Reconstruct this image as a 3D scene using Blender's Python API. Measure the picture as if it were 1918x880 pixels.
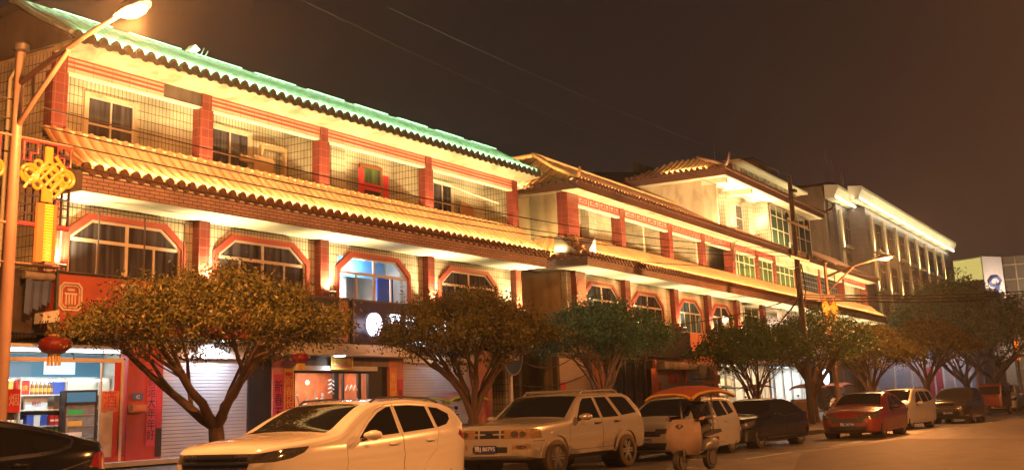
import bpy, bmesh, math, random
import numpy as np
from mathutils import Vector, Matrix, noise
from mathutils.bvhtree import BVHTree

R = math.radians
PI = math.pi
for _o in list(bpy.data.objects):
    bpy.data.objects.remove(_o)
sc = bpy.context.scene
COL = sc.collection
random.seed(7)

# ------------------------------------------------------------------ camera
cd = bpy.data.cameras.new('camera')
cd.sensor_width = 36.0
cd.lens = 41.5
cd.shift_y = -0.1043
cd.clip_end = 3000
cam = bpy.data.objects.new('camera', cd)
COL.objects.link(cam)
cam.matrix_world = Matrix(((0.51016, -0.17956, -0.84113, 0),
                           (-0.85927, -0.14887, -0.48938, 0),
                           (-0.03735, 0.97242, -0.23024, 1.5),
                           (0, 0, 0, 1)))
sc.camera = cam

# ------------------------------------------------------------------ night sky: town glow on low haze
world = bpy.data.worlds.new('World')
sc.world = world
world.use_nodes = True
wn, wl = world.node_tree.nodes, world.node_tree.links
bg = wn['Background']
geo = wn.new('ShaderNodeTexCoord')
sep = wn.new('ShaderNodeSeparateXYZ')
wl.new(geo.outputs['Generated'], sep.inputs[0])
ramp = wn.new('ShaderNodeValToRGB')
ramp.color_ramp.elements[0].position = 0.0
ramp.color_ramp.elements[0].color = (0.036, 0.028, 0.027, 1)
ramp.color_ramp.elements[1].position = 0.50
ramp.color_ramp.elements[1].color = (0.013, 0.0080, 0.0065, 1)
e = ramp.color_ramp.elements.new(0.20)
e.color = (0.019, 0.0135, 0.0120, 1)
wl.new(sep.outputs['Z'], ramp.inputs['Fac'])
wl.new(ramp.outputs['Color'], bg.inputs['Color'])
bg.inputs['Strength'].default_value = 1.0

sc.view_settings.view_transform = 'Standard'
sc.view_settings.look = 'None'
sc.view_settings.exposure = 0.0
sc.view_settings.gamma = 1.0
sc.render.engine = 'CYCLES'
sc.cycles.use_denoising = True
sc.cycles.max_bounces = 6
sc.cycles.diffuse_bounces = 3
sc.cycles.glossy_bounces = 3
sc.cycles.transmission_bounces = 4
sc.cycles.volume_bounces = 0
sc.cycles.volume_step_rate = 4.0
sc.cycles.sample_clamp_indirect = 4.0
sc.cycles.caustics_reflective = False
sc.cycles.caustics_refractive = False


# ------------------------------------------------------------------ materials
MATS = {}


def _new(name):
    m = bpy.data.materials.new(name)
    m.use_nodes = True
    MATS[name] = m
    return m, m.node_tree.nodes, m.node_tree.links, m.node_tree.nodes['Principled BSDF']


def pm(name, col, rough=0.6, metal=0.0, var=0.12, scale=5.0, bump=0.0, coat=0.0, emit=None, es=0.0,
       stretch=(1, 1, 1), stain=0.0, spec=0.5):
    """plain procedural surface: base colour with mottling and optional grime streaks and bump"""
    m, n, l, b = _new(name)
    b.inputs['Roughness'].default_value = rough
    b.inputs['Metallic'].default_value = metal
    b.inputs['Coat Weight'].default_value = coat
    b.inputs['Specular IOR Level'].default_value = spec
    tc = n.new('ShaderNodeTexCoord')
    mp = n.new('ShaderNodeMapping')
    mp.inputs['Scale'].default_value = stretch
    l.new(tc.outputs['Object'], mp.inputs[0])
    nz = n.new('ShaderNodeTexNoise')
    nz.inputs['Scale'].default_value = scale
    nz.inputs['Detail'].default_value = 5
    l.new(mp.outputs[0], nz.inputs['Vector'])
    mx = n.new('ShaderNodeMix')
    mx.data_type = 'RGBA'
    mx.inputs['A'].default_value = tuple(c * (1 - var) for c in col) + (1,)
    mx.inputs['B'].default_value = tuple(min(1, c * (1 + var)) for c in col) + (1,)
    l.new(nz.outputs['Fac'], mx.inputs['Factor'])
    out = mx.outputs['Result']
    if stain > 0:
        n2 = n.new('ShaderNodeTexNoise')
        n2.inputs['Scale'].default_value = 1.1
        n2.inputs['Detail'].default_value = 6
        n2.inputs['Distortion'].default_value = 0.6
        mp2 = n.new('ShaderNodeMapping')
        mp2.inputs['Scale'].default_value = (1.6, 1.6, 0.5)
        l.new(tc.outputs['Object'], mp2.inputs[0])
        l.new(mp2.outputs[0], n2.inputs['Vector'])
        cr = n.new('ShaderNodeValToRGB')
        cr.color_ramp.elements[0].position = 0.45
        cr.color_ramp.elements[0].color = (1, 1, 1, 1)
        cr.color_ramp.elements[1].position = 0.72
        cr.color_ramp.elements[1].color = (1 - stain, 1 - stain * 1.05, 1 - stain * 1.15, 1)
        l.new(n2.outputs['Fac'], cr.inputs[0])
        mu = n.new('ShaderNodeMix')
        mu.data_type = 'RGBA'
        mu.blend_type = 'MULTIPLY'
        mu.inputs['Factor'].default_value = 1
        l.new(out, mu.inputs['A'])
        l.new(cr.outputs[0], mu.inputs['B'])
        out = mu.outputs['Result']
    l.new(out, b.inputs['Base Color'])
    if bump:
        bp = n.new('ShaderNodeBump')
        bp.inputs['Strength'].default_value = bump
        bp.inputs['Distance'].default_value = 0.02
        l.new(nz.outputs['Fac'], bp.inputs['Height'])
        l.new(bp.outputs[0], b.inputs['Normal'])
    if emit:
        b.inputs['Emission Color'].default_value = tuple(emit) + (1,)
        b.inputs['Emission Strength'].default_value = es
    return m


def tile(name, c1, c2, mortar, w, h, offset=0.0, ms=0.012, rough=0.35, bump=0.4, stain=0.0):
    """tiled or bricked wall; runs along x+y so that walls in either direction are covered"""
    m, n, l, b = _new(name)
    b.inputs['Roughness'].default_value = rough
    tc = n.new('ShaderNodeTexCoord')
    sp = n.new('ShaderNodeSeparateXYZ')
    l.new(tc.outputs['Object'], sp.inputs[0])
    ad = n.new('ShaderNodeMath')
    l.new(sp.outputs['X'], ad.inputs[0])
    l.new(sp.outputs['Y'], ad.inputs[1])
    cb = n.new('ShaderNodeCombineXYZ')
    l.new(ad.outputs[0], cb.inputs['X'])
    l.new(sp.outputs['Z'], cb.inputs['Y'])
    br = n.new('ShaderNodeTexBrick')
    br.offset = offset
    br.inputs['Color1'].default_value = tuple(c1) + (1,)
    br.inputs['Color2'].default_value = tuple(c2) + (1,)
    br.inputs['Mortar'].default_value = tuple(mortar) + (1,)
    br.inputs['Scale'].default_value = 1.0
    br.inputs['Mortar Size'].default_value = ms
    br.inputs['Mortar Smooth'].default_value = 0.1
    br.inputs['Brick Width'].default_value = w
    br.inputs['Row Height'].default_value = h
    l.new(cb.outputs[0], br.inputs['Vector'])
    nz = n.new('ShaderNodeTexNoise')
    nz.inputs['Scale'].default_value = 0.9
    nz.inputs['Detail'].default_value = 7
    l.new(tc.outputs['Object'], nz.inputs['Vector'])
    cr = n.new('ShaderNodeValToRGB')
    cr.color_ramp.elements[0].position = 0.35
    cr.color_ramp.elements[0].color = (1 - stain, 1 - stain, 1 - stain * 1.1, 1)
    cr.color_ramp.elements[1].position = 0.6
    cr.color_ramp.elements[1].color = (1, 1, 1, 1)
    l.new(nz.outputs['Fac'], cr.inputs[0])
    mu = n.new('ShaderNodeMix')
    mu.data_type = 'RGBA'
    mu.blend_type = 'MULTIPLY'
    mu.inputs['Factor'].default_value = 1
    l.new(br.outputs['Color'], mu.inputs['A'])
    l.new(cr.outputs[0], mu.inputs['B'])
    l.new(mu.outputs['Result'], b.inputs['Base Color'])
    if bump:
        bp = n.new('ShaderNodeBump')
        bp.invert = True
        bp.inputs['Strength'].default_value = bump
        bp.inputs['Distance'].default_value = 0.008
        l.new(br.outputs['Fac'], bp.inputs['Height'])
        l.new(bp.outputs[0], b.inputs['Normal'])
    return m


def em(name, col, strength):
    m, n, l, b = _new(name)
    b.inputs['Base Color'].default_value = tuple(min(1, c) * 0.25 for c in col) + (1,)
    b.inputs['Emission Color'].default_value = tuple(col) + (1,)
    b.inputs['Emission Strength'].default_value = strength
    b.inputs['Roughness'].default_value = 0.4
    m.cycles.emission_sampling = 'AUTO'
    return m


pm('asphalt', (0.16, 0.14, 0.125), 0.58, var=0.38, scale=1.3, bump=0.3, stain=0.5)
pm('asphalt_new', (0.105, 0.092, 0.085), 0.66, var=0.4, scale=26, bump=0.4, stain=0.4)
pm('asphalt_shaded', (0.095, 0.088, 0.086), 0.42, var=0.3, scale=2.5, bump=0.12, stain=0.3)  # darker, cooler asphalt: shade beyond the lamplight put into the colour
pm('paving', (0.16, 0.14, 0.13), 0.6, var=0.25, scale=3, stain=0.4)
pm('kerb_stone', (0.24, 0.23, 0.21), 0.7, var=0.2, scale=8)
pm('step_stone', (0.5, 0.48, 0.45), 0.4, var=0.15, scale=4)
pm('road_paint', (0.6, 0.58, 0.55), 0.5, var=0.3, scale=20)
tile('cream_tile', (0.62, 0.56, 0.42), (0.56, 0.50, 0.37), (0.10, 0.07, 0.045), 0.125, 0.235, 0, 0.010, 0.3, 0.5, 0.42)
tile('cream_tile_plain', (0.62, 0.54, 0.42), (0.56, 0.49, 0.38), (0.30, 0.23, 0.16), 0.6, 0.30, 0.5, 0.010, 0.35, 0.3, 0.4)
tile('pale_pink_tile', (0.58, 0.46, 0.40), (0.52, 0.41, 0.36), (0.36, 0.26, 0.22), 0.9, 0.30, 0, 0.012, 0.35, 0.3, 0.2)
tile('red_tile', (0.20, 0.038, 0.026), (0.16, 0.030, 0.022), (0.24, 0.11, 0.085), 0.24, 0.24, 0, 0.006, 0.25, 0.5, 0.15)
tile('mauve_brick', (0.50, 0.33, 0.30), (0.42, 0.27, 0.25), (0.09, 0.04, 0.04), 0.30, 0.085, 0.5, 0.010, 0.5, 0.6, 0.25)
tile('frieze_stripes', (0.74, 0.56, 0.46), (0.70, 0.52, 0.42), (0.40, 0.05, 0.03), 0.42, 0.105, 0.0, 0.021, 0.35, 0.2, 0.15)
tile('hotel_tile', (0.085, 0.072, 0.075), (0.068, 0.058, 0.062), (0.12, 0.10, 0.095), 0.9, 0.45, 0.5, 0.015, 0.45, 0.2, 0.2)
tile('paver', (0.17, 0.13, 0.11), (0.14, 0.11, 0.10), (0.07, 0.06, 0.055), 0.4, 0.4, 0, 0.012, 0.55, 0.3, 0.35)
pm('plaster_cream', (0.55, 0.45, 0.30), 0.75, var=0.1, scale=2, stain=0.45, bump=0.1)
pm('plaster_ochre', (0.45, 0.33, 0.19), 0.8, var=0.15, scale=1.5, stain=0.5, bump=0.15)
pm('plaster_grey', (0.26, 0.21, 0.17), 0.85, var=0.2, scale=2.5, stain=0.5, bump=0.2)
pm('plaster_white', (0.72, 0.68, 0.58), 0.6, var=0.06, scale=3, stain=0.12)
pm('concrete_brown', (0.20, 0.145, 0.11), 0.85, var=0.2, scale=1.2, stain=0.4, bump=0.2)
pm('plaster_dark', (0.085, 0.06, 0.045), 0.85, var=0.3, scale=1.5, stain=0.5)
pm('red_trim', (0.32, 0.055, 0.038), 0.35, var=0.15, scale=6)
pm('red_paint', (0.45, 0.035, 0.035), 0.45, var=0.2, scale=4, stain=0.25)
pm('salmon_paint', (0.55, 0.20, 0.13), 0.6, var=0.12, scale=2, stain=0.3)
pm('soffit_paint', (0.74, 0.68, 0.50), 0.6, var=0.06, scale=2, stain=0.1)
pm('roof_clay', (0.56, 0.29, 0.12), 0.45, var=0.22, scale=7, stain=0.22)
pm('roof_clay_dark', (0.12, 0.05, 0.03), 0.45, var=0.3, scale=6)
pm('roof_grey', (0.26, 0.31, 0.26), 0.45, var=0.35, scale=6, stain=0.35)
pm('roof_barrel', (0.20, 0.225, 0.17), 0.5, var=0.4, scale=9, stain=0.3)  # darker copy of roof_grey, shade on the barrels put into colour
pm('roof_clay_barrel', (0.46, 0.22, 0.10), 0.45, var=0.25, scale=9, stain=0.25)  # darker copy of roof_clay, barrels shaded by colour
pm('roof_grey_dark', (0.055, 0.05, 0.04), 0.5, var=0.3, scale=6)
pm('alu_frame', (0.55, 0.47, 0.38), 0.4, metal=0.2, var=0.08)
pm('wood_frame', (0.23, 0.08, 0.03), 0.5, var=0.2, scale=9)
pm('old_wood', (0.34, 0.20, 0.09), 0.7, var=0.3, scale=5, stretch=(1, 1, 6))
pm('dark_frame', (0.02, 0.02, 0.022), 0.4)
pm('steel', (0.45, 0.44, 0.43), 0.35, metal=0.8, var=0.15)
pm('steel_dark', (0.08, 0.07, 0.065), 0.5, metal=0.4, var=0.2)
pm('pole_paint', (0.24, 0.15, 0.115), 0.5, var=0.15, scale=5, stain=0.35)
pm('concrete_pole', (0.065, 0.055, 0.048), 0.85, var=0.25, scale=6, bump=0.1)
pm('cable', (0.018, 0.015, 0.014), 0.7)
pm('plastic_white', (0.70, 0.68, 0.62), 0.45, var=0.1, scale=3, stain=0.25)
pm('plastic_black', (0.018, 0.018, 0.018), 0.45)
pm('pipe_white', (0.72, 0.68, 0.55), 0.5, var=0.1)
pm('sign_orange', (0.40, 0.055, 0.02), 0.5, var=0.12, scale=1.2, stain=0.2)
pm('sign_dark', (0.022, 0.018, 0.02), 0.35, var=0.3, scale=1.5)
pm('sign_violet', (0.022, 0.016, 0.03), 0.3, var=0.3, scale=1.5)
pm('sign_blue', (0.02, 0.05, 0.12), 0.4)
pm('letter_pale', (0.62, 0.50, 0.42), 0.5, var=0.1)
pm('letter_gold', (0.85, 0.55, 0.08), 0.4, var=0.15)
pm('letter_black', (0.012, 0.010, 0.010), 0.5)
pm('letter_red', (0.50, 0.03, 0.04), 0.5)
pm('paper_red', (0.55, 0.025, 0.035), 0.55, var=0.25, scale=14)
pm('paper_pink', (0.60, 0.05, 0.11), 0.55, var=0.25, scale=14)
pm('paper_yellow', (0.75, 0.42, 0.03), 0.55, var=0.2, scale=10)
pm('paper_blue', (0.06, 0.10, 0.28), 0.5, var=0.3, scale=10)
pm('paper_orange', (0.70, 0.20, 0.09), 0.55, var=0.2, scale=10)
pm('lantern_red', (0.22, 0.010, 0.008), 0.5, var=0.2)
pm('glass_dark', (0.016, 0.018, 0.022), 0.06, var=0.3, scale=2, spec=0.6)
pm('glass_green', (0.035, 0.06, 0.03), 0.1, var=0.4, scale=3, spec=0.6)
pm('bark', (0.085, 0.052, 0.035), 0.85, var=0.35, scale=14, bump=0.5, stretch=(1, 1, 0.3))
pm('bark_pale', (0.17, 0.14, 0.12), 0.8, var=0.35, scale=14, bump=0.4, stretch=(1, 1, 0.3))
pm('wood_brown', (0.35, 0.17, 0.07), 0.6, var=0.2, scale=6)
pm('shop_orange', (0.40, 0.13, 0.06), 0.5, var=0.75, scale=2.6, stain=0.4)
pm('tarp_blue', (0.06, 0.09, 0.20), 0.7, var=0.4, scale=3)
pm('fabric_white', (0.70, 0.68, 0.66), 0.8, var=0.1)

# curtained window pane: dark glass over hanging folds
def curtain(name, base, fold, rough=0.08):
    m, n, l, b = _new(name)
    b.inputs['Roughness'].default_value = rough
    tc = n.new('ShaderNodeTexCoord')
    mp = n.new('ShaderNodeMapping')
    mp.inputs['Scale'].default_value = (1, 1, 0.06)
    l.new(tc.outputs['Object'], mp.inputs[0])
    nz = n.new('ShaderNodeTexNoise')
    nz.inputs['Scale'].default_value = 7
    nz.inputs['Detail'].default_value = 3
    l.new(mp.outputs[0], nz.inputs['Vector'])
    cr = n.new('ShaderNodeValToRGB')
    cr.color_ramp.elements[0].position = 0.38
    cr.color_ramp.elements[0].color = tuple(base) + (1,)
    cr.color_ramp.elements[1].position = 0.66
    cr.color_ramp.elements[1].color = tuple(fold) + (1,)
    l.new(nz.outputs['Fac'], cr.inputs[0])
    l.new(cr.outputs[0], b.inputs['Base Color'])
    return m


curtain('pane_curtain', (0.022, 0.017, 0.018), (0.085, 0.075, 0.085))
curtain('pane_green', (0.03, 0.05, 0.018), (0.10, 0.14, 0.05))
curtain('pane_blue', (0.03, 0.06, 0.09), (0.10, 0.17, 0.22))

# roller shutter: horizontal slats with a little bump
def shutter(name, c):
    m, n, l, b = _new(name)
    b.inputs['Roughness'].default_value = 0.38
    b.inputs['Metallic'].default_value = 0.25
    tc = n.new('ShaderNodeTexCoord')
    sp = n.new('ShaderNodeSeparateXYZ')
    l.new(tc.outputs['Object'], sp.inputs[0])
    mm = n.new('ShaderNodeMath')
    mm.operation = 'MULTIPLY'
    mm.inputs[1].default_value = 1 / 0.085
    l.new(sp.outputs['Z'], mm.inputs[0])
    fr = n.new('ShaderNodeMath')
    fr.operation = 'FRACT'
    l.new(mm.outputs[0], fr.inputs[0])
    cr = n.new('ShaderNodeValToRGB')
    cr.color_ramp.interpolation = 'EASE'
    cr.color_ramp.elements[0].position = 0.0
    cr.color_ramp.elements[0].color = (0, 0, 0, 1)
    cr.color_ramp.elements[1].position = 0.16
    cr.color_ramp.elements[1].color = (1, 1, 1, 1)
    l.new(fr.outputs[0], cr.inputs[0])
    nz = n.new('ShaderNodeTexNoise')
    nz.inputs['Scale'].default_value = 1.4
    nz.inputs['Detail'].default_value = 4
    l.new(tc.outputs['Object'], nz.inputs['Vector'])
    mx = n.new('ShaderNodeMix')
    mx.data_type = 'RGBA'
    mx.inputs['A'].default_value = tuple(x * 0.7 for x in c) + (1,)
    mx.inputs['B'].default_value = tuple(c) + (1,)
    l.new(nz.outputs['Fac'], mx.inputs['Factor'])
    m2 = n.new('ShaderNodeMix')
    m2.data_type = 'RGBA'
    m2.inputs['A'].default_value = tuple(x * 0.35 for x in c) + (1,)
    l.new(cr.outputs[0], m2.inputs['Factor'])
    l.new(mx.outputs['Result'], m2.inputs['B'])
    l.new(m2.outputs['Result'], b.inputs['Base Color'])
    bp = n.new('ShaderNodeBump')
    bp.inputs['Strength'].default_value = 0.8
    bp.inputs['Distance'].default_value = 0.015
    l.new(cr.outputs[0], bp.inputs['Height'])
    l.new(bp.outputs[0], b.inputs['Normal'])
    return m


shutter('shutter_white', (0.58, 0.57, 0.60))
shutter('shutter_grey', (0.50, 0.40, 0.36))


def leafmat(name, a, c):
    m, n, l, b = _new(name)
    b.inputs['Roughness'].default_value = 0.5
    b.inputs['Specular IOR Level'].default_value = 0.3
    gi = n.new('ShaderNodeNewGeometry')
    mx = n.new('ShaderNodeValToRGB')
    mx.color_ramp.elements[0].color = tuple(a) + (1,)
    mx.color_ramp.elements[1].color = tuple(c) + (1,)
    l.new(gi.outputs['Random Per Island'], mx.inputs[0])
    l.new(mx.outputs[0], b.inputs['Base Color'])
    return m


leafmat('leaf', (0.018, 0.055, 0.012), (0.060, 0.135, 0.030))
leafmat('leaf_rust', (0.040, 0.056, 0.012), (0.165, 0.130, 0.030))
leafmat('leaf_cool', (0.026, 0.085, 0.048), (0.095, 0.24, 0.16))

# lights that are seen
em('lamp_sodium', (1.0, 0.62, 0.22), 30)
em('led_warm', (1.0, 0.66, 0.26), 6)
em('led_white', (1.0, 0.90, 0.66), 9)
em('led_green', (0.55, 1.0, 0.60), 1.6)
em('flood_lens', (1.0, 0.80, 0.42), 9)
em('neon_gold', (1.0, 0.22, 0.010), 1.7)
em('neon_yellow', (1.0, 0.42, 0.012), 1.5)
em('neon_red', (1.0, 0.045, 0.02), 1.3)
em('led_cool', (0.80, 0.88, 1.0), 3.2)
em('sign_moon', (1.0, 0.86, 1.0), 2.6)
em('downlight', (0.75, 0.92, 1.0), 12)
em('tube_light', (0.92, 1.0, 1.0), 9)
em('lightbox_teal', (0.06, 0.22, 0.34), 0.6)
em('lightbox_white', (0.75, 0.88, 0.95), 0.9)
em('led_violet', (0.22, 0.18, 1.0), 3.0)
em('led_yellow', (1.0, 0.85, 0.1), 2.5)
em('bulb_warm', (1.0, 0.86, 0.62), 4)
em('shop_glow', (0.90, 0.95, 1.0), 1.6)
em('shop_glow_warm', (1.0, 0.84, 0.55), 1.8)
em('tower_glow', (0.95, 0.80, 0.22), 0.8)


# ------------------------------------------------------------------ mesh helpers
class MB:
    """collects faces; build() links them as one mesh object"""

    def __init__(s):
        s.v, s.f, s.g = [], [], []

    def add(s, vs, fs):
        o = len(s.v)
        s.g.append((o, len(s.f)))
        s.v += [tuple(p) for p in vs]
        s.f += [tuple(i + o for i in f) for f in fs]
        return s

    def box(s, x0, x1, y0, y1, z0, z1):
        v = [(x0, y0, z0), (x1, y0, z0), (x1, y1, z0), (x0, y1, z0), (x0, y0, z1), (x1, y0, z1), (x1, y1, z1), (x0, y1, z1)]
        return s.add(v, [(0, 3, 2, 1), (4, 5, 6, 7), (0, 1, 5, 4), (1, 2, 6, 5), (2, 3, 7, 6), (3, 0, 4, 7)])

    def quad(s, a, b, c, d):
        return s.add([a, b, c, d], [(0, 1, 2, 3)])

    def tube(s, pts, rad, n=8, caps=True):
        pts = [Vector(p) for p in pts]
        if not isinstance(rad, (list, tuple)):
            rad = [rad] * len(pts)
        vs, fs = [], []
        up = Vector((0, 0, 1))
        for i, p in enumerate(pts):
            d = (pts[min(i + 1, len(pts) - 1)] - pts[max(i - 1, 0)])
            d = d.normalized() if d.length > 1e-9 else Vector((0, 0, 1))
            a = d.cross(up)
            if a.length < 0.05:
                a = d.cross(Vector((1, 0, 0)))
            a.normalize()
            b = d.cross(a)
            for k in range(n):
                t = 2 * PI * k / n
                vs.append(p + (a * math.cos(t) + b * math.sin(t)) * rad[i])
        for i in range(len(pts) - 1):
            for k in range(n):
                k2 = (k + 1) % n
                fs.append((i * n + k, i * n + k2, (i + 1) * n + k2, (i + 1) * n + k))
        if caps:
            fs.append(tuple(range(n))[::1])
            fs.append(tuple((len(pts) - 1) * n + k for k in range(n))[::-1])
        return s.add(vs, fs)

    def prism(s, poly, axis, a, b):
        """polygon in the plane across `axis`, extruded from a to b.  x: (y,z)  y: (x,z)  z: (x,y)"""
        def pt(p, t):
            return {'x': (t, p[0], p[1]), 'y': (p[0], t, p[1]), 'z': (p[0], p[1], t)}[axis]
        n = len(poly)
        vs = [pt(p, a) for p in poly] + [pt(p, b) for p in poly]
        fs = [tuple(range(n)), tuple(range(2 * n - 1, n - 1, -1))]
        fs += [(i, n + i, n + (i + 1) % n, (i + 1) % n) for i in range(n)]
        return s.add(vs, fs)

    def ring(s, outer, inner, y0, y1):
        """frame between two xz polygons of equal count, from y0 (front) to y1"""
        n = len(outer)
        vs = [(p[0], y0, p[1]) for p in outer] + [(p[0], y0, p[1]) for p in inner]
        vs += [(p[0], y1, p[1]) for p in outer] + [(p[0], y1, p[1]) for p in inner]
        fs = []
        for i in range(n):
            j = (i + 1) % n
            fs += [(i, j, n + j, n + i), (2 * n + i, 3 * n + i, 3 * n + j, 2 * n + j),
                   (i, 2 * n + i, 2 * n + j, j), (n + i, n + j, 3 * n + j, 3 * n + i)]
        return s.add(vs, fs)

    def lathe(s, prof, n=16, c=(0, 0, 0), axis='z', caps=False):
        vs, fs = [], []
        for r, h in prof:
            for k in range(n):
                t = 2 * PI * k / n
                a, b = r * math.cos(t), r * math.sin(t)
                p = {'z': (a, b, h), 'y': (a, h, b), 'x': (h, a, b)}[axis]
                vs.append((p[0] + c[0], p[1] + c[1], p[2] + c[2]))
        m = len(prof)
        for i in range(m - 1):
            for k in range(n):
                k2 = (k + 1) % n
                fs.append((i * n + k, i * n + k2, (i + 1) * n + k2, (i + 1) * n + k))
        if caps and prof[0][0] > 1e-6:
            fs.append(tuple(range(n))[::-1])
        if caps and prof[-1][0] > 1e-6:
            fs.append(tuple((m - 1) * n + k for k in range(n)))
        return s.add(vs, fs)

    def parts(s, name, mat, parent=None, smooth=None):
        """every added shape becomes an object of its own"""
        ends = s.g[1:] + [(len(s.v), len(s.f))]
        out = []
        for (v0, f0), (v1, f1) in zip(s.g, ends):
            m = MB()
            m.v = s.v[v0:v1]
            m.f = [tuple(i - v0 for i in f) for f in s.f[f0:f1]]
            out.append(m.build(name, mat, parent, smooth))
        return out

    def build(s, name, mat, parent=None, smooth=None, loc=None, rotz=0.0):
        me = bpy.data.meshes.new(name)
        me.from_pydata(s.v, [], s.f)
        bm = bmesh.new()
        bm.from_mesh(me)
        bmesh.ops.recalc_face_normals(bm, faces=bm.faces)
        bm.to_mesh(me)
        bm.free()
        return link(name, me, mat, parent, smooth, loc, rotz)


def link(name, me, mat, parent=None, smooth=None, loc=None, rotz=0.0):
    if mat is not None:
        me.materials.clear()
        me.materials.append(MATS[mat] if isinstance(mat, str) else mat)
    if smooth:
        me.shade_smooth()
        if smooth < 179:
            me.set_sharp_from_angle(angle=R(smooth))
    o = bpy.data.objects.new(name, me)
    COL.objects.link(o)
    if parent:
        o.parent = parent
    if loc:
        o.location = loc
    if rotz:
        o.rotation_euler.z = rotz
    return o


def tag(o, label, cat, group=None, kind=None):
    if label:
        o['label'] = label
    if cat:
        o['category'] = cat
    if group:
        o['group'] = group
    if kind:
        o['kind'] = kind
    return o


def thing(name, label, cat, loc=(0, 0, 0), rotz=0.0, group=None):
    o = bpy.data.objects.new(name, None)
    COL.objects.link(o)
    o.empty_display_size = 0.3
    o.location = loc
    o.rotation_euler.z = rotz
    return tag(o, label, cat, group)


def struct(o):
    o['kind'] = 'structure'
    return o


def dup(root, loc, rotz=None, label=None, scale=None):
    def cp(o, par):
        c = o.copy()
        COL.objects.link(c)
        c.parent = par
        for ch in [k for k in COL.objects if k.parent == o]:
            cp(ch, c)
        return c
    r = cp(root, None)
    r.location = loc
    if rotz is not None:
        r.rotation_euler.z = rotz
    if scale:
        r.scale = scale
    if label:
        r['label'] = label
    return r


def text(body, size, mat, parent, loc, name='lettering', depth=0.012, sx=1.0, align='CENTER', line=1.0, roty=0.0, weight=0.0):
    """raised writing that faces -y (the street) in its parent's frame"""
    c = bpy.data.curves.new('text', 'FONT')
    c.body = body
    c.size = size
    c.align_x = align
    c.align_y = 'CENTER'
    c.space_line = line
    c.extrude = depth
    c.offset = weight
    c.resolution_u = 3
    o = bpy.data.objects.new('text', c)
    me = bpy.data.meshes.new_from_object(o)
    bpy.data.objects.remove(o)
    me.transform(Matrix.Rotation(roty, 4, 'Y') @ Matrix.Scale(sx, 4, (1, 0, 0)) @ Matrix.Rotation(PI / 2, 4, 'X'))
    return link(name, me, mat, parent, None, loc)


def lamp(kind, name, loc, energy, col, parent=None, size=0.1, rot=None, spot=None, blend=0.6, sy=None):
    d = bpy.data.lights.new(name, kind)
    d.energy = energy
    d.color = col
    if kind == 'AREA':
        d.size = size
        if sy:
            d.shape = 'RECTANGLE'
            d.size_y = sy
    else:
        d.shadow_soft_size = size
    if spot:
        d.spot_size = R(spot)
        d.spot_blend = blend
    o = bpy.data.objects.new(name, d)
    COL.objects.link(o)
    if parent:
        o.parent = parent
    o.location = loc
    if rot:
        o.rotation_euler = rot
    return o


SODIUM = (1.0, 0.345, 0.085)
WARM = (1.0, 0.72, 0.32)

# ================================================================== ground
RZ = 0.10          # road level
def kerb_y(x):
    return 14.75 - 0.032 * (x - 18)


g = MB().quad((-700, -500, RZ), (900, -500, RZ), (900, 700, RZ), (-700, 700, RZ))
struct(g.build('road', 'asphalt'))
g = MB()
xs = [-60, -20, 0, 20, 40, 60, 80, 110, 150, 220, 320]
for a, b in zip(xs[:-1], xs[1:]):
    g.quad((a, kerb_y(a) - 4.2, RZ + .004), (b, kerb_y(b) - 4.2, RZ + .004), (b, kerb_y(b) - 0.17, RZ + .004), (a, kerb_y(a) - 0.17, RZ + .004))
struct(g.build('parking_lane', 'asphalt_shaded'))  # lane tone holds the shade along the parked cars
g = MB()
g.add([(23.5, 7.6, RZ + .002), (31.0, 9.75, RZ + .002), (35.4, 9.3, RZ + .002), (39.3, 9.05, RZ + .002), (38.1, 6.2, RZ + .002), (34, -3, RZ + .002), (-30, -3, RZ + .002), (-30, 6, RZ + .002)],
      [(0, 1, 2, 3, 4, 5, 6, 7)])
struct(g.build('road_patch', 'asphalt_new'))
g = MB()
for a in (-3, 3.2, 9.4, 15.6, 21.8, 28.0, 34.4, 41, 47.5, 54, 60.5, 67, 73.5):
    y = kerb_y(a) - 4.3
    g.quad((a, y, RZ + .008), (a + 3.2, y - 0.11, RZ + .008), (a + 3.2, y + 0.01, RZ + .008), (a, y + 0.12, RZ + .008))
    if a > 25:
        g.quad((a - .6, y, RZ + .008), (a - .48, y, RZ + .008), (a - .48 + 1.0, y + 2.4, RZ + .008), (a - .6 + 1.0, y + 2.4, RZ + .008))
struct(g.build('road_marking', 'road_paint'))
g = MB()
for a, b in zip(xs[:-1], xs[1:]):
    ya, yb = kerb_y(a), kerb_y(b)
    g.quad((a, ya, RZ + .15), (b, yb, RZ + .15), (b, 22.4, 0.55), (a, 22.4, 0.55))
    g.quad((a, 22.4, 0.55), (b, 22.4, 0.55), (b, 60, 0.55), (a, 60, 0.55))
struct(g.build('pavement', 'paver'))
g = MB()
for i in range(-20, 130):
    a, b = i * 1.0, i * 1.0 + 0.985
    ya, yb = kerb_y(a), kerb_y(b)
    g.add([(a, ya - 0.16, RZ - .02), (b, yb - 0.16, RZ - .02), (b, yb + 0.004, RZ - .02), (a, ya + 0.004, RZ - .02),
           (a, ya - 0.14, RZ + .156), (b, yb - 0.14, RZ + .156), (b, yb + 0.004, RZ + .156), (a, ya + 0.004, RZ + .156)],
          [(0, 1, 5, 4), (1, 2, 6, 5), (2, 3, 7, 6), (3, 0, 4, 7), (4, 5, 6, 7)])
struct(g.build('kerb', 'kerb_stone'))


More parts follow.
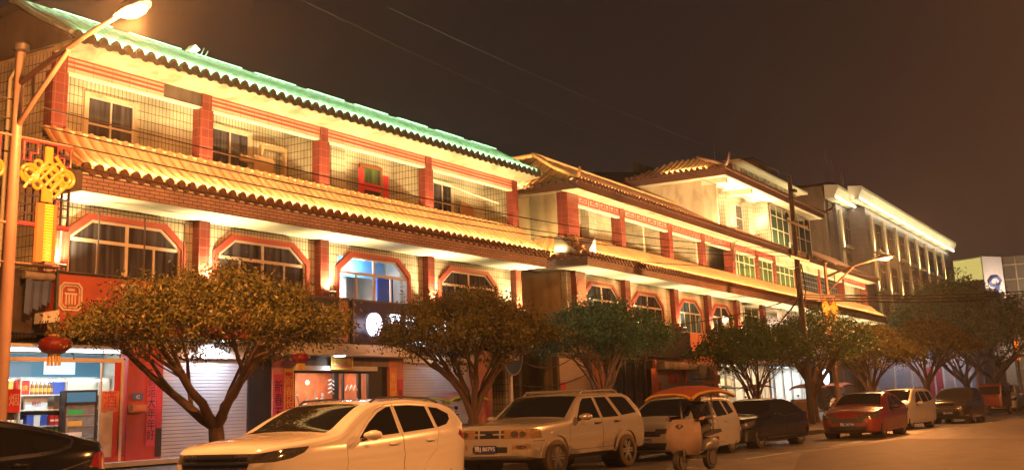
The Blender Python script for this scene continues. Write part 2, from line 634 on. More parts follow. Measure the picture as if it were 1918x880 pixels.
# ================================================================== roofs of barrel tiles
def tile_roof(parent, name, mat_top, mat_end, L, prof, pitch=0.35, rad=0.10, hip0=None, hip1=None, x0=0.0,
              frame=None, seed=1, course=0.33, drip=0.15, mat_barrel=None):
    """barrel-and-pan tiles on a slope.  prof: list of (inset y, z) from eave to ridge, in the parent's frame;
    hip0 / hip1: True when that end is cut by a 45 degree hip.  frame(u, y, z) -> xyz lets an end slope turn the corner."""
    rnd = random.Random(seed)
    frame = frame or (lambda u, y, z: (u, y, z))
    seg = []
    tot = 0
    for (ya, za), (yb, zb) in zip(prof[:-1], prof[1:]):
        d = math.hypot(yb - ya, zb - za)
        seg.append((tot, d, ya, za, yb, zb))
        tot += d

    def at(t):
        for s0, d, ya, za, yb, zb in seg:
            if t <= s0 + d + 1e-6:
                k = (t - s0) / d
                ny, nz = -(zb - za) / d, (yb - ya) / d
                return ya + (yb - ya) * k, za + (zb - za) * k, ny, nz
        k = 1
        return yb, zb, ny, nz

    depth = prof[-1][0] - prof[0][0]
    barrel, pan, ends = MB(), MB(), MB()
    n = max(1, int(round(L / pitch)))
    p = L / n
    ts0 = [tot * i / max(2, int(round(tot / course * 2))) for i in range(max(2, int(round(tot / course * 2))) + 1)]
    for i in range(n):
        u = x0 + (i + 0.5) * p
        s = (i + 0.5) * p
        lim = 1.0
        if hip0:
            lim = min(lim, s / depth)
        if hip1:
            lim = min(lim, (L - s) / depth)
        tm = tot * lim
        ts = [t for t in ts0 if t < tm - 0.05] + [tm]
        if len(ts) < 2:
            continue
        jit = rnd.uniform(-0.014, 0.014)
        K = 7
        vs, fs = [], []
        for j, t in enumerate(ts):
            y, z, ny, nz = at(t)
            rr = rad * (1.10 if j % 2 == 0 else 0.95)
            for k in range(K):
                a = PI * k / (K - 1)
                du = math.cos(a) * rr + jit
                h = math.sin(a) * rr + 0.02
                vs.append(frame(u + du, y + ny * h, z + nz * h))
        for j in range(len(ts) - 1):
            for k in range(K - 1):
                fs.append((j * K + k, j * K + k + 1, (j + 1) * K + k + 1, (j + 1) * K + k))
        barrel.add(vs, fs)
        vs, fs = [], []
        for t in ts:
            y, z, ny, nz = at(t)
            for du, h in ((-p / 2, 0.015), (0, 0.0), (p / 2, 0.015)):
                vs.append(frame(u + du, y + ny * h, z + nz * h))
        for j in range(len(ts) - 1):
            for k in range(2):
                fs.append((j * 3 + k, j * 3 + k + 1, (j + 1) * 3 + k + 1, (j + 1) * 3 + k))
        pan.add(vs, fs)
        # round end tile and the drip tile between the barrels
        y, z, ny, nz = at(0)
        vs = [frame(u + jit, y - 0.012, z + nz * 0.04)]
        for k in range(14):
            a = 2 * PI * k / 14
            vs.append(frame(u + jit + math.cos(a) * rad * 1.3, y - 0.03, z + 0.035 + math.sin(a) * rad * 1.3))
        for k in range(14):
            a = 2 * PI * k / 14
            vs.append(frame(u + jit + math.cos(a) * rad * 1.3, y + 0.05, z + 0.035 + math.sin(a) * rad * 1.3))
        ends.add(vs, [(0, 1 + k, 1 + (k + 1) % 14) for k in range(14)] +
                 [(1 + k, 15 + k, 15 + (k + 1) % 14, 1 + (k + 1) % 14) for k in range(14)])
        u2 = u + p / 2
        if i < n - 1:
            w = p / 2 - rad * 0.55
            vs = []
            for yy in (y - 0.008, y + 0.03):
                for k in range(7):
                    a = PI * k / 6
                    vs.append(frame(u2 - math.cos(a) * w, yy, z + 0.015 - math.sin(a) * drip))
            ends.add(vs, [tuple(range(7)), tuple(range(13, 6, -1))] + [(k, k + 1, 8 + k, 7 + k) for k in range(6)])
    r = pan.build(name, mat_top, parent)
    o = barrel.build('barrel_tiles', mat_barrel or {'roof_grey': 'roof_barrel', 'roof_clay': 'roof_clay_barrel'}.get(mat_top, mat_top), r, smooth=60)  # barrels take the shaded copy of the pan colour
    o['kind'] = 'stuff'
    o = ends.build('eave_tiles', mat_end, r, smooth=40)  # end tiles coloured dark to stand for their unlit street faces
    o['kind'] = 'stuff'
    return r


def ridge_cap(parent, pts, mat, r=0.12, n=8):
    return MB().tube(pts, r, n).build('ridge', mat, parent, smooth=60)


def octagon(x0, x1, z0, z1, cx, cz):
    """window outline with the two upper corners cut off"""
    return [(x0, z0), (x0, z1 - cz), (x0 + cx, z1), (x1 - cx, z1), (x1, z1 - cz), (x1, z0)]


def arch_window(parent, x0, x1, z0, z1, cx, cz, y, pane='pane_curtain', trim='red_trim', fw=0.13, see_through=False):
    """red tiled surround, aluminium frame with a transom and four lights below, fan pair above"""
    t = MB().ring(octagon(x0, x1, z0, z1, cx, cz), octagon(x0 + fw, x1 - fw, z0 + 0.02, z1 - fw, cx - 0.02, cz - 0.02), y - 0.10, y + 0.02)
    w = t.build('window', trim, parent)
    a0, a1, c0, c1 = x0 + fw, x1 - fw, z0 + 0.02, z1 - fw
    f = MB()
    b = 0.06
    f.ring(octagon(a0, a1, c0, c1, cx - 0.02, cz - 0.02), octagon(a0 + b, a1 - b, c0 + b, c1 - b, cx - 0.04, cz - 0.04), y - 0.05, y + 0.012)
    zt = c1 - cz - 0.02
    f.box(a0 + b, a1 - b, y - 0.045, y + 0.01, zt - 0.04, zt + 0.04)
    m = (a0 + a1) / 2
    f.box(m - 0.045, m + 0.045, y - 0.047, y + 0.011, c0 + b, c1 - b)
    for q in ((a0 + m) / 2, (a1 + m) / 2):
        f.box(q - 0.03, q + 0.03, y - 0.043, y + 0.009, c0 + b, zt - 0.04)
    f.build('frame', 'alu_frame', w)
    if not see_through:
        p = MB().prism(octagon(a0 + 0.01, a1 - 0.01, c0 + 0.01, c1 - 0.01, cx - 0.03, cz - 0.03), 'y', y - 0.022, y - 0.006)
        p.build('pane', pane, w)
    return w


def grid_window(parent, x0, x1, z0, z1, y, nx=2, transom=0.4, pane='pane_curtain', frame='alu_frame', fw=0.055, out=0.05, rows=None):
    f = MB()
    f.box(x0, x1, y - out, y, z1 - fw, z1).box(x0, x1, y - out, y, z0, z0 + fw)
    f.box(x0, x0 + fw, y - out, y, z0 + fw, z1 - fw).box(x1 - fw, x1, y - out, y, z0 + fw, z1 - fw)
    zz = [z1 - (z1 - z0) * transom] if rows is None else rows
    for zt in zz:
        f.box(x0 + fw, x1 - fw, y - out + .004, y - .004, zt - 0.025, zt + 0.025)
    for i in range(1, nx):
        q = x0 + (x1 - x0) * i / nx
        f.box(q - 0.025, q + 0.025, y - out + 0.002, y - .002, z0 + fw, z1 - fw)
    w = f.build('window', frame, parent)
    MB().box(x0 + 0.02, x1 - 0.02, y - 0.024, y - 0.012, z0 + 0.02, z1 - 0.02).build('pane', pane, w)
    return w


def panel_door(parent, x0, x1, z0, z1, y, mat='wood_frame'):
    f = MB()
    f.box(x0, x0 + .1, y - .06, y, z0, z1).box(x1 - .1, x1, y - .06, y, z0, z1).box(x0 + .1, x1 - .1, y - .06, y, z1 - .1, z1)
    zt = z1 - (z1 - z0) * 0.28
    f.box(x0 + .1, x1 - .1, y - .055, y, zt - .04, zt + .04)
    d = f.build('door', mat, parent)
    MB().box(x0 + .1, x1 - .1, y - .03, y - .01, zt + .04, z1 - .1).build('pane', 'pane_green', d)
    MB().box(x0 + .1, x1 - .1, y - .028, y - .01, z0, zt - .04).build('leaf', 'plastic_black', d)
    return d


def uplight(parent_loc, label, group, power, rotz=0.0, tilt=13, col=(1.0, 0.80, 0.40), spot=145):
    """small floodlight standing on the ledge, aimed up along the pier"""
    t = thing('floodlight', label, 'floodlight', parent_loc, rotz, group)
    MB().box(-.10, .10, -.06, .06, 0.06, .12).build('housing', 'steel_dark', t)
    MB().box(-.085, .085, -.05, .05, .121, .127).build('lens', 'flood_lens', t)
    MB().box(-.12, -.105, -.02, .02, 0, .1).box(.105, .12, -.02, .02, 0, .1).box(-.12, .12, -.03, .03, -.012, 0).build('bracket', 'steel_dark', t)
    lamp('SPOT', 'floodlight_beam', (0, 0, .16), power, col, t, 0.05, (R(180 - tilt), 0, 0), spot, 0.6)
    return t


def led_run(parent, x0, x1, y, z, power_m, col, ang=95, n=4, mat='led_warm', seen=True, wall=0):
    """strip light along an eave, shining back up the slope"""
    L = (x1 - x0) / n
    if seen:
        MB().box(x0, x1, y + .05, y + .075, z - .06, z - .045).build('led_strip', mat, parent)
    for i in range(n):
        if wall:
            q = lamp('AREA', 'loggia_wall_fill', (x0 + (i + .5) * L, y - .02, z + .2), wall * L, (1.0, .80, .38), parent, L * .98, (R(146), 0, 0), sy=0.05)  # unseen fill added over the tiles to brighten the loggia wall
            q.data.spread = R(100)
        lamp('AREA', 'led_light', (x0 + (i + .5) * L, y, z), power_m * L, col, parent, L * .98, (R(ang), 0, 0), sy=0.05)


tile('frieze_pale', (.62, .42, .33), (.56, .37, .29), (.20, .09, .06), .55, 2.0, 0, .008, .4, .1, .2)

# ================================================================== shophouse with the green lit roof
B1X, B1Y, B1L = 17.1, 22.0, 20.9
b1 = thing('shophouse', 'long cream tiled shophouse with green lit tiled roof and red columns', 'building', (B1X, B1Y, 0))
PX1 = [0.18, 4.78, 9.56, 15.0, 20.68]          # pier centres


def X1(x):
    return x - B1X


# walls: floor two with an opening for the lit room, floor three set back behind the loggia
w = MB()
YW = 0.16
for a, b_, c, d in ((0.0, 10.42, 4.75, 6.5), (13.83, B1L, 4.75, 6.5), (10.42, 13.83, 6.12, 6.5)):
    w.box(a, b_, YW, YW + .22, c, d)
w.box(0, .22, YW + .22, 9.0, 3.4, 6.5)                      # left flank
w.box(B1L - .22, B1L, YW + .22, 9.0, .6, 6.5)
w.box(0, B1L, 1.4, 1.62, 6.95, 9.86)                        # set back wall
w.box(0, .2, 0.10, 1.4, 6.95, 9.86).box(0, .2, 1.62, 9.0, 6.5, 9.86)
w.box(B1L - .2, B1L, .10, 1.4, 6.95, 9.86).box(B1L - .2, B1L, 1.62, 9.0, 6.5, 9.86)
w.box(9.40, 9.58, .12, 1.4, 6.95, 9.86).box(14.90, 15.05, .12, 1.4, 6.95, 9.86)      # party walls of the loggia
w.box(11.35, 12.05, 1.15, 1.4, 6.95, 9.86)
w.box(0.2, B1L - .2, 8.8, 9.0, 0.6, 9.86)
w.build('wall', 'cream_tile', b1)
# roof of the first floor and loggia floor slabs, rough plaster
s = MB()
s.prism([(0.16, 6.50), (-1.15, 6.47), (-1.15, 6.84), (-1.2, 6.88), (-.8, 7.1), (-.35, 7.44), (-.06, 7.9), (.16, 7.9)], 'x', 0.0, B1L)
s.build('balcony_slab', 'plaster_grey', b1)
MB().box(0.2, B1L - .2, .38, 1.4, 6.5, 6.92).build('floor_slab', 'plaster_cream', b1)
MB().box(0.01, B1L - .01, -1.14, .155, 6.448, 6.464).build('soffit', 'soffit_paint', b1)
MB().box(0.0, B1L, -1.163, -1.152, 6.46, 6.80).build('brick_band', 'mauve_brick', b1)
MB().box(-.02, B1L + .02, -1.20, -1.154, 6.81, 6.85).build('gutter_board', 'plaster_white', b1)
s = MB()
s.box(0, B1L, -.02, 9.0, 9.86, 9.94)
s.prism([(-.02, 9.80), (-.85, 9.90), (-.85, 9.96), (-.02, 9.97)], 'x', -.02, B1L + .3)
s.build('eave_soffit', 'plaster_cream', b1)
# frieze beam between the upper columns
for k in range(4):
    a, b_ = PX1[k] + (.17 if k else .18), PX1[k + 1] - .17
    e_ = a + 2.95 if k == 0 else b_
    fz = MB().box(a, e_, -.012, .12, 9.44, 9.82).build('frieze', 'frieze_pale', b1)
    st = MB()
    for z0, z1 in ((9.755, 9.822), (9.645, 9.70), (9.535, 9.59)):
        st.box(a, e_ - (.02 if k else 0), -.024, -.0125, z0, z1)
    st.build('frieze_stripe', 'red_trim', fz)
    if k == 0:
        MB().box(e_, b_, -.006, .12, 9.44, 9.82).build('frieze', 'plaster_dark', b1)
    MB().box(a, b_, -.03, .13, 9.385, 9.438).build('frieze_trim', 'soffit_paint', b1)
for k, x in enumerate(PX1):
    cw = .21 if k in (0, 4) else .24
    MB().box(x - cw, x + cw, -.045, .22, 7.85, 9.40).box(x - .17, x + .17, -.05, .20, 9.40, 9.84).build('column', 'red_tile', b1)
    MB().box(x - .19, x + .19, -.06, .16, 4.78, 6.446).build('column', 'red_tile', b1)
# windows of the first floor: centres and widths from the photo
for (x0, x1) in ((17.68, 21.36), (22.36, 26.12), (27.36, 31.1), (32.75, 36.5)):
    lit = x0 == 27.36
    arch_window(b1, X1(x0), X1(x1), 4.72, 6.24, .66, .47, YW, see_through=lit)
# the lit room behind the third one: blue curtains, pale door, red poster
room = MB()
room.box(10.2, 14.0, 2.4, 2.46, 4.6, 6.5).box(10.14, 10.2, .38, 2.46, 4.6, 6.5).box(14.0, 14.06, .38, 2.46, 4.6, 6.5).box(10.2, 14, .38, 2.4, 4.62, 4.68)
room.build('room', 'plaster_white', b1)
pm('room_blue', (0.03, 0.10, 0.62), .5, var=.4, scale=3, stretch=(1, 1, .1))
MB().box(10.3, 11.0, .62, .65, 4.68, 5.65).box(12.95, 13.8, .62, .65, 4.68, 5.65).parts('curtain', 'room_blue', b1)
MB().box(10.3, 13.8, 1.0, 1.03, 5.66, 6.5).build('ceiling_panel', pm('room_blue_pale', (.18, .50, .95), .5), b1)
MB().box(11.1, 12.5, 1.5, 1.54, 4.68, 5.9).build('room_door', 'plaster_white', b1)
MB().box(11.45, 12.0, 1.47, 1.494, 5.0, 5.3).build('poster', 'paper_red', b1)
lamp('POINT', 'room_light', (12.0, .55, 5.95), 90, (.55, .78, 1.0), b1, .1)
lamp('POINT', 'room_light', (12.0, 1.25, 5.3), 40, (.8, .92, 1.0), b1, .1)
# third floor openings
for (x0, x1) in ((19.2, 20.7), (23.42, 24.98), (34.35, 35.6)):
    grid_window(b1, X1(x0), X1(x1), 7.7, 9.47, 1.4, 2, .40)
    MB().ring([(X1(x0) - .09, 7.6), (X1(x0) - .09, 9.56), (X1(x1) + .09, 9.56), (X1(x1) + .09, 7.6)],
              [(X1(x0), 7.7), (X1(x0), 9.47), (X1(x1), 9.47), (X1(x1), 7.7)], 1.335, 1.398).build('window_surround', 'plaster_cream', b1)
panel_door(b1, X1(28.4), X1(29.32), 6.95, 9.45, 1.4)
panel_door(b1, X1(30.15), X1(31.35), 6.95, 9.47, 1.4)
# main roof: one slope to the street and one behind
prof1 = [(-.92, 9.98), (1.2, 11.21)]
tile_roof(b1, 'roof', 'roof_grey', 'roof_grey_dark', B1L + .55, prof1, .36, .095, hip1=False, x0=-.28, seed=3)
MB().quad((-.3, 1.2, 11.19), (B1L + .3, 1.2, 11.19), (B1L + .3, 9.4, 9.9), (-.3, 9.4, 9.9)).build('rear_roof', 'roof_grey_dark', b1)
MB().prism([(-.85, 9.95), (1.2, 11.06), (9.2, 9.93)], 'x', -.12, .05).prism([(-.85, 9.95), (1.2, 11.06), (9.2, 9.93)], 'x', B1L - .05, B1L + .1).parts('gable', 'plaster_dark', b1)
rp = [(-.35, 1.2, 11.24)] + [(x, 1.2, 11.24 + .012 * math.sin(x * 2.1)) for x in np.linspace(.5, B1L, 24)] + [(B1L + .1, 1.2, 11.22)]
ridge_cap(b1, rp, 'roof_grey', .08)
MB().tube([(-.32, -.95, 10.04), (-.32, 0.2, 10.64), (-.32, 1.2, 11.27)], .06, 8).build('verge', 'roof_grey', b1, smooth=60)
MB().tube([(B1L + .3, -.95, 10.04), (B1L + .3, 0.2, 10.64), (B1L + .3, 1.2, 11.27)], .06, 8).build('verge', 'roof_grey', b1, smooth=60)
nub = MB()
for i in range(9):
    nub.box(.8 + i * 2.35, 2.6 + i * 2.35, 1.13, 1.2, 11.31, 11.33)
nub.build('ridge_lamp_strip', 'led_green', b1)
# balcony roof of orange tiles, hollow curve
prof2 = [(-1.24, 6.93), (-.85, 7.16), (-.42, 7.52), (-.02, 8.0)]
tile_roof(b1, 'balcony_roof', 'roof_clay', 'roof_clay_dark', B1L + .3, prof2, .35, .085, x0=-.15, seed=5)
MB().tube([(-.15, -.02, 8.02), (B1L + .15, -.02, 8.02)], .05, 8).build('ridge', 'roof_clay', b1, smooth=60)
MB().tube([(-.17, -1.24, 6.99), (-.17, -.85, 7.22), (-.17, -.42, 7.58), (-.17, -.02, 8.03)], .05, 8).build('verge', 'roof_clay', b1, smooth=60)
# eave lights, plus the added loggia wall fill
led_run(b1, .1, B1L - .1, -1.27, 7.13, 58, (1.0, 0.70, 0.31), 116, 4, seen=False, wall=15)
led_run(b1, .0, B1L + .2, -.98, 10.21, 125, (0.42, 1.0, 0.47), 116, 4, seen=False)
lamp('AREA', 'led_light', (B1L / 2, 1.0, 11.56), 70, (.5, 1.0, .55), b1, B1L, (R(-35), 0, 0), sy=.05)
lamp('AREA', 'led_light', (B1L / 2, 1.0, 11.56), 70, (.5, 1.0, .55), b1, B1L, (R(-10), 0, 0), sy=.05)

# ground floor: reveals, shutters, shop fronts
MB().box(X1(16.0), X1(38.0), -.62, .3, .552, .65).build('step', 'step_stone', b1)
gf = MB()
gf.box(X1(19.6), X1(20.68), .0, .3, .65, 3.45)
gf.parts('shop_pillar', 'red_paint', b1)
MB().box(X1(16.05), X1(16.32), 0, .3, .65, 3.45).parts('shop_pillar', 'paper_red', b1)
MB().box(X1(23.72), X1(24.62), .1, .3, .65, 3.45).box(X1(29.05), X1(29.82), .12, .3, .65, 3.3).parts('shop_pillar', 'dark_frame', b1)
MB().box(X1(24.62), X1(25.44), 0.05, .3, .65, 3.45).box(X1(29.82), X1(30.58), 0.05, .3, .65, 3.45).parts('shop_pillar', 'salmon_paint', b1)
MB().box(X1(34.7), X1(35.75), 0, .3, .65, 3.6).parts('shop_pillar', 'salmon_paint', b1)
MB().box(X1(35.75), X1(38.0), 1.6, 1.8, .65, 4.7).box(X1(37.8), X1(38.0), .1, 1.6, .65, 4.7).parts('alley_wall', 'plaster_dark', b1)
MB().box(X1(16.05), X1(38.0), .0, .5, 3.46, 4.72).box(X1(16.05), X1(17.1), .0, 2, 4.72, 4.8).parts('shop_lintel', 'plaster_dark', b1)
MB().box(X1(20.68), X1(23.72), .14, .18, .65, 3.0).parts('roller_shutter', 'shutter_white', b1)
MB().box(X1(20.68), X1(23.72), .02, .2, 3.0, 3.45).parts('shutter_box', 'plastic_white', b1)
MB().box(X1(30.58), X1(34.7), .14, .18, .65, 3.0).parts('roller_shutter', 'shutter_white', b1)
MB().box(X1(30.58), X1(34.7), .02, .2, 3.0, 3.45).parts('shutter_box', 'plastic_white', b1)
# shop one: open wine and snack shop, room behind
r = MB()
xl, xr = X1(16.3), X1(20.6)
r.box(xl, xr, 2.1, 2.2, .6, 3.46).box(xl - .06, xl, .3, 2.2, .6, 3.46).box(xr, xr + .06, .3, 2.2, .6, 3.46).box(xl, xr, .3, 2.1, 3.2, 3.26).box(xl, xr, .3, 2.1, .6, .655)
r.build('shop_room', 'plaster_white', b1)
MB().box(xl + .2, xr - .2, .9, 1.0, 3.14, 3.19).build('tube_light', 'tube_light', b1)
lamp('AREA', 'shop_light', ((xl + xr) / 2, .9, 3.1), 60, (.86, 1.0, .98), b1, 2.4, (0, 0, 0), sy=.4)
d = MB()
d.box(X1(19.42), X1(19.5), .02, .1, .65, 2.9).box(X1(18.86), X1(18.90), .04, .09, .65, 2.9).box(X1(16.32), X1(19.5), .03, .1, 2.86, 2.95)
d.build('shop_door_frame', 'alu_frame', b1)
MB().box(X1(18.90), X1(19.42), .055, .07, .68, 1.75).build('door_panel', 'letter_pale', b1)
MB().box(X1(19.25), X1(19.42), .05, .054, .68, 2.86).build('door_strip', 'paper_red', b1)
MB().box(X1(18.86), X1(19.6), .03, .075, .651, .76).build('door_sill', 'red_paint', b1)
st = MB().box(X1(18.9), X1(19.4), .045, .0535, 1.76, 2.22).build('door_sticker', 'paper_orange', b1)
text('酒', .40, 'letter_red', st, (X1(19.15), .043, 2.0), depth=.001)
st = MB().box(X1(16.45), X1(16.75), .045, .0535, 1.8, 2.28).build('door_sticker', 'paper_red', b1)
text('烟', .27, 'letter_pale', st, (X1(16.6), .043, 2.04), depth=.001)
# shop three: orange lit restaurant front
xl, xr = X1(25.46), X1(29.03)
r = MB()
r.box(xl, xr, 1.5, 1.6, .6, 3.3).box(xl - .05, xl, .3, 1.5, .6, 3.3).box(xr, xr + .05, .3, 1.5, .6, 3.3).box(xl, xr, .3, 1.5, 2.9, 2.95)
r.build('shop_room', 'shop_orange', b1)
lamp('AREA', 'shop_light', ((xl + xr) / 2, .8, 2.85), 110, (1.0, .68, .45), b1, 2.6, (0, 0, 0), sy=.3)
f = MB()
for a, b_ in ((0, .05), (1.75, 1.95), (2.15, 2.2), (2.85, 3.0), (3.35, 3.57)):
    f.box(xl + a, xl + b_, .05, .12, .65, 2.66)
f.box(xl, xr, .05, .12, 2.66, 2.72)
f.build('shop_door_frame', 'dark_frame', b1)
MB().box(xl - .05, xr + .1, -.05, .1, 2.73, 2.86).build('door_head', 'plastic_white', b1)
MB().box(xl - .05, xr + .8, .06, .2, 2.86, 3.12).parts('shutter_box', 'plaster_grey', b1)
MB().box(X1(23.7), X1(30.58), -.55, .12, 3.13, 3.45).build('canopy', 'plaster_white', b1)
dec = MB()          # white stickers on the glass
SZ = .82
dec.tube([(xl + .12, .045, SZ + 1.25), (xl + .25, .045, SZ + .98), (xl + .5, .045, SZ + 1.0), (xl + .58, .045, SZ + 1.2)], .035, 6)
dec.box(xl + .85, xl + .90, .04, .05, SZ + 1.0, SZ + 1.35).tube([(xl + .95, .045, SZ + 1.15), (xl + 1.02, .045, SZ + 1.05)], .03, 6)
dec.lathe([(0, -.005), (.09, -.004), (.09, .004), (0, .005)], 12, (xl + 1.2, .045, SZ + 1.08), 'y').lathe([(0, -.005), (.06, -.004), (.06, .004), (0, .005)], 12, (xl + 1.2, .045, SZ + 1.24), 'y')
for q in range(4):
    dec.tube([(xl + 1.45, .045, SZ + 1.62 - q * .11), (xl + 1.6, .045, SZ + 1.66 - q * .11), (xl + 1.72, .045, SZ + 1.6 - q * .11)], .022, 5)
dec.box(xl + 1.42, xl + 1.74, .04, .05, SZ + .95, SZ + 1.10)
for q in range(3):
    dec.tube([(xl + 2.25 + q * .18, .045, SZ + 1.35), (xl + 2.35 + q * .18, .045, SZ + 1.5), (xl + 2.45 + q * .18, .045, SZ + 1.35)], .02, 5)
dec.ring([(xl + 2.25, SZ + .95), (xl + 2.25, SZ + 1.15), (xl + 2.8, SZ + 1.15), (xl + 2.8, SZ + .95)], [(xl + 2.27, SZ + .97), (xl + 2.27, SZ + 1.13), (xl + 2.78, SZ + 1.13), (xl + 2.78, SZ + .97)], .04, .05)
dec.parts('glass_sticker', 'plastic_white', b1)
MB().lathe([(0, -.07), (.045, -.04), (.055, 0), (.045, .04), (0, .07)], 10, (xl + .42, .6, 2.15)).lathe([(0, -.07), (.045, -.04), (.055, 0), (.045, .04), (0, .07)], 10, (xl + 1.1, .5, 2.42)).build('pendant_bulb', 'bulb_warm', b1, smooth=60)
MB().lathe([(.16, 0), (.16, .02), (0, .021)], 16, (X1(26.9), -.4, 3.105)).build('downlight', 'downlight', b1)
lamp('SPOT', 'canopy_light', (X1(26.9), -.42, 3.08), 80, (.72, .88, 1.0), b1, .08, (0, 0, 0), 150, .8)
for x in (22.3, 32.6):  # downlights and canopies added to brighten the white shutters
    MB().lathe([(.10, 0), (.10, .02), (0, .021)], 16, (X1(x), -.35, 3.395)).build('downlight', 'downlight', b1)
    MB().box(X1(x) - 1.6, X1(x) + 1.6, -.5, .015, 3.42, 3.455).build('canopy', 'plaster_white', b1)
    lamp('SPOT', 'canopy_light', (X1(x), -.37, 3.37), 320, (.80, .86, 1.0), b1, .1, (R(8), 0, 0), 160, .6)  # added fill on the shutter below, its source is not visible

# uplights at the foot of each pier
GU = 'floodlights on the ledge of the green roofed shophouse'
ORD = ['first', 'second', 'third', 'fourth', 'fifth', 'sixth', 'seventh', 'eighth', 'ninth']
for k, x in enumerate(PX1):
    where = ['at the left end of the red sign', 'left of the second arched window', 'left of the blue lit window', 'right of the blue lit window', 'at the right end of the cream shophouse'][k]
    uplight((B1X + x + (.10 if k < 4 else -.12), B1Y - .27, 4.82), 'small floodlight shining up a red pier, ' + where, GU, 560)

# rear neighbour seen at the far left edge
nb = thing('neighbour_house', 'pale tiled house with flat slab roof behind the left end', 'building', (8.0, 27.5, 0))
MB().box(0, 8.2, 0, 6, .5, 9.9).build('wall', 'cream_tile', nb)
MB().box(-.3, 8.5, -.5, 6.2, 9.9, 10.06).build('roof', 'plaster_white', nb)
grid_window(nb, 5.2, 6.6, 6.2, 7.8, 0, 2, .4)
pp = MB()
pp.tube([(17.02, 23.4, .6), (17.02, 23.4, 9.4), (17.02, 23.0, 9.9)], .045, 8)
tag(pp.build('downpipe', 'pipe_white', None, smooth=60), 'white downpipe on the left flank of the cream shophouse', 'pipe')

# ================================================================== signs and papers on the first shophouse
def sign_board(name, label, x0, x1, z0, z1, y0, y1, mat, rim='steel_dark', loc_y=22.0):
    t = thing(name, label, 'shop sign', ((x0 + x1) / 2, y0, z0))
    w = (x1 - x0) / 2
    MB().box(-w, w, 0, y1 - y0, 0, z1 - z0).build('board', mat, t)
    h = z1 - z0
    MB().ring([(-w - .03, -.03), (-w - .03, h + .03), (w + .03, h + .03), (w + .03, -.03)], [(-w + .03, .03), (-w + .03, h - .03), (w - .03, h - .03), (w - .03, .03)], -.02, .05).build('rim', rim, t)
    return t


t = sign_board('shop_sign', 'big orange red signboard with octagonal emblem over the bright wine shop', 17.2, 23.5, 3.46, 4.76, 21.62, 21.98, 'sign_orange')
cx = 17.55 - 20.35
oc = lambda r, c: [(cx - r, .57 + c), (cx - r, .57 + r - c + .0), (cx - r + c, .57 + r), (cx + r - c, .57 + r), (cx + r, .57 + r - c), (cx + r, .57 - r + c), (cx + r - c, .57 - r), (cx - r + c, .57 - r), (cx - r, .57 - r + c)]
def octo(r, c, cx, cz):
    return [(cx - r, cz - r + c), (cx - r, cz + r - c), (cx - r + c, cz + r), (cx + r - c, cz + r), (cx + r, cz + r - c), (cx + r, cz - r + c), (cx + r - c, cz - r), (cx - r + c, cz - r)]
em_ = MB()
em_.ring(octo(.31, .10, cx, .78), octo(.27, .09, cx, .78), -.035, -.004)
em_.ring(octo(.245, .08, cx, .78), octo(.22, .07, cx, .78), -.03, -.004)
for q in (-.12, -.04, .04, .12):
    em_.box(cx + q - .018, cx + q + .018, -.03, -.004, .60, .82)
em_.box(cx - .17, cx + .17, -.031, -.003, .82, .86).box(cx - .1, cx + .1, -.031, -.003, .90, .95)
em_.build('emblem', 'letter_pale', t)
text('西凤酒', .72, 'letter_pale', t, (-.35, -.02, .80), sx=1.0, weight=.02, line=1)
t = sign_board('shop_sign', 'dark signboard with pale swirl lettering above the closed white shutter', 23.56, 27.46, 3.5, 4.76, 21.72, 21.98, 'sign_dark')
sw = MB()
sw.tube([(.55, -.03, .95), (.75, -.03, 1.05), (.85, -.03, .95), (.7, -.03, .82), (.6, -.03, .78)], .04, 6)
sw.tube([(.62, -.03, .70), (.95, -.03, .86), (1.22, -.03, .82), (1.28, -.03, .62), (1.05, -.03, .46), (.78, -.03, .40), (.7, -.03, .30)], .05, 6)
sw.tube([(.1, -.03, .6), (.35, -.03, .62), (.4, -.03, .45), (.2, -.03, .35)], .05, 6)
sw.build('swirl', 'letter_pale', t)
MB().box(1.5, 1.92, -.006, .0, .02, 1.2).build('patch', 'wood_brown', t)
t = sign_board('shop_sign', 'dark violet signboard with glowing round disc and white lit characters', 27.56, 34.6, 3.33, 4.74, 21.62, 21.98, 'sign_violet')
MB().lathe([(0, -.10), (.33, -.10), (.345, -.08), (.345, -.002)], 40, (28.5 - 31.08, 0, .73), 'y').build('disc', 'sign_moon', t, smooth=40)
text('豆', .60, 'led_cool', t, (29.55 - 31.08, -.05, .76), weight=.022)
text('香', .60, 'led_cool', t, (30.40 - 31.08, -.05, .76), weight=.022)
text('小吃', .60, 'led_cool', t, (31.75 - 31.08, -.05, .76), weight=.022)
text('DOU XIANG XIAO CHI', .16, 'led_cool', t, (31.0 - 31.08, -.05, .22), weight=.008)
lamp('POINT', 'sign_glow', (28.5 - 31.08, -.5, .75), 9, (1, .8, 1), t, .2)


def banner(label, x, z0, z1, w, y, body, paper, ink, size=.3, group=None, rz=0.0, line=.95, loc=None):
    t = thing('couplet_banner', label, 'paper banner', loc or (x, y, z0), rz, group)
    MB().box(-w / 2, w / 2, -.008, 0, 0, z1 - z0).build('paper', paper, t)
    text('\n'.join(body), size, ink, t, (0, -.010, (z1 - z0) / 2), depth=.001, line=line)
    return t


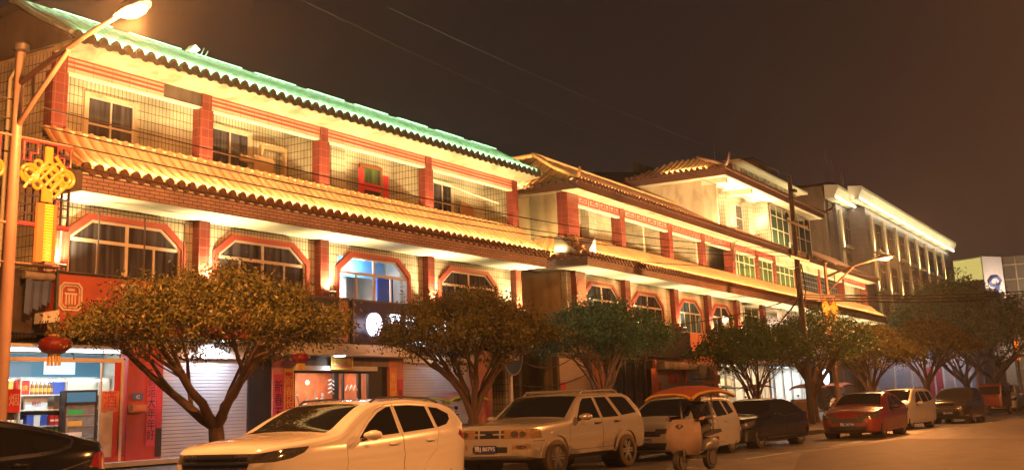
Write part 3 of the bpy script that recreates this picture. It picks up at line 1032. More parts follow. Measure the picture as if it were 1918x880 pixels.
GB = 'spring festival paper banners on the shop fronts'
t = banner('pink red paper banner with black characters on the pillar right of the wine shop', 20.33, .95, 2.65, .28, 21.995, '财运大年年好', 'paper_pink', 'letter_black', .26, GB)
t = thing('paper_strip', 'torn red paper strip beside the white shutter right of the wine shop', 'paper banner', (20.58, 21.995, 1.0), 0, GB)
MB().box(-.1, .09, -.007, 0, .35, 1.62).build('paper', 'paper_red', t)
MB().box(-.1, .09, -.012, -.008, -.3, .35).build('tarp', 'sign_dark', t)
t = banner('pink red banner with black characters left of the orange lit restaurant', 24.83, .9, 2.62, .36, 22.035, '新春五福', 'paper_pink', 'letter_black', .36, GB)
t = banner('yellow edged red banner with yellow characters next to the restaurant glass', 25.24, .9, 2.78, .38, 22.035, '新春长城内', 'paper_red', 'paper_yellow', .31, GB)
MB().box(-.19, -.15, -.012, -.009, 0, 1.88).box(.15, .19, -.012, -.009, 0, 1.88).box(-.15, .15, -.012, -.009, 1.78, 1.88).build('edge', 'paper_yellow', t)
t = banner('orange red banner with pale yellow characters right of the restaurant door', 30.02, .9, 2.85, .34, 22.035, '春明梦大江人', 'paper_orange', 'letter_gold', .28, GB)
MB().box(-.17, -.13, -.012, -.009, 0, 1.95).box(.13, .17, -.012, -.009, 0, 1.95).build('edge', 'paper_yellow', t)
t = banner('narrow red banner with green yellow characters beside the white shutter', 30.40, .9, 2.5, .26, 22.035, '福寿安康乐', 'paper_red', 'glass_green', .2, GB)
t = thing('lintel_banner', 'gold on orange lucky banner hung over the restaurant door', 'paper banner', (27.4, 21.93, 2.76), 0, GB)
MB().box(-.5, .5, -.012, 0, 0, .42).build('paper', 'paper_orange', t)
MB().ring([(-.5, 0), (-.5, .42), (.5, .42), (.5, 0)], [(-.44, .05), (-.44, .37), (.44, .37), (.44, .05)], -.018, -.0125).build('edge', 'letter_gold', t)
text('迎春接福', .2, 'letter_gold', t, (0, -.014, .21), depth=.002, weight=.004)
t = banner('narrow red paper strip on the salmon wall right of the second shutter', 35.35, 1.0, 2.5, .2, 21.995, '恭贺新禧', 'paper_red', 'letter_red', .18, GB)
# door papers on the top floor
GT = 'red papers round the brown door on the top floor'
for (x, lab) in ((29.95, 'red paper couplet left of the brown top floor door'), (31.62, 'red paper couplet right of the brown top floor door')):
    banner(lab, x, 8.0, 9.25, .30, 23.145 if x < 30 else 23.395, '花好月圆', 'paper_red', 'letter_red', .26, GT)
t = thing('door_banner', 'red paper strip across the brown top floor door', 'paper banner', (30.75, 23.33, 8.62), 0, GT)
MB().box(-.5, .5, -.008, 0, 0, .24).build('paper', 'paper_red', t)
text('四季平安', .17, 'letter_red', t, (0, -.01, .12), depth=.001)

# house number and meter box
t = thing('number_plate', 'small blue house number plate reading 42 on the red pillar', 'number plate', (19.9, 21.995, 2.0))
MB().box(-.16, .16, -.012, 0, 0, .17).build('plate', 'paper_blue', t)
text('42', .13, 'plastic_white', t, (0, -.014, .075), depth=.001)
t = thing('meter_box', 'pale metal meter box under the house number plate', 'meter box', (19.85, 21.98, 1.72))
MB().box(-.24, .24, -.12, 0, 0, .2).build('box', 'wood_brown', t)
MB().box(-.2, .2, -.13, -.121, .03, .17).build('lid', 'paper_orange', t)


# red lanterns under the canopy
def lantern(loc, label, r=.42):
    t = thing('red_lantern', label, 'lantern', loc, 0, 'red lanterns hung in front of the shops')
    pr = [(r * .35, -.55 * r)] + [(r * math.cos(a), .62 * r * math.sin(a)) for a in np.linspace(-.95, .95, 9)] + [(r * .35, .55 * r)]
    body = MB()
    n = 24
    vs = []
    for rr, h in pr:
        for k in range(n):
            q = rr * (1.0 if k % 2 else .965)
            vs.append((q * math.cos(2 * PI * k / n), q * math.sin(2 * PI * k / n), h))
    fs = [(i * n + k, i * n + (k + 1) % n, (i + 1) * n + (k + 1) % n, (i + 1) * n + k) for i in range(len(pr) - 1) for k in range(n)]
    body.add(vs, fs)
    body.build('body', 'lantern_red', t, smooth=50)
    MB().lathe([(r * .4, .5 * r), (r * .42, .62 * r), (r * .1, .66 * r)], 16).lathe([(r * .4, -.5 * r), (r * .4, -.62 * r), (0, -.62 * r)], 16).parts('cap', 'letter_gold', t, 40)
    MB().tube([(0, 0, .6 * r), (0, 0, 1.5 * r)], .01, 5).build('cord', 'cable', t)
    tl = MB()
    for k in range(10):
        a = 2 * PI * k / 10
        tl.tube([(.10 * math.cos(a), .10 * math.sin(a), -.6 * r), (.12 * math.cos(a), .12 * math.sin(a), -1.25 * r)], .022, 4)
    tl.build('tassel', 'letter_gold', t)
    return t


lantern((16.72, 21.0, 3.14), 'red lantern with gold tassel hanging in front of the wine shop window', .34)
lantern((24.75, 21.2, 3.0), 'red lantern half hidden in leaves left of the restaurant', .25)

# awning scrap and cloth hung at the left end of the big sign
t = thing('rolled_awning', 'grey rolled awning hanging on the wall left of the orange sign', 'awning', (16.75, 21.7, 3.9))
MB().tube([(-.35, 0, .75), (0, -.06, .72), (.38, 0, .75)], .09, 8).build('roll', 'plaster_grey', t, smooth=60)
cl = MB()
for i in range(6):
    a = -.3 + i * .11
    cl.quad((a, -.02 - .05 * (i % 2), .7), (a + .11, -.02 - .05 * ((i + 1) % 2), .7), (a + .10, -.05 * ((i + 1) % 2), -.1 + .05 * i), (a, -.05 * (i % 2), -.05 + .05 * i))
cl.build('cloth', 'tarp_blue', t)
MB().tube([(-.6, 0, .95), (.45, 0, .95)], .03, 6).tube([(-.6, 0, .95), (-.6, .3, .95)], .02, 6).build('bracket', 'steel_dark', t)
t = thing('wall_speaker', 'pale horn shaped box on the wall left of the orange sign', 'speaker box', (16.95, 21.6, 3.62))
MB().prism([(-.22, 0), (.22, .05), (.2, .3), (-.2, .22)], 'y', -.15, .12).build('box', 'plastic_white', t)
MB().box(-.05, .05, .121, .4, .1, .16).build('bracket', 'steel_dark', t)

# furniture left on the loggia
t = thing('timber_frame', 'old wooden door frame leaning in the top floor loggia', 'door frame', (25.6, 23.0, 7.9))
MB().ring([(-.55, 0), (-.55, 1.25), (.55, 1.3), (.55, 0)], [(-.46, 0), (-.46, 1.16), (.45, 1.2), (.45, 0)], -.05, .05).build('frame', 'old_wood', t)
MB().box(-1.5, -.1, -.16, -.1, .62, .80).box(-1.0, -.2, -.2, -.165, .3, .85).parts('plank', 'old_wood', t)
t = thing('cardboard_sheet', 'brown board leaning on the wall of the right loggia', 'board', (36.35, 23.2, 7.95))
MB().prism([(-.45, 0), (-.40, 1.0), (.05, .95), (.45, .85), (.5, 0)], 'y', 0, .04).build('board', 'wood_brown', t)
t = thing('stick', 'thin wooden stick leaning in the third loggia', 'stick', (33.2, 23.2, 7.8))
MB().tube([(0, 0, 0), (.25, .12, 1.55)], .02, 6).build('shaft', 'old_wood', t)
t = thing('clothes_pole', 'pale bamboo clothes pole across the right loggia', 'pole', (32.4, 22.2, 8.9))
MB().tube([(0, 0, .25), (4.9, .2, .02)], .022, 6).build('shaft', 'soffit_paint', t)
t = thing('security_bars', 'dark rods in front of the first arched window above the orange sign', 'window rods', (18.3, 21.55, 4.76))
rods = MB()
for x in (-.1, 1.25, 2.5):
    rods.tube([(x, 0, 0), (x, 0, 1.45)], .018, 6)
rods.tube([(-1.1, 0, 1.45), (2.7, 0, 1.45)], .015, 6).tube([(-1.2, 0, 0), (4.0, 0, 0)], .02, 6)
rods.parts('rod', 'steel_dark', t)
# roof bits
t = thing('roof_floodlight', 'white floodlight and clamp on the green lit roof ridge', 'floodlight', (22.6, 23.2, 11.33))
MB().prism([(-.25, .05), (-.1, .22), (.1, .12), (-.05, 0)], 'y', -.12, .12).build('housing', 'plastic_white', t)
MB().tube([(.2, 0, -.05), (.35, 0, .25)], .02, 5).tube([(.35, 0, -.05), (.5, 0, .2)], .02, 5).build('bracket', 'steel', t)


# ================================================================== second shophouse, warm lit
B2 = thing('shophouse', 'cream shophouse with red key pattern frieze, orange eaves and a lit top storey', 'building', (41.97, 22.0, 0), R(1.5))
L2 = 52.9
UP = [.5, 5.5, 11.2, 15.8, 20.45, 24.85, 28.3, 33.0, 38.6, 45.2, 52.5]
LO = [.85, 5.6, 11.4, 16.05, 20.6, 25.3, 29.4, 34.2, 40.0, 46.3, 52.4]


def b2w(x, y, z):
    c, s_ = math.cos(R(1.5)), math.sin(R(1.5))
    return (41.97 + x * c - y * s_, 22.0 + x * s_ + y * c, z)


w = MB()
w.box(0, 22.0, .16, .4, 4.75, 6.86).box(43, L2, .16, .4, 4.75, 6.86)
w.box(.0, .22, .45, 1.7, 7.2, 10.0).box(.22, 8.3, 1.5, 1.7, 7.2, 10.0).box(9.3, 44, 1.5, 1.7, 7.2, 10.0).box(44, L2, .9, 1.1, 7.2, 10.0)
w.box(2.6, 3.4, 1.1, 1.5, 7.2, 10).box(4.4, 5.2, 1.1, 1.5, 7.2, 10).box(8.3, 8.5, .2, 1.7, 7.2, 10).box(15.3, 15.5, .2, 1.5, 7.2, 10).box(11.0, 11.2, .2, 1.5, 7.2, 10)
w.build('wall', 'cream_tile_plain', B2)
MB().box(-.0, .16, .46, 9, 7.3, 9.95).box(-.0, .16, .44, 9, .6, 7.3).box(0, L2, 8.8, 9, .6, 9.95).box(L2 - .2, L2, .4, 8.8, .6, 9.95).parts('flank_wall', 'plaster_ochre', B2)
MB().box(.2, L2 - .2, .42, 1.45, 6.92, 7.2).box(.2, 43, .4, 8.8, 6.84, 6.9).build('floor_slab', 'plaster_cream', B2)
s = MB()
s.prism([(.15, 6.88), (-1.25, 6.80), (-1.25, 7.10), (-1.3, 7.14), (-.9, 7.34), (-.42, 7.66), (-.06, 8.02), (.15, 8.02)], 'x', -.95, L2 + .3)
s.build('balcony_slab', 'plaster_grey', B2)
MB().box(-.94, L2 + .29, -1.24, .15, 6.778, 6.794).box(-.94, -.02, .15, 1.2, 6.778, 6.794).build('soffit', 'soffit_paint', B2)
MB().box(-.95, L2 + .3, -1.263, -1.252, 6.79, 7.08).build('brick_band', 'mauve_brick', B2)
MB().box(-.98, L2 + .3, -1.30, -1.254, 7.085, 7.125).build('gutter_board', 'plaster_white', B2)
# side return of the balcony roof at the near corner
s = MB()
s.prism([(-.0, 6.80), (-.95, 6.80), (-.95, 7.1), (-1.0, 7.14), (-.75, 7.30), (-.38, 7.6), (0, 7.98)], 'y', -1.2, 1.6)
s.build('corner_slab', 'mauve_brick', B2)
prof = [(-1.34, 7.20), (-.9, 7.42), (-.44, 7.74), (-.03, 8.14)]
tile_roof(B2, 'balcony_roof', 'roof_clay', 'roof_clay_dark', L2 + 1.6, prof, .33, .085, hip0=True, x0=-1.05, seed=11)
tile_roof(B2, 'corner_roof', 'roof_clay', 'roof_clay_dark', 3.0, [(-1.05, 7.2), (-.75, 7.36), (-.36, 7.68), (-.02, 8.1)], .33, .085, hip1=True, x0=0, seed=12,
          frame=lambda u, y, z: (y, 1.65 - u, z))
MB().tube([(-1.1, -1.38, 7.36), (-1.0, -1.3, 7.30), (-.7, -.9, 7.5), (-.35, -.44, 7.8), (0, 0, 8.2)], [.06, .055, .05, .05, .05], 8).tube([(-1.02, -1.32, 7.3), (-1.14, -1.44, 7.38), (-1.18, -1.5, 7.5)], [.06, .05, .02], 8).parts('corner_ridge', 'roof_clay', B2, smooth=60)
MB().tube([(0, -.03, 8.16), (L2 + .2, -.03, 8.16)], .05, 8).build('ridge', 'roof_clay', B2, smooth=60)
# upper eave
s = MB()
s.box(-.0, L2 + .1, .0, 8.8, 9.98, 10.04)
s.prism([(.0, 9.95), (-.75, 9.98), (-.75, 10.04), (0, 10.05)], 'x', -.5, L2 + .5)
s.build('eave_soffit', 'plaster_cream', B2)
MB().box(-.55, L2 + .5, -.80, -.752, 9.94, 10.27).box(-.55, -.50, -.75, 4.5, 9.94, 10.2).build('fascia', 'roof_clay_dark', B2)
prof = [(-.86, 10.28), (.6, 10.95), (2.9, 12.25)]
tile_roof(B2, 'roof', 'roof_clay', 'roof_clay_dark', 34, prof, .33, .085, hip0=True, x0=-.62, seed=13, drip=.06)
tile_roof(B2, 'roof', 'roof_clay', 'roof_clay_dark', 13.5, [(-.86, 10.28), (.4, 10.9), (1.9, 11.9)], .33, .085, hip1=True, x0=40.4, seed=14, drip=.06)
tile_roof(B2, 'roof', 'roof_clay', 'roof_clay_dark', 9.2, [(-.62, 10.22), (.7, 10.9), (2.9, 12.22)], .33, .085, hip0=True, hip1=True, x0=0, seed=15,
          frame=lambda u, y, z: (y, 8.3 - u, z), drip=.06)
MB().tube([(-.72, -.96, 10.46), (-.4, -.62, 10.5), (1.2, 1.1, 11.3), (2.9, 2.9, 12.36)], [.12, .10, .09, .1], 8).tube([(-.62, -.86, 10.42), (-.82, -1.02, 10.5), (-.9, -1.1, 10.66), (-.9, -1.1, 10.74)], [.09, .08, .06, .02], 8).parts('corner_ridge', 'roof_clay', B2, smooth=60)
MB().tube([(2.9, 2.95, 12.36), (8, 2.95, 12.34), (20, 2.95, 12.36), (33, 2.95, 12.34)], .13, 8).tube([(2.8, 2.9, 12.3), (2.85, 5.4, 12.3)], .12, 8).build('ridge', 'roof_clay', B2, smooth=60)
MB().quad((2.9, 2.9, 12.24), (52, 2.9, 11.9), (52, 8.8, 10.1), (2.9, 5.2, 12.24)).build('rear_roof', 'roof_clay_dark', B2)


def meander(mb, x0, z0, w_, h, y0, y1):
    """one squared spiral pair of the key pattern"""
    t_ = h * .20
    def bar(a, b_, c, d):
        mb.box(x0 + a * w_, x0 + b_ * w_, y0, y1, z0 + c * h, z0 + d * h)
    k = t_ / w_
    bar(0, 1, 0, .19)
    bar(0, k, .19, 1)
    bar(k, .46, .82, 1)
    bar(.46 - k, .46, .36, .82)
    bar(.2, .46 - k, .36, .52)
    bar(1 - k, 1, .19, 1)
    bar(.56, 1 - k, .82, 1)
    bar(.56, .56 + k, .36, .82)
    bar(.56 + k, .8, .36, .52)


for k in range(10):
    a, b_ = UP[k] + (.5 if k == 0 else .26), UP[k + 1] - .26
    plain = k in (6, 7, 8)
    MB().box(a, b_, -.01, .14, 9.56, 9.98).build('frieze', 'pale_pink_tile' if not plain else 'plaster_cream', B2)
    MB().box(a, b_, -.02, .15, 9.50, 9.558).build('frieze_trim', 'soffit_paint', B2)
    if not plain:
        m_ = MB()
        n = 4 if k < 2 else 5
        p = (b_ - a) / n
        for i in range(n):
            meander(m_, a + i * p + .06, 9.61, p - .12, .32, -.03, -.0105)
        m_.build('key_pattern', 'red_paint', B2)
for k, x in enumerate(UP):
    cw = .5 if k == 0 else .24
    MB().box(x - cw, x + cw, -.045, .42, 8.05, 9.97).build('column', 'red_tile', B2)
for k, x in enumerate(LO):
    if k >= 6 and k < 9:
        MB().box(x - .42, x + .42, -.06, .3, 4.6, 6.776).build('column', 'plaster_white', B2)
    else:
        cw = .45 if k == 0 else .28
        MB().box(x - cw, x + cw, -.06, .16, 4.78, 6.776).build('column', 'red_tile', B2)
arch_window(B2, 1.3, 5.1, 4.72, 6.5, .8, .6, .16, 'pane_curtain', fw=.12)
arch_window(B2, 6.3, 10.0, 4.72, 6.42, .8, .55, .16, 'pane_curtain', fw=.12)
arch_window(B2, 11.9, 15.2, 4.72, 6.42, .8, .55, .16, 'pane_blue', fw=.12)
arch_window(B2, 16.6, 19.9, 4.72, 6.42, .8, .55, .16, 'pane_curtain', fw=.12)
panel_door(B2, 1.25, 2.5, 7.2, 9.25, 1.5)
panel_door(B2, 3.5, 4.3, 7.2, 9.25, 1.5)
for a, b_ in ((12.9, 13.9), (14.0, 14.9), (17.0, 18.2)):
    grid_window(B2, a, b_, 7.6, 9.35, 1.5, 1, .3)
# glazed loggias
for a, b_, n in ((20.75, 24.55, 4), (25.15, 28.0, 3), (28.6, 32.6, 4)):
    grid_window(B2, a, b_, 8.12, 9.48, .1, n, .35, 'pane_green')
for a, b_ in ((33.3, 38.2), (38.9, 43.6)):
    grid_window(B2, a, b_, 8.12, 9.48, .1, 8, .3, 'glass_dark', 'steel_dark', rows=[8.6, 8.95, 9.25])
# glazed first floor hall in the middle
grid_window(B2, 20.95, 24.8, 5.3, 6.6, .2, 3, .4, 'pane_green')
MB().box(22, 43, 2.0, 2.1, 4.6, 6.86).box(21.9, 22, .3, 2.0, 4.6, 6.86).build('hall_wall', 'plaster_white', B2)
MB().box(20.95, 24.9, .22, .3, 4.6, 5.3).build('parapet', 'red_tile', B2)
lamp('AREA', 'hall_light', (33.5, .8, 6.7), 420, (1, .72, .55), B2, 16, (0, 0, 0), sy=.5)
# upper storey set back over the roof
MB().box(20.2, 29.6, 1.4, 1.6, 10.5, 13.6).build('wall', 'cream_tile', B2)
MB().box(20.0, 20.2, .5, 8, 10.4, 13.55).build('wall', 'plaster_cream', B2)
MB().box(39.3, 39.5, .55, 8, 10.2, 13.55).box(29.6, 29.8, .5, 1.6, 10.4, 13.5).parts('wall', 'cream_tile', B2)
MB().box(20.2, 39.3, 7.8, 8, 10, 13.5).build('wall', 'plaster_dark', B2)
MB().box(19.3, 39.9, -.3, 8.2, 13.55, 13.66).build('eave_soffit', 'soffit_paint', B2)
MB().box(19.9, 20.25, -.15, 1.3, 13.25, 13.545).parts('beam', 'soffit_paint', B2)
MB().box(24.4, 24.7, -.15, 1.4, 13.25, 13.545).parts('beam', 'soffit_paint', B2)
MB().box(19.25, 39.95, -.42, -.305, 13.55, 13.93).build('fascia', 'roof_clay_dark', B2)
MB().box(19.15, 19.25, -.42, 6, 13.55, 13.90).build('fascia', 'roof_clay_dark', B2)
tile_roof(B2, 'roof', 'roof_clay', 'roof_clay_dark', 21.2, [(-.48, 13.95), (.7, 14.45), (1.9, 15.05)], .33, .085, hip0=True, hip1=True, x0=19.0, seed=16, drip=.06)
tile_roof(B2, 'roof', 'roof_clay', 'roof_clay_dark', 6, [(-.26, 13.95), (.9, 14.45), (2.0, 15.05)], .33, .085, hip0=True, hip1=True, x0=0, seed=17,
          frame=lambda u, y, z: (19.25 + y, 5.6 - u, z), drip=.06)
MB().tube([(19.0, -.5, 14.1), (20.1, .7, 14.6), (21.3, 1.9, 15.15)], .12, 8).tube([(19.05, -.5, 14.12), (18.7, -.8, 14.27), (18.6, -.9, 14.65)], [.13, .1, .03], 8).parts('corner_ridge', 'roof_clay_dark', B2, smooth=60)
MB().tube([(40.1, -.5, 14.05), (40.5, -.8, 14.25), (40.8, -1.0, 14.6)], [.13, .1, .03], 8).parts('corner_ridge', 'roof_clay_dark', B2, smooth=60)
for a, b_ in ((21.8, 22.9), (25.8, 27.1)):
    grid_window(B2, a, b_, 10.6, 13.0, 1.4, 1, .35)
    MB().box(b_, b_ + .9, 1.0, 1.4, 10.5, 13.2).parts('window_jamb', 'cream_tile', B2)
grid_window(B2, 30.0, 33.9, 10.7, 13.45, .5, 3, .3, 'glass_green', rows=[11.9, 12.75])
grid_window(B2, 34.9, 39.2, 10.7, 13.45, .5, 3, .3, 'glass_green', rows=[11.9, 12.75])
MB().box(30.0, 39.3, .52, .75, 10.1, 10.7).build('parapet', 'salmon_paint', B2)
MB().box(33.9, 34.9, .52, 1.05, 10.7, 13.5).build('wall', 'cream_tile_plain', B2)
# green glazed clerestory on top
MB().box(28.2, 43.2, 2.22, 7, 13.6, 14.95).build('clerestory_base', 'plaster_cream', B2)
for i in range(5):
    a = 30.4 + i * 2.5
    grid_window(B2, a, a + 2.2, 14.98, 16.0, 2.2, 2, .0, 'glass_green', rows=[])
MB().box(28.6, 30.2, 2.22, 7, 14.95, 16.05).box(30.2, 43.2, 2.27, 7, 14.95, 16.05).build('clerestory_wall', 'plaster_cream', B2)
MB().box(28.2, 43.9, 1.6, 7.4, 16.05, 16.2).build('clerestory_roof', 'soffit_paint', B2)
lamp('AREA', 'clerestory_light', (36, .9, 14.7), 170, (1, .85, .45), B2, 13, (R(150), 0, 0), sy=.3)

GU2 = 'floodlights on the ledges of the key pattern shophouse'
for k, x in enumerate(LO):
    lab = 'floodlight at the foot of the %s lower pier of the key pattern shophouse' % (ORD + ['tenth', 'last'])[k]
    white = 6 <= k < 9
    uplight(b2w(x + (.55 if k == 0 else .3), -.27, 4.82), lab, GU2, 500, R(1.5), col=(1, .86, .52) if white else (1.0, .80, .40))
for k, x in enumerate((21.0, 24.6, 28.6)):
    uplight(b2w(x, .90, 11.3), 'floodlight under the bright top storey, %s from the street lamp side' % ['farthest', 'middle', 'nearest'][k], GU2, 520, R(1.5), col=(1, .86, .45))
led_run(B2, -.9, L2, -1.37, 7.40, 66, (1.0, 0.70, 0.31), 116, 6, seen=False, wall=13)
led_run(B2, -.4, 33, -.88, 10.48, 110, (1.0, 0.68, 0.34), 112, 4, seen=False)
led_run(B2, 40.6, 53.4, -.88, 10.48, 100, (1.0, 0.68, 0.34), 112, 2, seen=False)
lamp('AREA', 'led_light', (-1.0, .6, 7.5), 120, (1, .7, .28), B2, 1.8, (R(100), 0, R(-90)), sy=.06)
lamp('AREA', 'led_light', (-.75, 3.0, 10.45), 480, (1, .7, .28), B2, 3.0, (R(100), 0, R(-90)), sy=.06)
lamp('AREA', 'led_light', (19.0, 1.8, 14.15), 170, (1, .75, .3), B2, 2.4, (R(110), 0, R(-90)), sy=.06)

# ground floor of the second shophouse
MB().box(-1.3, 34.4, -.6, .2, .552, .70).build('step', 'step_stone', B2)
MB().box(2.05, 2.85, .05, .3, .7, 4.7).box(8.42, 8.7, .05, .3, .7, 4.7).box(12.1, 12.45, .05, .3, .7, 4.7).box(16.1, 16.75, .05, .3, .7, 4.7).parts('shop_pillar', 'salmon_paint', B2)
MB().box(3.3, 4.0, .1, .3, .7, 4.7).box(-1.3, -1.1, .1, .3, .7, 3.4).parts('shop_pillar', 'plaster_dark', B2)
MB().box(-1.3, 16.7, .06, .4, 3.35, 4.72).box(43, L2, .1, .4, .6, 4.75).parts('shop_lintel', 'plaster_grey', B2)
MB().box(-1.1, 2.05, .16, .2, .7, 3.35).box(8.7, 12.1, .16, .2, .7, 3.35).parts('roller_shutter', 'shutter_grey', B2)
MB().box(12.45, 16.1, .16, .2, .7, 3.35).parts('roller_shutter', 'shutter_white', B2)
MB().box(8.6, 16.2, -.35, .16, 2.95, 3.28).parts('shutter_box', 'plaster_grey', B2)
gl = MB()
for x in (4.0, 5.1, 6.2, 7.3):
    gl.box(x, x + .14, .1, .2, .7, 3.35)
gl.build('shop_door_frame', 'dark_frame', B2)
MB().box(4.0, 8.4, .18, .2, .7, 3.35).build('shop_glass', 'glass_dark', B2)
MB().box(4.6, 7.0, 1.2, 1.24, .7, 2.2).build('shop_counter', 'wood_brown', B2)
# bright shops
MB().box(16.8, 34.4, 3.0, 3.1, .65, 3.5).box(16.7, 16.8, .2, 3.1, .65, 3.5).box(34.4, 34.5, .2, 3.1, .65, 3.5).box(16.8, 34.4, .2, 3.0, 3.42, 3.5).box(25.6, 25.9, .1, 3.0, .65, 3.42).build('shop_room', 'plaster_white', B2)
MB().box(16.8, 25.6, 2.4, 2.95, .7, 1.9).box(26, 34.4, 2.4, 2.95, .7, 1.6).build('shop_display', 'fabric_white', B2)
pm('goods_mix', (.5, .36, .22), .5, var=.8, scale=5)
for z in (1.2, 1.75, 2.3):
    MB().box(17.4, 25.2, 2.2, 2.38, z, z + .38).build('shop_goods', 'goods_mix', B2)
for a, b_, m_ in ((17.0, 21.0, 'shop_glow_warm'), (21.4, 25.2, 'shop_glow_warm'), (26.2, 30, 'shop_glow'), (30.4, 34.2, 'shop_glow')):
    MB().box(a, b_, 1.4, 1.7, 3.34, 3.41).build('ceiling_panel', m_, B2)
lamp('AREA', 'shop_light', (21, 1.4, 3.3), 420, (1, .84, .58), B2, 7.5, (0, 0, 0), sy=.8)
lamp('AREA', 'shop_light', (30, 1.4, 3.3), 430, (.80, .93, 1.0), B2, 7.5, (0, 0, 0), sy=.8)
fr = MB()
for x in (16.8, 18.1, 19.4, 20.9, 22.4, 24.0, 25.5, 26.6, 28.4, 30.2, 32.2, 34.3):
    fr.box(x, x + .11, .1, .2, .7, 3.3)
fr.box(16.8, 34.4, .1, .2, 3.3, 3.42).box(16.8, 22.4, .11, .19, 2.05, 2.13)
fr.build('shop_door_frame', 'alu_frame', B2)
MB().box(16.75, 34.5, -.5, .1, 3.43, 3.62).build('canopy', 'plaster_white', B2)
MB().box(16.75, 43, .1, .4, 3.63, 4.6).parts('shop_lintel', 'plaster_white', B2)
# signs on it
def sign2(name, label, x0, x1, z0, z1, y, mat, body=None, ink='letter_red', size=.5, dz=0, n='lettering', th=.2, sx=1.0, weight=.012):
    t = thing(name, label, 'shop sign', b2w((x0 + x1) / 2, y, z0), R(1.5))
    MB().box(-(x1 - x0) / 2, (x1 - x0) / 2, 0, th, 0, z1 - z0).build('board', mat, t)
    if body:
        text(body, size, ink, t, (0, -.015, (z1 - z0) / 2 + dz), sx=sx, weight=weight)
    return t


sign2('shop_sign', 'blank dark signboard above the shutters behind the third tree', 2.0, 12.35, 3.5, 4.72, -.25, 'sign_dark')
t = sign2('shop_sign', 'salmon signboard with dark red characters under the small air conditioner', 12.45, 20.2, 3.3, 4.72, -.2, 'salmon_paint', '如家旅馆', 'letter_red', .62, .25, weight=.02)
t = sign2('shop_sign', 'blue and white lit sign half hidden behind the fourth tree', 22.6, 27.8, 3.75, 4.55, -.2, 'sign_blue', '通信', 'led_cool', .62)
text('通信', .3, 'led_violet', t, (-2.1, -.015, .35))
MB().box(-.25, .25, -.03, -.001, .1, .35).build('lit_patch', 'led_yellow', t)
t = sign2('shop_sign', 'violet lit sign on dark board seen between fifth and fourth tree', 29.3, 33.6, 3.3, 3.95, -.55, 'sign_violet', '手机专卖', 'led_cool', .34)
text('专卖', .3, 'led_violet', t, (-1.5, -.015, .25))
t = thing('round_sign', 'round white lit sign hung beside the fifth tree', 'shop sign', b2w(35.6, -.6, 2.7), R(1.5))
MB().lathe([(0, -.1), (.45, -.1), (.5, 0), (.45, .1), (0, .1)], 24, (0, 0, 0), 'y').build('disc', 'led_cool', t, smooth=40)
MB().tube([(0, 0, .5), (0, .5, .6)], .03, 6).build('bracket', 'steel_dark', t)
t = sign2('notice', 'small red paper notice on the pinkish shutter', 10.2, 11.5, 2.35, 2.8, .14, 'paper_red', '福', 'letter_pale', .36, th=.01)
t = sign2('notice', 'narrow red paper notice at the left edge of the pinkish shutter', -.95, -.55, 1.3, 2.4, .14, 'paper_red', '出租', 'letter_pale', .2, th=.01)
t = banner('glowing orange red banner between the third tree stems', 0, .8, 3.0, .42, 0, '新春快乐', 'paper_orange', 'letter_red', .4, GB, R(1.5), loc=b2w(3.05, .03, .8))
t = banner('orange red banner with dark characters left of the shutter with red notice', 0, .8, 3.0, .5, 0, '万事如意', 'paper_orange', 'letter_red', .42, GB, R(1.5), loc=b2w(8.1, .03, .8))
t = banner('pale red banner on the shutter edge right of the orange banner', 0, .8, 2.4, .4, 0, '吉祥', 'paper_red', 'letter_pale', .3, GB, R(1.5), loc=b2w(8.92, .12, .8))


# air conditioners
def aircon(loc, label, rz=R(1.5), w=.85, mats='plastic_white'):
    t = thing('air_conditioner', label, 'air conditioner', loc, rz, 'outdoor air conditioner units on the key pattern shophouse')
    MB().box(-w / 2, w / 2, -.32, 0, 0, .6).build('casing', mats, t)
    fan = MB()
    for r_ in (.08, .14, .20, .25):
        fan.lathe([(r_ - .012, -.335), (r_ + .012, -.335), (r_ + .012, -.322), (r_ - .012, -.322)], 20, (-.1, 0, .3), 'y')
    for k in range(8):
        a = PI * k / 8
        fan.tube([(-.1 - .25 * math.cos(a), -.33, .3 - .25 * math.sin(a)), (-.1 + .25 * math.cos(a), -.33, .3 + .25 * math.sin(a))], .008, 4)
    fan.build('fan_grille', 'steel_dark', t)
    MB().box(-w / 2, -w / 2 + .05, -.38, .3, -.06, 0).box(w / 2 - .05, w / 2, -.38, .3, -.06, 0).build('bracket', 'steel_dark', t)
    return t


aircon(b2w(17.4, -.35, 5.1), 'white air conditioner on the wall right of the blue lit arched window')
aircon(b2w(34.2, .75, 10.75), 'white air conditioner under the green glass top storey windows', w=1.1)
aircon(b2w(41.0, .7, 10.3), 'white air conditioner at the right end under the top storey windows', w=1.2)
aircon(b2w(13.2, -.45, 2.55), 'grimy air conditioner above the white shutter by the salmon sign', w=1.0, mats='plaster_grey')
t = thing('brown_board', 'brown board fixed in front of the white shutter below an air conditioner', 'board', b2w(14.6, -.38, 2.3), R(1.5))
MB().box(-1.3, 1.2, -.03, 0, 0, .42).build('board', 'wood_brown', t)
t = thing('downpipe', 'grey downpipe with elbow beside the fifth upper column', 'pipe', b2w(20.1, -.3, 7.9), R(1.5))
MB().tube([(0, 0, 0), (0, 0, 2.0), (0, -.3, 2.15), (0, -.55, 2.4)], .05, 8).build('pipe', 'plaster_grey', t, smooth=60)
t = thing('water_tank', 'dark tank on the roof behind the lit top storey', 'tank', b2w(46.8, 6.0, 17.0), R(1.5))
MB().box(-1.6, 1.6, -1, 1, 0, 1.9).build('body', 'plastic_black', t)
MB().box(-1.7, 1.7, -1.1, 1.1, 1.9, 2.0).build('lid', 'steel_dark', t)
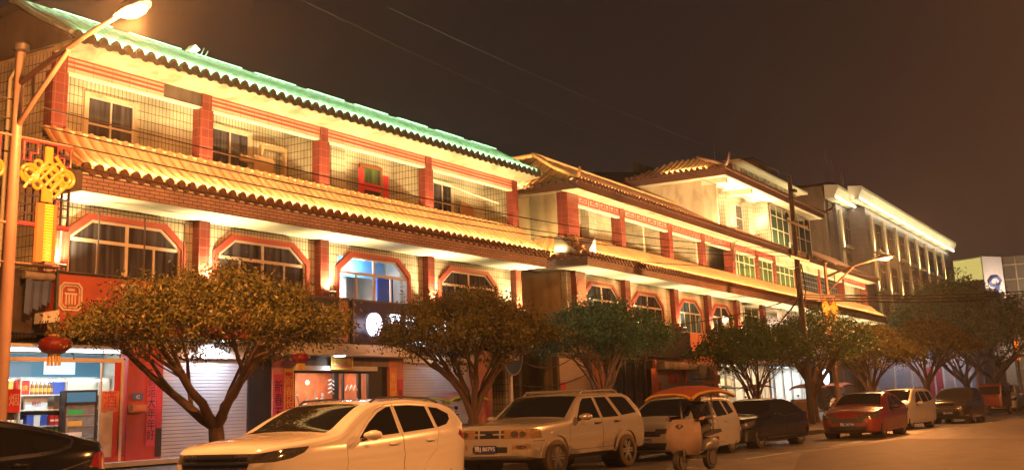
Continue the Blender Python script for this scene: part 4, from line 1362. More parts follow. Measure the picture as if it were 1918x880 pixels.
t = thing('roof_shed', 'low dark shed on the roof left of the tank', 'shed', b2w(40.8, 5.2, 16.1), R(1.5))
MB().box(-1.6, 1.6, -1, 1, 0, 2.2).build('wall', 'concrete_brown', t)
MB().box(-1.8, 1.8, -1.2, 1.2, 2.2, 2.32).build('roof', 'steel_dark', t)
t = thing('antenna', 'thin antenna mast on the lit top storey roof', 'antenna', b2w(33.5, 5, 16.2), R(1.5))
MB().tube([(0, 0, 0), (0, 0, 2.4)], .03, 6).build('mast', 'steel', t)
t = thing('roof_unit', 'pale boxy unit on the roof gap between the shophouses', 'air conditioner', (44.2, 25.0, 10.9))
MB().box(-.8, .8, -.4, .4, 0, .7).build('casing', 'plastic_white', t)
MB().box(-.7, .7, -.3, .3, -.4, 0).build('stand', 'steel_dark', t)
t = thing('roof_lamp', 'tiny warm lamp on a rod above the roofs', 'lamp', b2w(30, 5, 16.62), R(1.5))
MB().lathe([(0, -.07), (.10, 0), (0, .07)], 10).build('bulb', 'lamp_sodium', t)
MB().tube([(0, 0, -2.5), (0, 0, -.1)], .02, 5).parts('rod', 'steel_dark', t)
# house behind, dark gable
t = thing('dark_house', 'dark house with sloping roof behind the second shophouse roof', 'building', b2w(28.5, 12, 0), R(1.5))
MB().box(.3, 21, 0.2, 7, .5, 16.4).build('wall', 'plaster_dark', t)
MB().prism([(0, 16.41), (0, 16.7), (18.4, 19.5), (21.4, 19.4), (21.4, 16.41)], 'y', -.2, 7.4).build('roof', 'roof_grey_dark', t)

# ================================================================== dark hotel with lit cornice
HT = thing('hotel', 'dark tiled hotel block with glowing cornice lines and lit window piers', 'building', b2w(0, 3, 0), R(1.5))
w = MB()
w.box(58, 64, .0, 16, .5, 17.5).box(62.2, 107.5, -1.5, 16, .5, 17.5)
w.build('wall', 'hotel_tile', HT)
MB().box(56.6, 58, .3, 16, .5, 18.7).build('corner_pier', 'plaster_dark', HT)
MB().box(56.1, 56.6, .5, 18, .5, 18.7).parts('flank_wall', 'concrete_brown', HT)
MB().box(38, 56.1, 9.5, 10, .5, 19.0).parts('flank_wall', 'concrete_brown', HT)
for (xa, xb, y) in ((55.4, 63.0, 0.0), (57.4, 105.2, -1.5)):
    s = MB()
    s.prism([(y + .2, 17.5), (y - .6, 17.52), (y - .6, 17.75), (y - .7, 17.85), (y - .95, 18.3), (y - .95, 18.55), (y + .2, 18.65)], 'x', xa, xb)
    s.build('cornice', 'plaster_white', HT)
    MB().box(xa + .3, xb - .3, y - .68, y - .61, 17.5, 17.6).build('led_strip', 'led_white', HT)
    n_ = 1 if y == 0 else 2
    for i in range(n_):
        L = (xb - xa) / n_
        lamp('AREA', 'cornice_light', (xa + (i + .5) * L, y - 1.7, 17.55), 5.5 * L, (1, .84, .42), HT, L, (R(140), 0, 0), sy=.2)
        lamp('AREA', 'cornice_light', (xa + (i + .5) * L, y - .5, 17.4), 9 * L, (1, .84, .5), HT, L, (R(12), 0, 0), sy=.15)
rows = [14.1, 10.6, 7.1, 3.6]
cols = [60.2] + [65.6 + i * 5.15 for i in range(8)]
sl = MB()
for r_, z in enumerate(rows):
    for i, x in enumerate(cols):
        y = .0 if i == 0 else -1.5
        grid_window(HT, x, x + 1.9, z, z + 2.3, y, 2, .35, 'glass_dark', 'steel_dark', out=.12)
        MB().box(x - .25, x + 2.15, y - .3, y, z - .22, z - .05).build('window_sill', 'plaster_grey', HT)
        if r_ < 3:
            for dx in ((-1.2, 2.9) if i == 0 else (-1.75,)):
                MB().box(x + dx, x + dx + .42, y - .16, y, z - .4, z + 2.9).build('window_pier', 'plaster_cream', HT)
                lamp('SPOT', 'pier_light', (x + dx + .21, y - .40, z - .5), [1300, 900, 700][r_], (1, .82, .38), HT, .1, (R(174), 0, 0), 70, .9)
                sl.box(x + dx + .05, x + dx + .37, y - .5, y - .2, z - .75, z - .62)
sl.build('pier_lamp_housing', 'steel_dark', HT)
# rooftop mast block of the hotel
t = thing('roof_tower', 'dark rooftop tower with thin antennas behind the hotel cornice', 'tower', (150, 40, 0), R(1.5))
MB().box(0, 14, 0, 8, 5, 28.2).build('wall', 'concrete_brown', t)
MB().tube([(2, 1, 28), (2, 1, 33)], .08, 5).tube([(5, 1, 28), (5, 1, 32)], .08, 5).tube([(10, 1, 28), (10, 1, 31.5)], .2, 6).parts('antenna', 'steel', t)
led = MB()
for i in range(7):
    led.box(.5 + i * 1.7, .9 + i * 1.7, -.05, -.01, 27.7, 27.85)
led.build('led_dots', 'led_violet', t)

# row of shops beyond, under the hotel
RW = thing('shop_row', 'pinkish shop row with red double doors beyond the lit shops', 'building', b2w(46, -1.2, 0), R(1.5))
MB().box(0, 75, 0, .4, .55, 5.2).build('wall', 'pale_pink_tile', RW)
MB().box(-.2, 75.2, -.5, .4, 5.2, 5.4).build('roof', 'plaster_grey', RW)
MB().box(1.5, 6.5, -.03, -.004, .6, 3.4).box(8, 13, -.03, -.004, .6, 3.4).box(36, 44, -.03, -.004, .6, 3.6).box(46, 54, -.03, -.004, .6, 3.6).parts('roller_shutter', 'shutter_white', RW)
MB().box(20.6, 24.2, -.06, -.004, .6, 3.6).box(24.6, 28.6, -.06, -.004, .6, 3.6).parts('red_door', 'letter_red', RW)
for x in (.8, 7.3, 14, 20.0, 24.4, 29, 35, 45, 55):
    MB().box(x, x + .35, -.12, -.004, .6, 4.9).parts('pier', 'plaster_white', RW)
lamp('AREA', 'shop_light', (10, -2.0, 5.0), 300, (.85, .80, 1.0), RW, 20, (R(20), 0, 0), sy=.3)
lamp('AREA', 'shop_light', (34, -2.0, 5.0), 500, (.80, .80, 1.0), RW, 30, (R(20), 0, 0), sy=.3)
t = thing('shop_sign', 'small violet lit sign on the pinkish row of shops', 'shop sign', b2w(55, -1.8, 4.2), R(1.5))
MB().box(-1.8, 1.8, 0, .2, 0, .8).build('board', 'sign_blue', t)
text('美容', .7, 'led_violet', t, (0, -.02, .4), weight=.02)
t = thing('shop_sign', 'white lit sign glowing through the large far tree', 'shop sign', (101, 19.8, 4.3), R(1.5))
MB().box(-2.2, 2.2, 0, .2, 0, 1.2).build('board', 'sign_blue', t)
text('药店', 1.1, 'led_cool', t, (0, -.02, .6), weight=.04)

# far towers
t = thing('telecom_building', 'pale telecom building with blue grey swirl logo and glowing yellow top', 'building', (405, 62.4, 0), R(-30))
MB().box(0, 9.4, 0, 16.4, 0, 43.4).build('wall', 'plaster_white', t)
MB().box(-.2, -.01, .4, 16.2, 36, 43).box(-.2, -.01, .4, 16.2, 23, 28.5).parts('lit_storey', 'tower_glow', t)
MB().box(-.3, -.02, 0, 16.4, 28.6, 35.9).build('glass_storey', 'glass_dark', t)
lg = MB()
lg.tube([(1.6, -.2, 35), (3.4, -.2, 36.6), (6, -.2, 36.9), (7.6, -.2, 35.6), (6.4, -.2, 34.2), (4.6, -.2, 33.8), (2.8, -.2, 34.2), (1.7, -.2, 35.1)], .55, 6)
lg.tube([(5.4, -.2, 33.9), (5.0, -.2, 31.8), (4.6, -.2, 30.4)], [.9, .8, .4], 6)
lg.build('logo', 'paper_blue', t)
text('电信', 2.4, 'paper_blue', t, (4.7, -.1, 26))
lamp('AREA', 'facade_wash', (5, -14, 28), 8000, (1, .74, .6), t, 10, (R(100), 0, 0), sy=3)
t = thing('glass_tower', 'dim glass tower with pale floor lines at the right edge', 'building', (440, 39, 0), 0)
pm('tower_glass', (.16, .13, .10), .3, var=.4, scale=.12)
MB().box(0, 24, 0, 22, 0, 46).build('wall', 'tower_glass', t)
fl = MB()
for z in range(3, 46, 5):
    fl.box(-.35, 24.2, -.35, 22.2, z, z + .35)
for y in range(0, 24, 6):
    fl.box(-.4, .0, y, y + .3, 0, 46)
fl.build('floor_line', 'plaster_cream', t)
lamp('AREA', 'facade_wash', (-22, 0, 26), 16000, (1, .8, .5), t, 20, (R(90), 0, R(-90)), sy=10)

# ================================================================== trees
def tree(label, loc, crown_c, rx, ry, zt, zb, fork, seed, n_cl=330, per=42, leaf=.13, mat='leaf', bark='bark', r0=.15, limbs=4, spread=.62, stems=1):
    """street tree: forked tapering stems carrying an umbrella of leaf clusters. crown_c: crown centre offset (x, y);
    zt / zb: top and underside of the crown above the foot"""
    rnd = random.Random(seed)
    t = thing('street_tree', label, 'tree', loc, 0, 'broadleaf trees along the kerb')
    tb = MB()
    zm = zb + (zt - zb) * .35
    tips = []

    def limb(p0, p1, ra, rb, bow, n=6):
        p0, p1 = Vector(p0), Vector(p1)
        pts, rs = [], []
        for i in range(n + 1):
            k = i / n
            p = p0.lerp(p1, k)
            p += Vector(bow) * math.sin(PI * k)
            if 0 < i < n:
                p += Vector((rnd.uniform(-1, 1), rnd.uniform(-1, 1), rnd.uniform(-.5, .5))) * .035
            pts.append(p)
            rs.append(ra + (rb - ra) * k)
        tb.tube(pts, rs, 9)
        return pts

    forks = []
    if stems == 1:
        limb((0, 0, -.1), (.02, 0, fork), r0 * 1.15, r0 * .92, (.03, 0, 0), 4)
        tb.tube([(0, 0, -.1), (0, 0, .12), (0, 0, .3)], [r0 * 1.7, r0 * 1.25, r0 * 1.1], 10)
        forks = [(.02, 0, fork)]
    else:
        for i in range(stems):
            a = 2 * PI * i / stems + rnd.uniform(-.3, .3)
            q = (.28 * math.cos(a), .2 * math.sin(a), fork)
            limb((.06 * math.cos(a), .06 * math.sin(a), -.1), q, r0, r0 * .75, (0, 0, 0), 4)
            forks.append(q)
    k = 0
    for fi, fk in enumerate(forks):
        m = limbs if stems == 1 else max(2, limbs - 2)
        for i in range(m):
            a = 2 * PI * (i + .5 * fi) / m + rnd.uniform(-.35, .35)
            rr = spread * rnd.uniform(.55, 1.0)
            e_ = Vector((crown_c[0] * .8 + rx * rr * math.cos(a), crown_c[1] * .8 + ry * rr * math.sin(a), zb + (zm - zb) * rnd.uniform(.2, .8)))
            pts = limb(fk, e_, r0 * .68, r0 * .30, (-.12 * math.cos(a) + .1 * rnd.uniform(-1, 1), -.12 * math.sin(a), .12 * rnd.uniform(-1, 1)))
            for j in range(4):
                b0 = pts[2 + j] if 2 + j < len(pts) else pts[-1]
                a2 = a + rnd.uniform(-.9, .9)
                e2 = Vector((b0.x + rx * .42 * math.cos(a2), b0.y + ry * .42 * math.sin(a2), max(b0.z + .25, zb + (zt - zb) * rnd.uniform(.15, .7))))
                pp_ = limb(b0, e2, r0 * .30, r0 * .10, (0, 0, rnd.uniform(-.12, .05)), 4)
                for q in range(2):
                    b1_ = pp_[2 + q]
                    a3 = a2 + rnd.uniform(-1, 1)
                    limb(b1_, (b1_.x + rx * .25 * math.cos(a3), b1_.y + ry * .25 * math.sin(a3), b1_.z + rnd.uniform(.1, .5)), r0 * .13, r0 * .05, (0, 0, 0), 3)
            k += 1
    tb.build('trunk', bark, t, smooth=60)
    # crown
    nr = np.random.default_rng(seed)
    C_, N_ = [], []
    for i in range(n_cl):
        a = rnd.uniform(0, 2 * PI)
        rr = math.sqrt(rnd.random())
        el = rnd.random() ** .8
        lump = 1 + .38 * noise.noise((math.cos(a) * 1.6 + seed, math.sin(a) * 1.6, el * 2.2)) + .16 * noise.noise((math.cos(a) * 4 + seed, math.sin(a) * 4, el * 5))
        dome = zm + (zt - zm) * max(0, 1 - (rr * .98) ** 1.7) ** .9 * (lump * .5 + .5)
        under = zm - (zm - zb) * (1 - rr ** 3) * rnd.uniform(.5, 1.0)
        z = under + (dome - under) * (el if rnd.random() < .45 else rnd.uniform(.75, 1.0))
        if rnd.random() < .14:
            z -= rnd.uniform(.1, .38)
        C_.append((crown_c[0] + rx * rr * lump * math.cos(a), crown_c[1] + ry * rr * lump * math.sin(a), z))
    C_ = np.array(C_)
    m = n_cl * per
    cidx = np.repeat(np.arange(n_cl), per)
    cs = nr.uniform(.10, .27, n_cl)[cidx][:, None] * (.6 + leaf / .3)
    P = C_[cidx] + nr.normal(0, 1, (m, 3)) * cs * np.array([1, 1, .62])
    d = nr.normal(0, 1, (m, 3))
    d[:, 2] -= .35
    d /= np.linalg.norm(d, axis=1)[:, None]
    q = nr.normal(0, 1, (m, 3))
    sd = np.cross(d, q)
    sd /= np.linalg.norm(sd, axis=1)[:, None] + 1e-9
    ln = nr.uniform(.7, 1.25, m)[:, None] * leaf
    wd = ln * nr.uniform(.17, .25, m)[:, None]
    V = np.stack([P, P + d * ln * .45 + sd * wd, P + d * ln, P + d * ln * .45 - sd * wd], 1).reshape(-1, 3)
    me = bpy.data.meshes.new('crown')
    me.vertices.add(len(V))
    me.vertices.foreach_set('co', V.astype(np.float32).ravel())
    me.loops.add(len(V))
    me.loops.foreach_set('vertex_index', np.arange(len(V), dtype=np.int32))
    me.polygons.add(m)
    me.polygons.foreach_set('loop_start', np.arange(0, len(V), 4, dtype=np.int32))
    me.polygons.foreach_set('loop_total', np.full(m, 4, dtype=np.int32))
    me.update(calc_edges=True)
    me.validate()
    link('crown', me, mat, t)
    return t


tree('orange lit tree in front of the orange red sign, forked low', (17.35, 17.0, .3), (-.15, -.1), 2.65, 2.4, 4.1, 2.2, 1.05, 21, 330, 100, .085, mat='leaf_rust', r0=.16, limbs=4, spread=.72)
tree('brown green tree in front of the glowing disc sign', (26.6, 17.0, .3), (.05, 0), 2.3, 2.2, 4.35, 2.25, .95, 22, 330, 90, .09, mat='leaf_rust', r0=.15, limbs=5, spread=.6)
tree('silvery green tree at the gap between the two shophouses', (34.3, 17.0, .3), (.2, .1), 2.4, 2.3, 4.6, 2.4, .8, 23, 300, 84, .095, mat='leaf_cool', bark='bark_pale', r0=.11, limbs=4, stems=3, spread=.5)
tree('dark tree with thin bare stems before the bright shop windows', (47.6, 16.6, .3), (-.4, 0), 2.6, 2.3, 4.4, 2.1, .6, 24, 300, 56, .12, mat='leaf', r0=.10, limbs=4, stems=3, spread=.5)
tree('dark tree with thick trunk beside the utility pole', (54.9, 16.5, .3), (.6, 0), 2.9, 2.6, 5.3, 2.35, 1.3, 25, 320, 56, .13, mat='leaf', r0=.20, limbs=4, spread=.5)
tree('rusty orange tree right of the second street lamp', (64.5, 16.2, .3), (.4, 0), 2.7, 2.5, 5.0, 2.3, 1.1, 26, 300, 56, .14, mat='leaf_rust', r0=.16, limbs=4, spread=.6)
tree('brownish tree in front of the red double doors', (78.0, 16.2, .3), (1.0, 0), 3.0, 2.8, 5.9, 2.6, 1.4, 27, 260, 38, .2, mat='leaf_rust', r0=.20, limbs=4, spread=.5)
tree('large grey green tree under the hotel cornice end', (97.0, 17.2, .3), (-.5, .5), 6.6, 5.5, 10.0, 2.8, 1.6, 28, 620, 40, .26, mat='leaf_cool', bark='bark_pale', r0=.25, limbs=5, spread=.6)
tree('dark broad tree at the right edge behind the white van', (112.0, 17.5, .3), (0, 0), 7.5, 6, 10.2, 3.0, 1.8, 29, 560, 36, .28, mat='leaf', r0=.3, limbs=5, spread=.6)


# ================================================================== street lamps with festival knots
def knot(parent, cx, s=1):
    """lit knot panel hung on the pole: grid panel with stepped neon outline, knot with loops, tassel"""
    p = MB()
    for i in range(8):
        q = cx - .50 + i * 1.0 / 7
        p.box(q - .012, q + .012, -.02, .02, 4.55, 5.92)
    for i in range(10):
        z = 4.55 + i * 1.37 / 9
        p.box(cx - .50, cx + .50, -.018, .018, z - .012, z + .012)
    o = p.build('knot_panel', 'sign_violet', parent)
    stp = MB()
    r_ = .015
    for m in (-1, 1):
        stp.tube([(cx + m * .48, -.04, 5.90), (cx + m * .20, -.04, 5.90), (cx + m * .20, -.04, 5.72), (cx + m * .34, -.04, 5.72), (cx + m * .34, -.04, 5.58), (cx + m * .47, -.04, 5.58), (cx + m * .47, -.04, 5.9)], r_, 6)
    stp.tube([(cx - .5, -.03, 5.93), (cx + .5, -.03, 5.93)], r_, 6).tube([(cx - .5, -.03, 4.52), (cx + .5, -.03, 4.52)], .03, 6)
    stp.parts('neon_outline', 'neon_red', o)
    k = MB()
    cz = 5.36
    for i in range(-3, 4):
        a = i * .085
        k.tube([(cx + a - .20, -.07, cz + a * .0 + .20 - abs(0) + a * .0 - .20 + a), (cx + a + .0, -.07, cz + .26 - abs(a) * .9)], .026, 6)
    for i in range(5):
        a = -.2 + i * .1
        k.tube([(cx - .26 + (a + .2), -.065, cz + (a + .2) * .9), (cx + (a + .2), -.065, cz - .26 + (a + .2) * .9)], .028, 6)
        k.tube([(cx - .26 + (a + .2), -.075, cz - (a + .2) * .9), (cx + (a + .2), -.075, cz + .26 - (a + .2) * .9)], .028, 6)
    for m in (-1, 1):
        for rr, ox in ((.17, .36), (.09, .36)):
            k.tube([(cx + m * ox + rr * math.cos(u), -.07, cz + rr * .85 * math.sin(u)) for u in np.linspace(0, 2 * PI, 17)], .03, 6, False)
        for oz in (.17, -.17):
            k.tube([(cx + m * .2 + .08 * math.cos(u), -.07, cz + oz + .07 * math.sin(u)) for u in np.linspace(0, 2 * PI, 13)], .026, 6, False)
    k.box(cx - .07, cx + .07, -.09, -.05, 5.58, 5.86)
    k.box(cx - .10, cx + .10, -.09, -.05, 4.92, 5.14)
    k.build('knot', 'neon_gold', o)
    ts = MB()
    for i in range(21):
        z = 4.86 - i * .046
        ts.box(cx - .05, cx + .13, -.10, -.06, z - .016, z + .016)
    ts.build('tassel_bar', 'neon_yellow', o)['kind'] = 'stuff'
    MB().box(cx - .19, cx - .055, -.11, -.05, 3.9, 4.88).box(cx + .135, cx + .19, -.11, -.05, 3.9, 4.88).build('tassel', 'neon_red2', o)
    lamp('POINT', 'knot_glow', (cx, -.45, 4.6), 9, (1, .22, .05), parent, .25)


em('neon_red2', (1.0, .16, .015), 1.2)


def street_lamp(label, loc, power, knots=True, tail=1.0):
    t = thing('street_lamp', label, 'street lamp', loc, 0, 'street lamps along the kerb')
    MB().tube([(0, 0, -.05), (0, 0, 2.5), (0, 0, 7.45)], [.125, .115, .08], 14).tube([(0, 0, -.05), (0, 0, .45)], .17, 14).build('pole', 'pole_paint', t, smooth=60)
    MB().lathe([(.085, 7.40), (.135, 7.44), (.135, 7.54), (.05, 7.6), (0, 7.6)], 14).build('cap', 'steel_dark', t, smooth=40)
    a = MB()
    a.tube([(0, 0, 6.85), (-.06, -.9, 7.12), (-.14, -1.8, 7.33), (-.22, -2.6, 7.46)], [.055, .05, .045, .04], 10)
    a.tube([(0, 0, 6.1), (-.04, -.5, 6.52), (-.11, -1.35, 7.17)], [.045, .045, .04], 10)
    a.tube([(-.03, -.42, 6.48), (-.03, -.42, 6.95)], .025, 8)
    a.build('arm', 'pole_paint', t, smooth=60)
    h = MB()
    vs, fs = [], []
    n = 14
    prof = [(0, .05, .04), (.1, .10, .07), (.3, .17, .11), (.55, .19, .12), (.78, .14, .09), (.9, .04, .03)]
    for u, w_, hh in prof:
        for k in range(n):
            b = 2 * PI * k / n
            vs.append((-.22 - u * .06 + w_ * math.cos(b), -2.55 - u * .9, 7.47 + u * .08 + hh * max(-.35, math.sin(b))))
    fs = [(i * n + k, i * n + (k + 1) % n, (i + 1) * n + (k + 1) % n, (i + 1) * n + k) for i in range(len(prof) - 1) for k in range(n)]
    h.add(vs, fs + [tuple(range(n)), tuple((len(prof) - 1) * n + k for k in range(n))])
    h = h.build('lamp_head', 'pole_paint', t, smooth=50)
    ln = MB()
    vs = []
    for u, w_, dp in [(.14, .06, .0), (.25, .13, .05), (.45, .155, .10), (.65, .14, .09), (.8, .08, .02)]:
        for k in range(9):
            b = PI * k / 8
            vs.append((-.22 - u * .06 + w_ * math.cos(b), -2.55 - u * .9, 7.44 + u * .08 - .02 - dp * math.sin(b)))
    fs = [(i * 9 + k, i * 9 + k + 1, (i + 1) * 9 + k + 1, (i + 1) * 9 + k) for i in range(4) for k in range(8)]
    ln.add(vs, fs).build('lens', 'lamp_sodium', h, smooth=60)
    lamp('POINT', 'sodium_light', (-.26, -3.0, 7.26), power, SODIUM, t, .10)
    if knots:
        knot(t, .62)
        knot(t, -.78)
        MB().tube([(-1.15, 0, 5.96), (1.15, 0, 5.96)], .02, 6).tube([(-1.15, 0, 4.5), (1.15, 0, 4.5)], .025, 6).tube([(-1.15, 0, 3.86), (1.0, 0, 3.86)], .02, 6).build('hanger', 'pole_paint', t)
    return t


street_lamp('street lamp with red knot lights at the left edge, lamp glaring over the green roof', (12.35, 16.75, .25), 5200)
street_lamp('street lamp with two red knot lights behind the utility pole', (57.2, 16.0, .25), 5200)
street_lamp('far street lamp with glaring head at the right edge', (118, 16.2, .15), 500)
# lamps of the same row on the other kerb, behind the photographer
street_lamp('street lamp on the kerb behind the photographer', (33, -4.2, .2), 9500, False).rotation_euler.z = PI

street_lamp('nearest street lamp on the kerb behind the photographer', (13, -4.6, .2), 6000, False).rotation_euler.z = PI

# ================================================================== utility pole and wires
t = thing('utility_pole', 'concrete utility pole with two cross arms beside the dark thick tree', 'utility pole', (52.75, 16.0, .15))
MB().tube([(0, 0, -.1), (0, 0, 11.2)], [.17, .10], 14).build('pole', 'concrete_pole', t, smooth=60)
for z, L, dx in ((9.0, 1.55, .0), (7.4, 1.4, -.1)):
    ax = MB().box(dx - L, dx + L, -.19, -.13, z - .05, z + .05).build('cross_arm', 'steel_dark', t)
    for q in (-L + .1, -L * .35, L - .1) if z < 8 else (-L + .1, L - .1):
        MB().lathe([(.03, 0), (.03, .08), (.10, .1), (.06, .3), (.09, .22), (.03, .32), (0, .32)], 10, (dx + q, -.16, z + .05)).build('insulator', 'plastic_black', ax, smooth=40)
MB().lathe([(.03, 11.0), (.1, 11.1), (.06, 11.25), (.09, 11.3), (0, 11.4)], 10).box(-.2, .2, -.25, .0, 10.5, 10.62).parts('pole_top', 'plastic_black', t)
hg = MB()
hg.tube([(-.1, -.2, 7.2), (-1.0, -.3, 6.2), (-1.3, -.2, 5.4), (-2.6, .5, 4.2)], .03, 6).tube([(-.2, -.2, 6.6), (-.9, -.25, 6.7), (-1.4, -.3, 6.0)], .025, 6)
hg.tube([(.25, -.1, 7.2), (.3, -.2, 6.2), (.0, -.22, 5.5)], .03, 6).tube([(-.2, -.2, 5.9), (-.8, -.2, 4.9), (-1.3, 0, 4.0)], .025, 6)
hg.parts('hanging_cable', 'cable', t)


def wire(label, a, b, sag, r=.014, cat='wire', n=26, group='wires crossing the street front'):
    a, b = Vector(a), Vector(b)
    pts = []
    for i in range(n + 1):
        k = i / n
        p = a.lerp(b, k)
        p.z -= sag * 4 * k * (1 - k)
        pts.append(p)
    return tag(MB().tube(pts, r, 5).build('overhead_wire', 'cable', None, smooth=60), label, cat, group)


wire('topmost of the black wires crossing the cream shophouse', (7.5, 17.0, 7.05), (51.2, 15.84, 7.9), .75)
wire('second black wire from the top across the cream shophouse', (7.5, 17.0, 6.72), (52.3, 15.84, 7.85), .85)
wire('third black wire from the top across the cream shophouse', (7.5, 17.1, 6.50), (54.0, 15.84, 7.85), .85)
wire('lowest of the black wires crossing the orange balcony tiles', (7.5, 17.2, 6.2), (52.6, 15.8, 7.2), .8)
wire('thin wire from the hidden corner to the top cross arm', (24, 21, 13.0), (51.3, 15.84, 9.6), .3, .009)
wire('thin wire running high from the pole top past the lit storey', (30, 22, 14.5), (52.75, 15.9, 11.4), .3, .009)
wire('thin wire from the low cross arm to the key pattern columns', (36.5, 20.5, 9.9), (51.3, 15.84, 7.6), .2, .009)
for i in range(3):
    wire('%s strand of the thick cable bundle running right from the pole' % ['upper', 'middle', 'lower'][i], (52.7, 15.8, 5.95 - .1 * i), (135, 13.0, 11.6 - .12 * i), .35 + .12 * i, .045)
wire('black cable looping from the pole to the roof of the lit shops', (52.6, 15.9, 5.9), (38, 21.6, 4.4), .6, .025)
wire('dark cable sagging across the alley beside the round sign', (37.0, 21.5, 3.1), (41.5, 21.7, 3.4), .35, .02)
wire('low dark cable drooping in the alley behind the round sign', (36.6, 21.6, 2.3), (42.3, 21.6, 2.7), .25, .02)

# ================================================================== round sign on a post behind the off-road car
t = thing('round_notice_sign', 'round dark blue notice sign on a steel post', 'sign', (27.95, 16.6, .15))
MB().tube([(0, 0, 0), (0, 0, 2.35)], .055, 12).build('post', 'steel', t, smooth=60)
MB().lathe([(0, -.09), (.5, -.09), (.5, -.06), (0, -.06)], 36, (0, 0, 2.72), 'y').build('disc', 'sign_blue', t)
MB().lathe([(.49, -.10), (.525, -.10), (.525, -.05), (.49, -.05)], 36, (0, 0, 2.72), 'y').build('rim', 'steel', t, smooth=30)
text('停车\n收费公示', .17, 'plastic_white', t, (0, -.1, 2.74), depth=.002, line=.95)

# ================================================================== vehicles
def pchip(pts):
    xs = [p[0] for p in pts]
    ys = [p[1] for p in pts]
    n = len(xs)
    h = [xs[i + 1] - xs[i] for i in range(n - 1)]
    dl = [(ys[i + 1] - ys[i]) / h[i] for i in range(n - 1)]
    m = [0] * n
    m[0], m[-1] = dl[0], dl[-1]
    for i in range(1, n - 1):
        if dl[i - 1] * dl[i] <= 0:
            m[i] = 0
        else:
            w1, w2 = 2 * h[i] + h[i - 1], h[i] + 2 * h[i - 1]
            m[i] = (w1 + w2) / (w1 / dl[i - 1] + w2 / dl[i])

    def f(x):
        if x <= xs[0]:
            return ys[0]
        if x >= xs[-1]:
            return ys[-1]
        i = 0
        while x > xs[i + 1]:
            i += 1
        t = (x - xs[i]) / h[i]
        a, b = t * t * (3 - 2 * t), t * t * t - t * t
        return ys[i] * (1 - a) + ys[i + 1] * a + h[i] * m[i] * (t ** 3 - 2 * t * t + t) + h[i] * m[i + 1] * b
    return f


TMP = bpy.data.scenes.new('workbench')


def boolean(me, cut, op):
    a = bpy.data.objects.new('a', me)
    b = bpy.data.objects.new('b', cut)
    TMP.collection.objects.link(a)
    TMP.collection.objects.link(b)
    m = a.modifiers.new('b', 'BOOLEAN')
    m.object = b
    m.operation = op
    m.solver = 'MANIFOLD'
    with bpy.context.temp_override(scene=TMP, view_layer=TMP.view_layers[0]):
        dg = bpy.context.evaluated_depsgraph_get()
        dg.update()
        r = bpy.data.meshes.new_from_object(a.evaluated_get(dg))
    bpy.data.objects.remove(a)
    bpy.data.objects.remove(b)
    return r


def mesh_of(mb):
    me = bpy.data.meshes.new('m')
    me.from_pydata(mb.v, [], mb.f)
    bm = bmesh.new()
    bm.from_mesh(me)
    bmesh.ops.recalc_face_normals(bm, faces=bm.faces)
    bm.to_mesh(me)
    bm.free()
    return me


def grow(poly, d):
    """offset a polygon outwards by about d"""
    cx = sum(p[0] for p in poly) / len(poly)
    cy = sum(p[1] for p in poly) / len(poly)
    area = sum(poly[i][0] * poly[(i + 1) % len(poly)][1] - poly[(i + 1) % len(poly)][0] * poly[i][1] for i in range(len(poly)))
    s = 1 if area > 0 else -1
    out = []
    n = len(poly)
    for i in range(n):
        p0, p, p1 = Vector(poly[i - 1]), Vector(poly[i]), Vector(poly[(i + 1) % n])
        e1, e2 = (p - p0).normalized(), (p1 - p).normalized()
        n1, n2 = Vector((e1.y, -e1.x)) * s, Vector((e2.y, -e2.x)) * s
        b = n1 + n2
        b = b.normalized() if b.length > 1e-6 else n1
        k = d / max(.4, b.dot(n1))
        out.append((p.x + b.x * k, p.y + b.y * k))
    return out


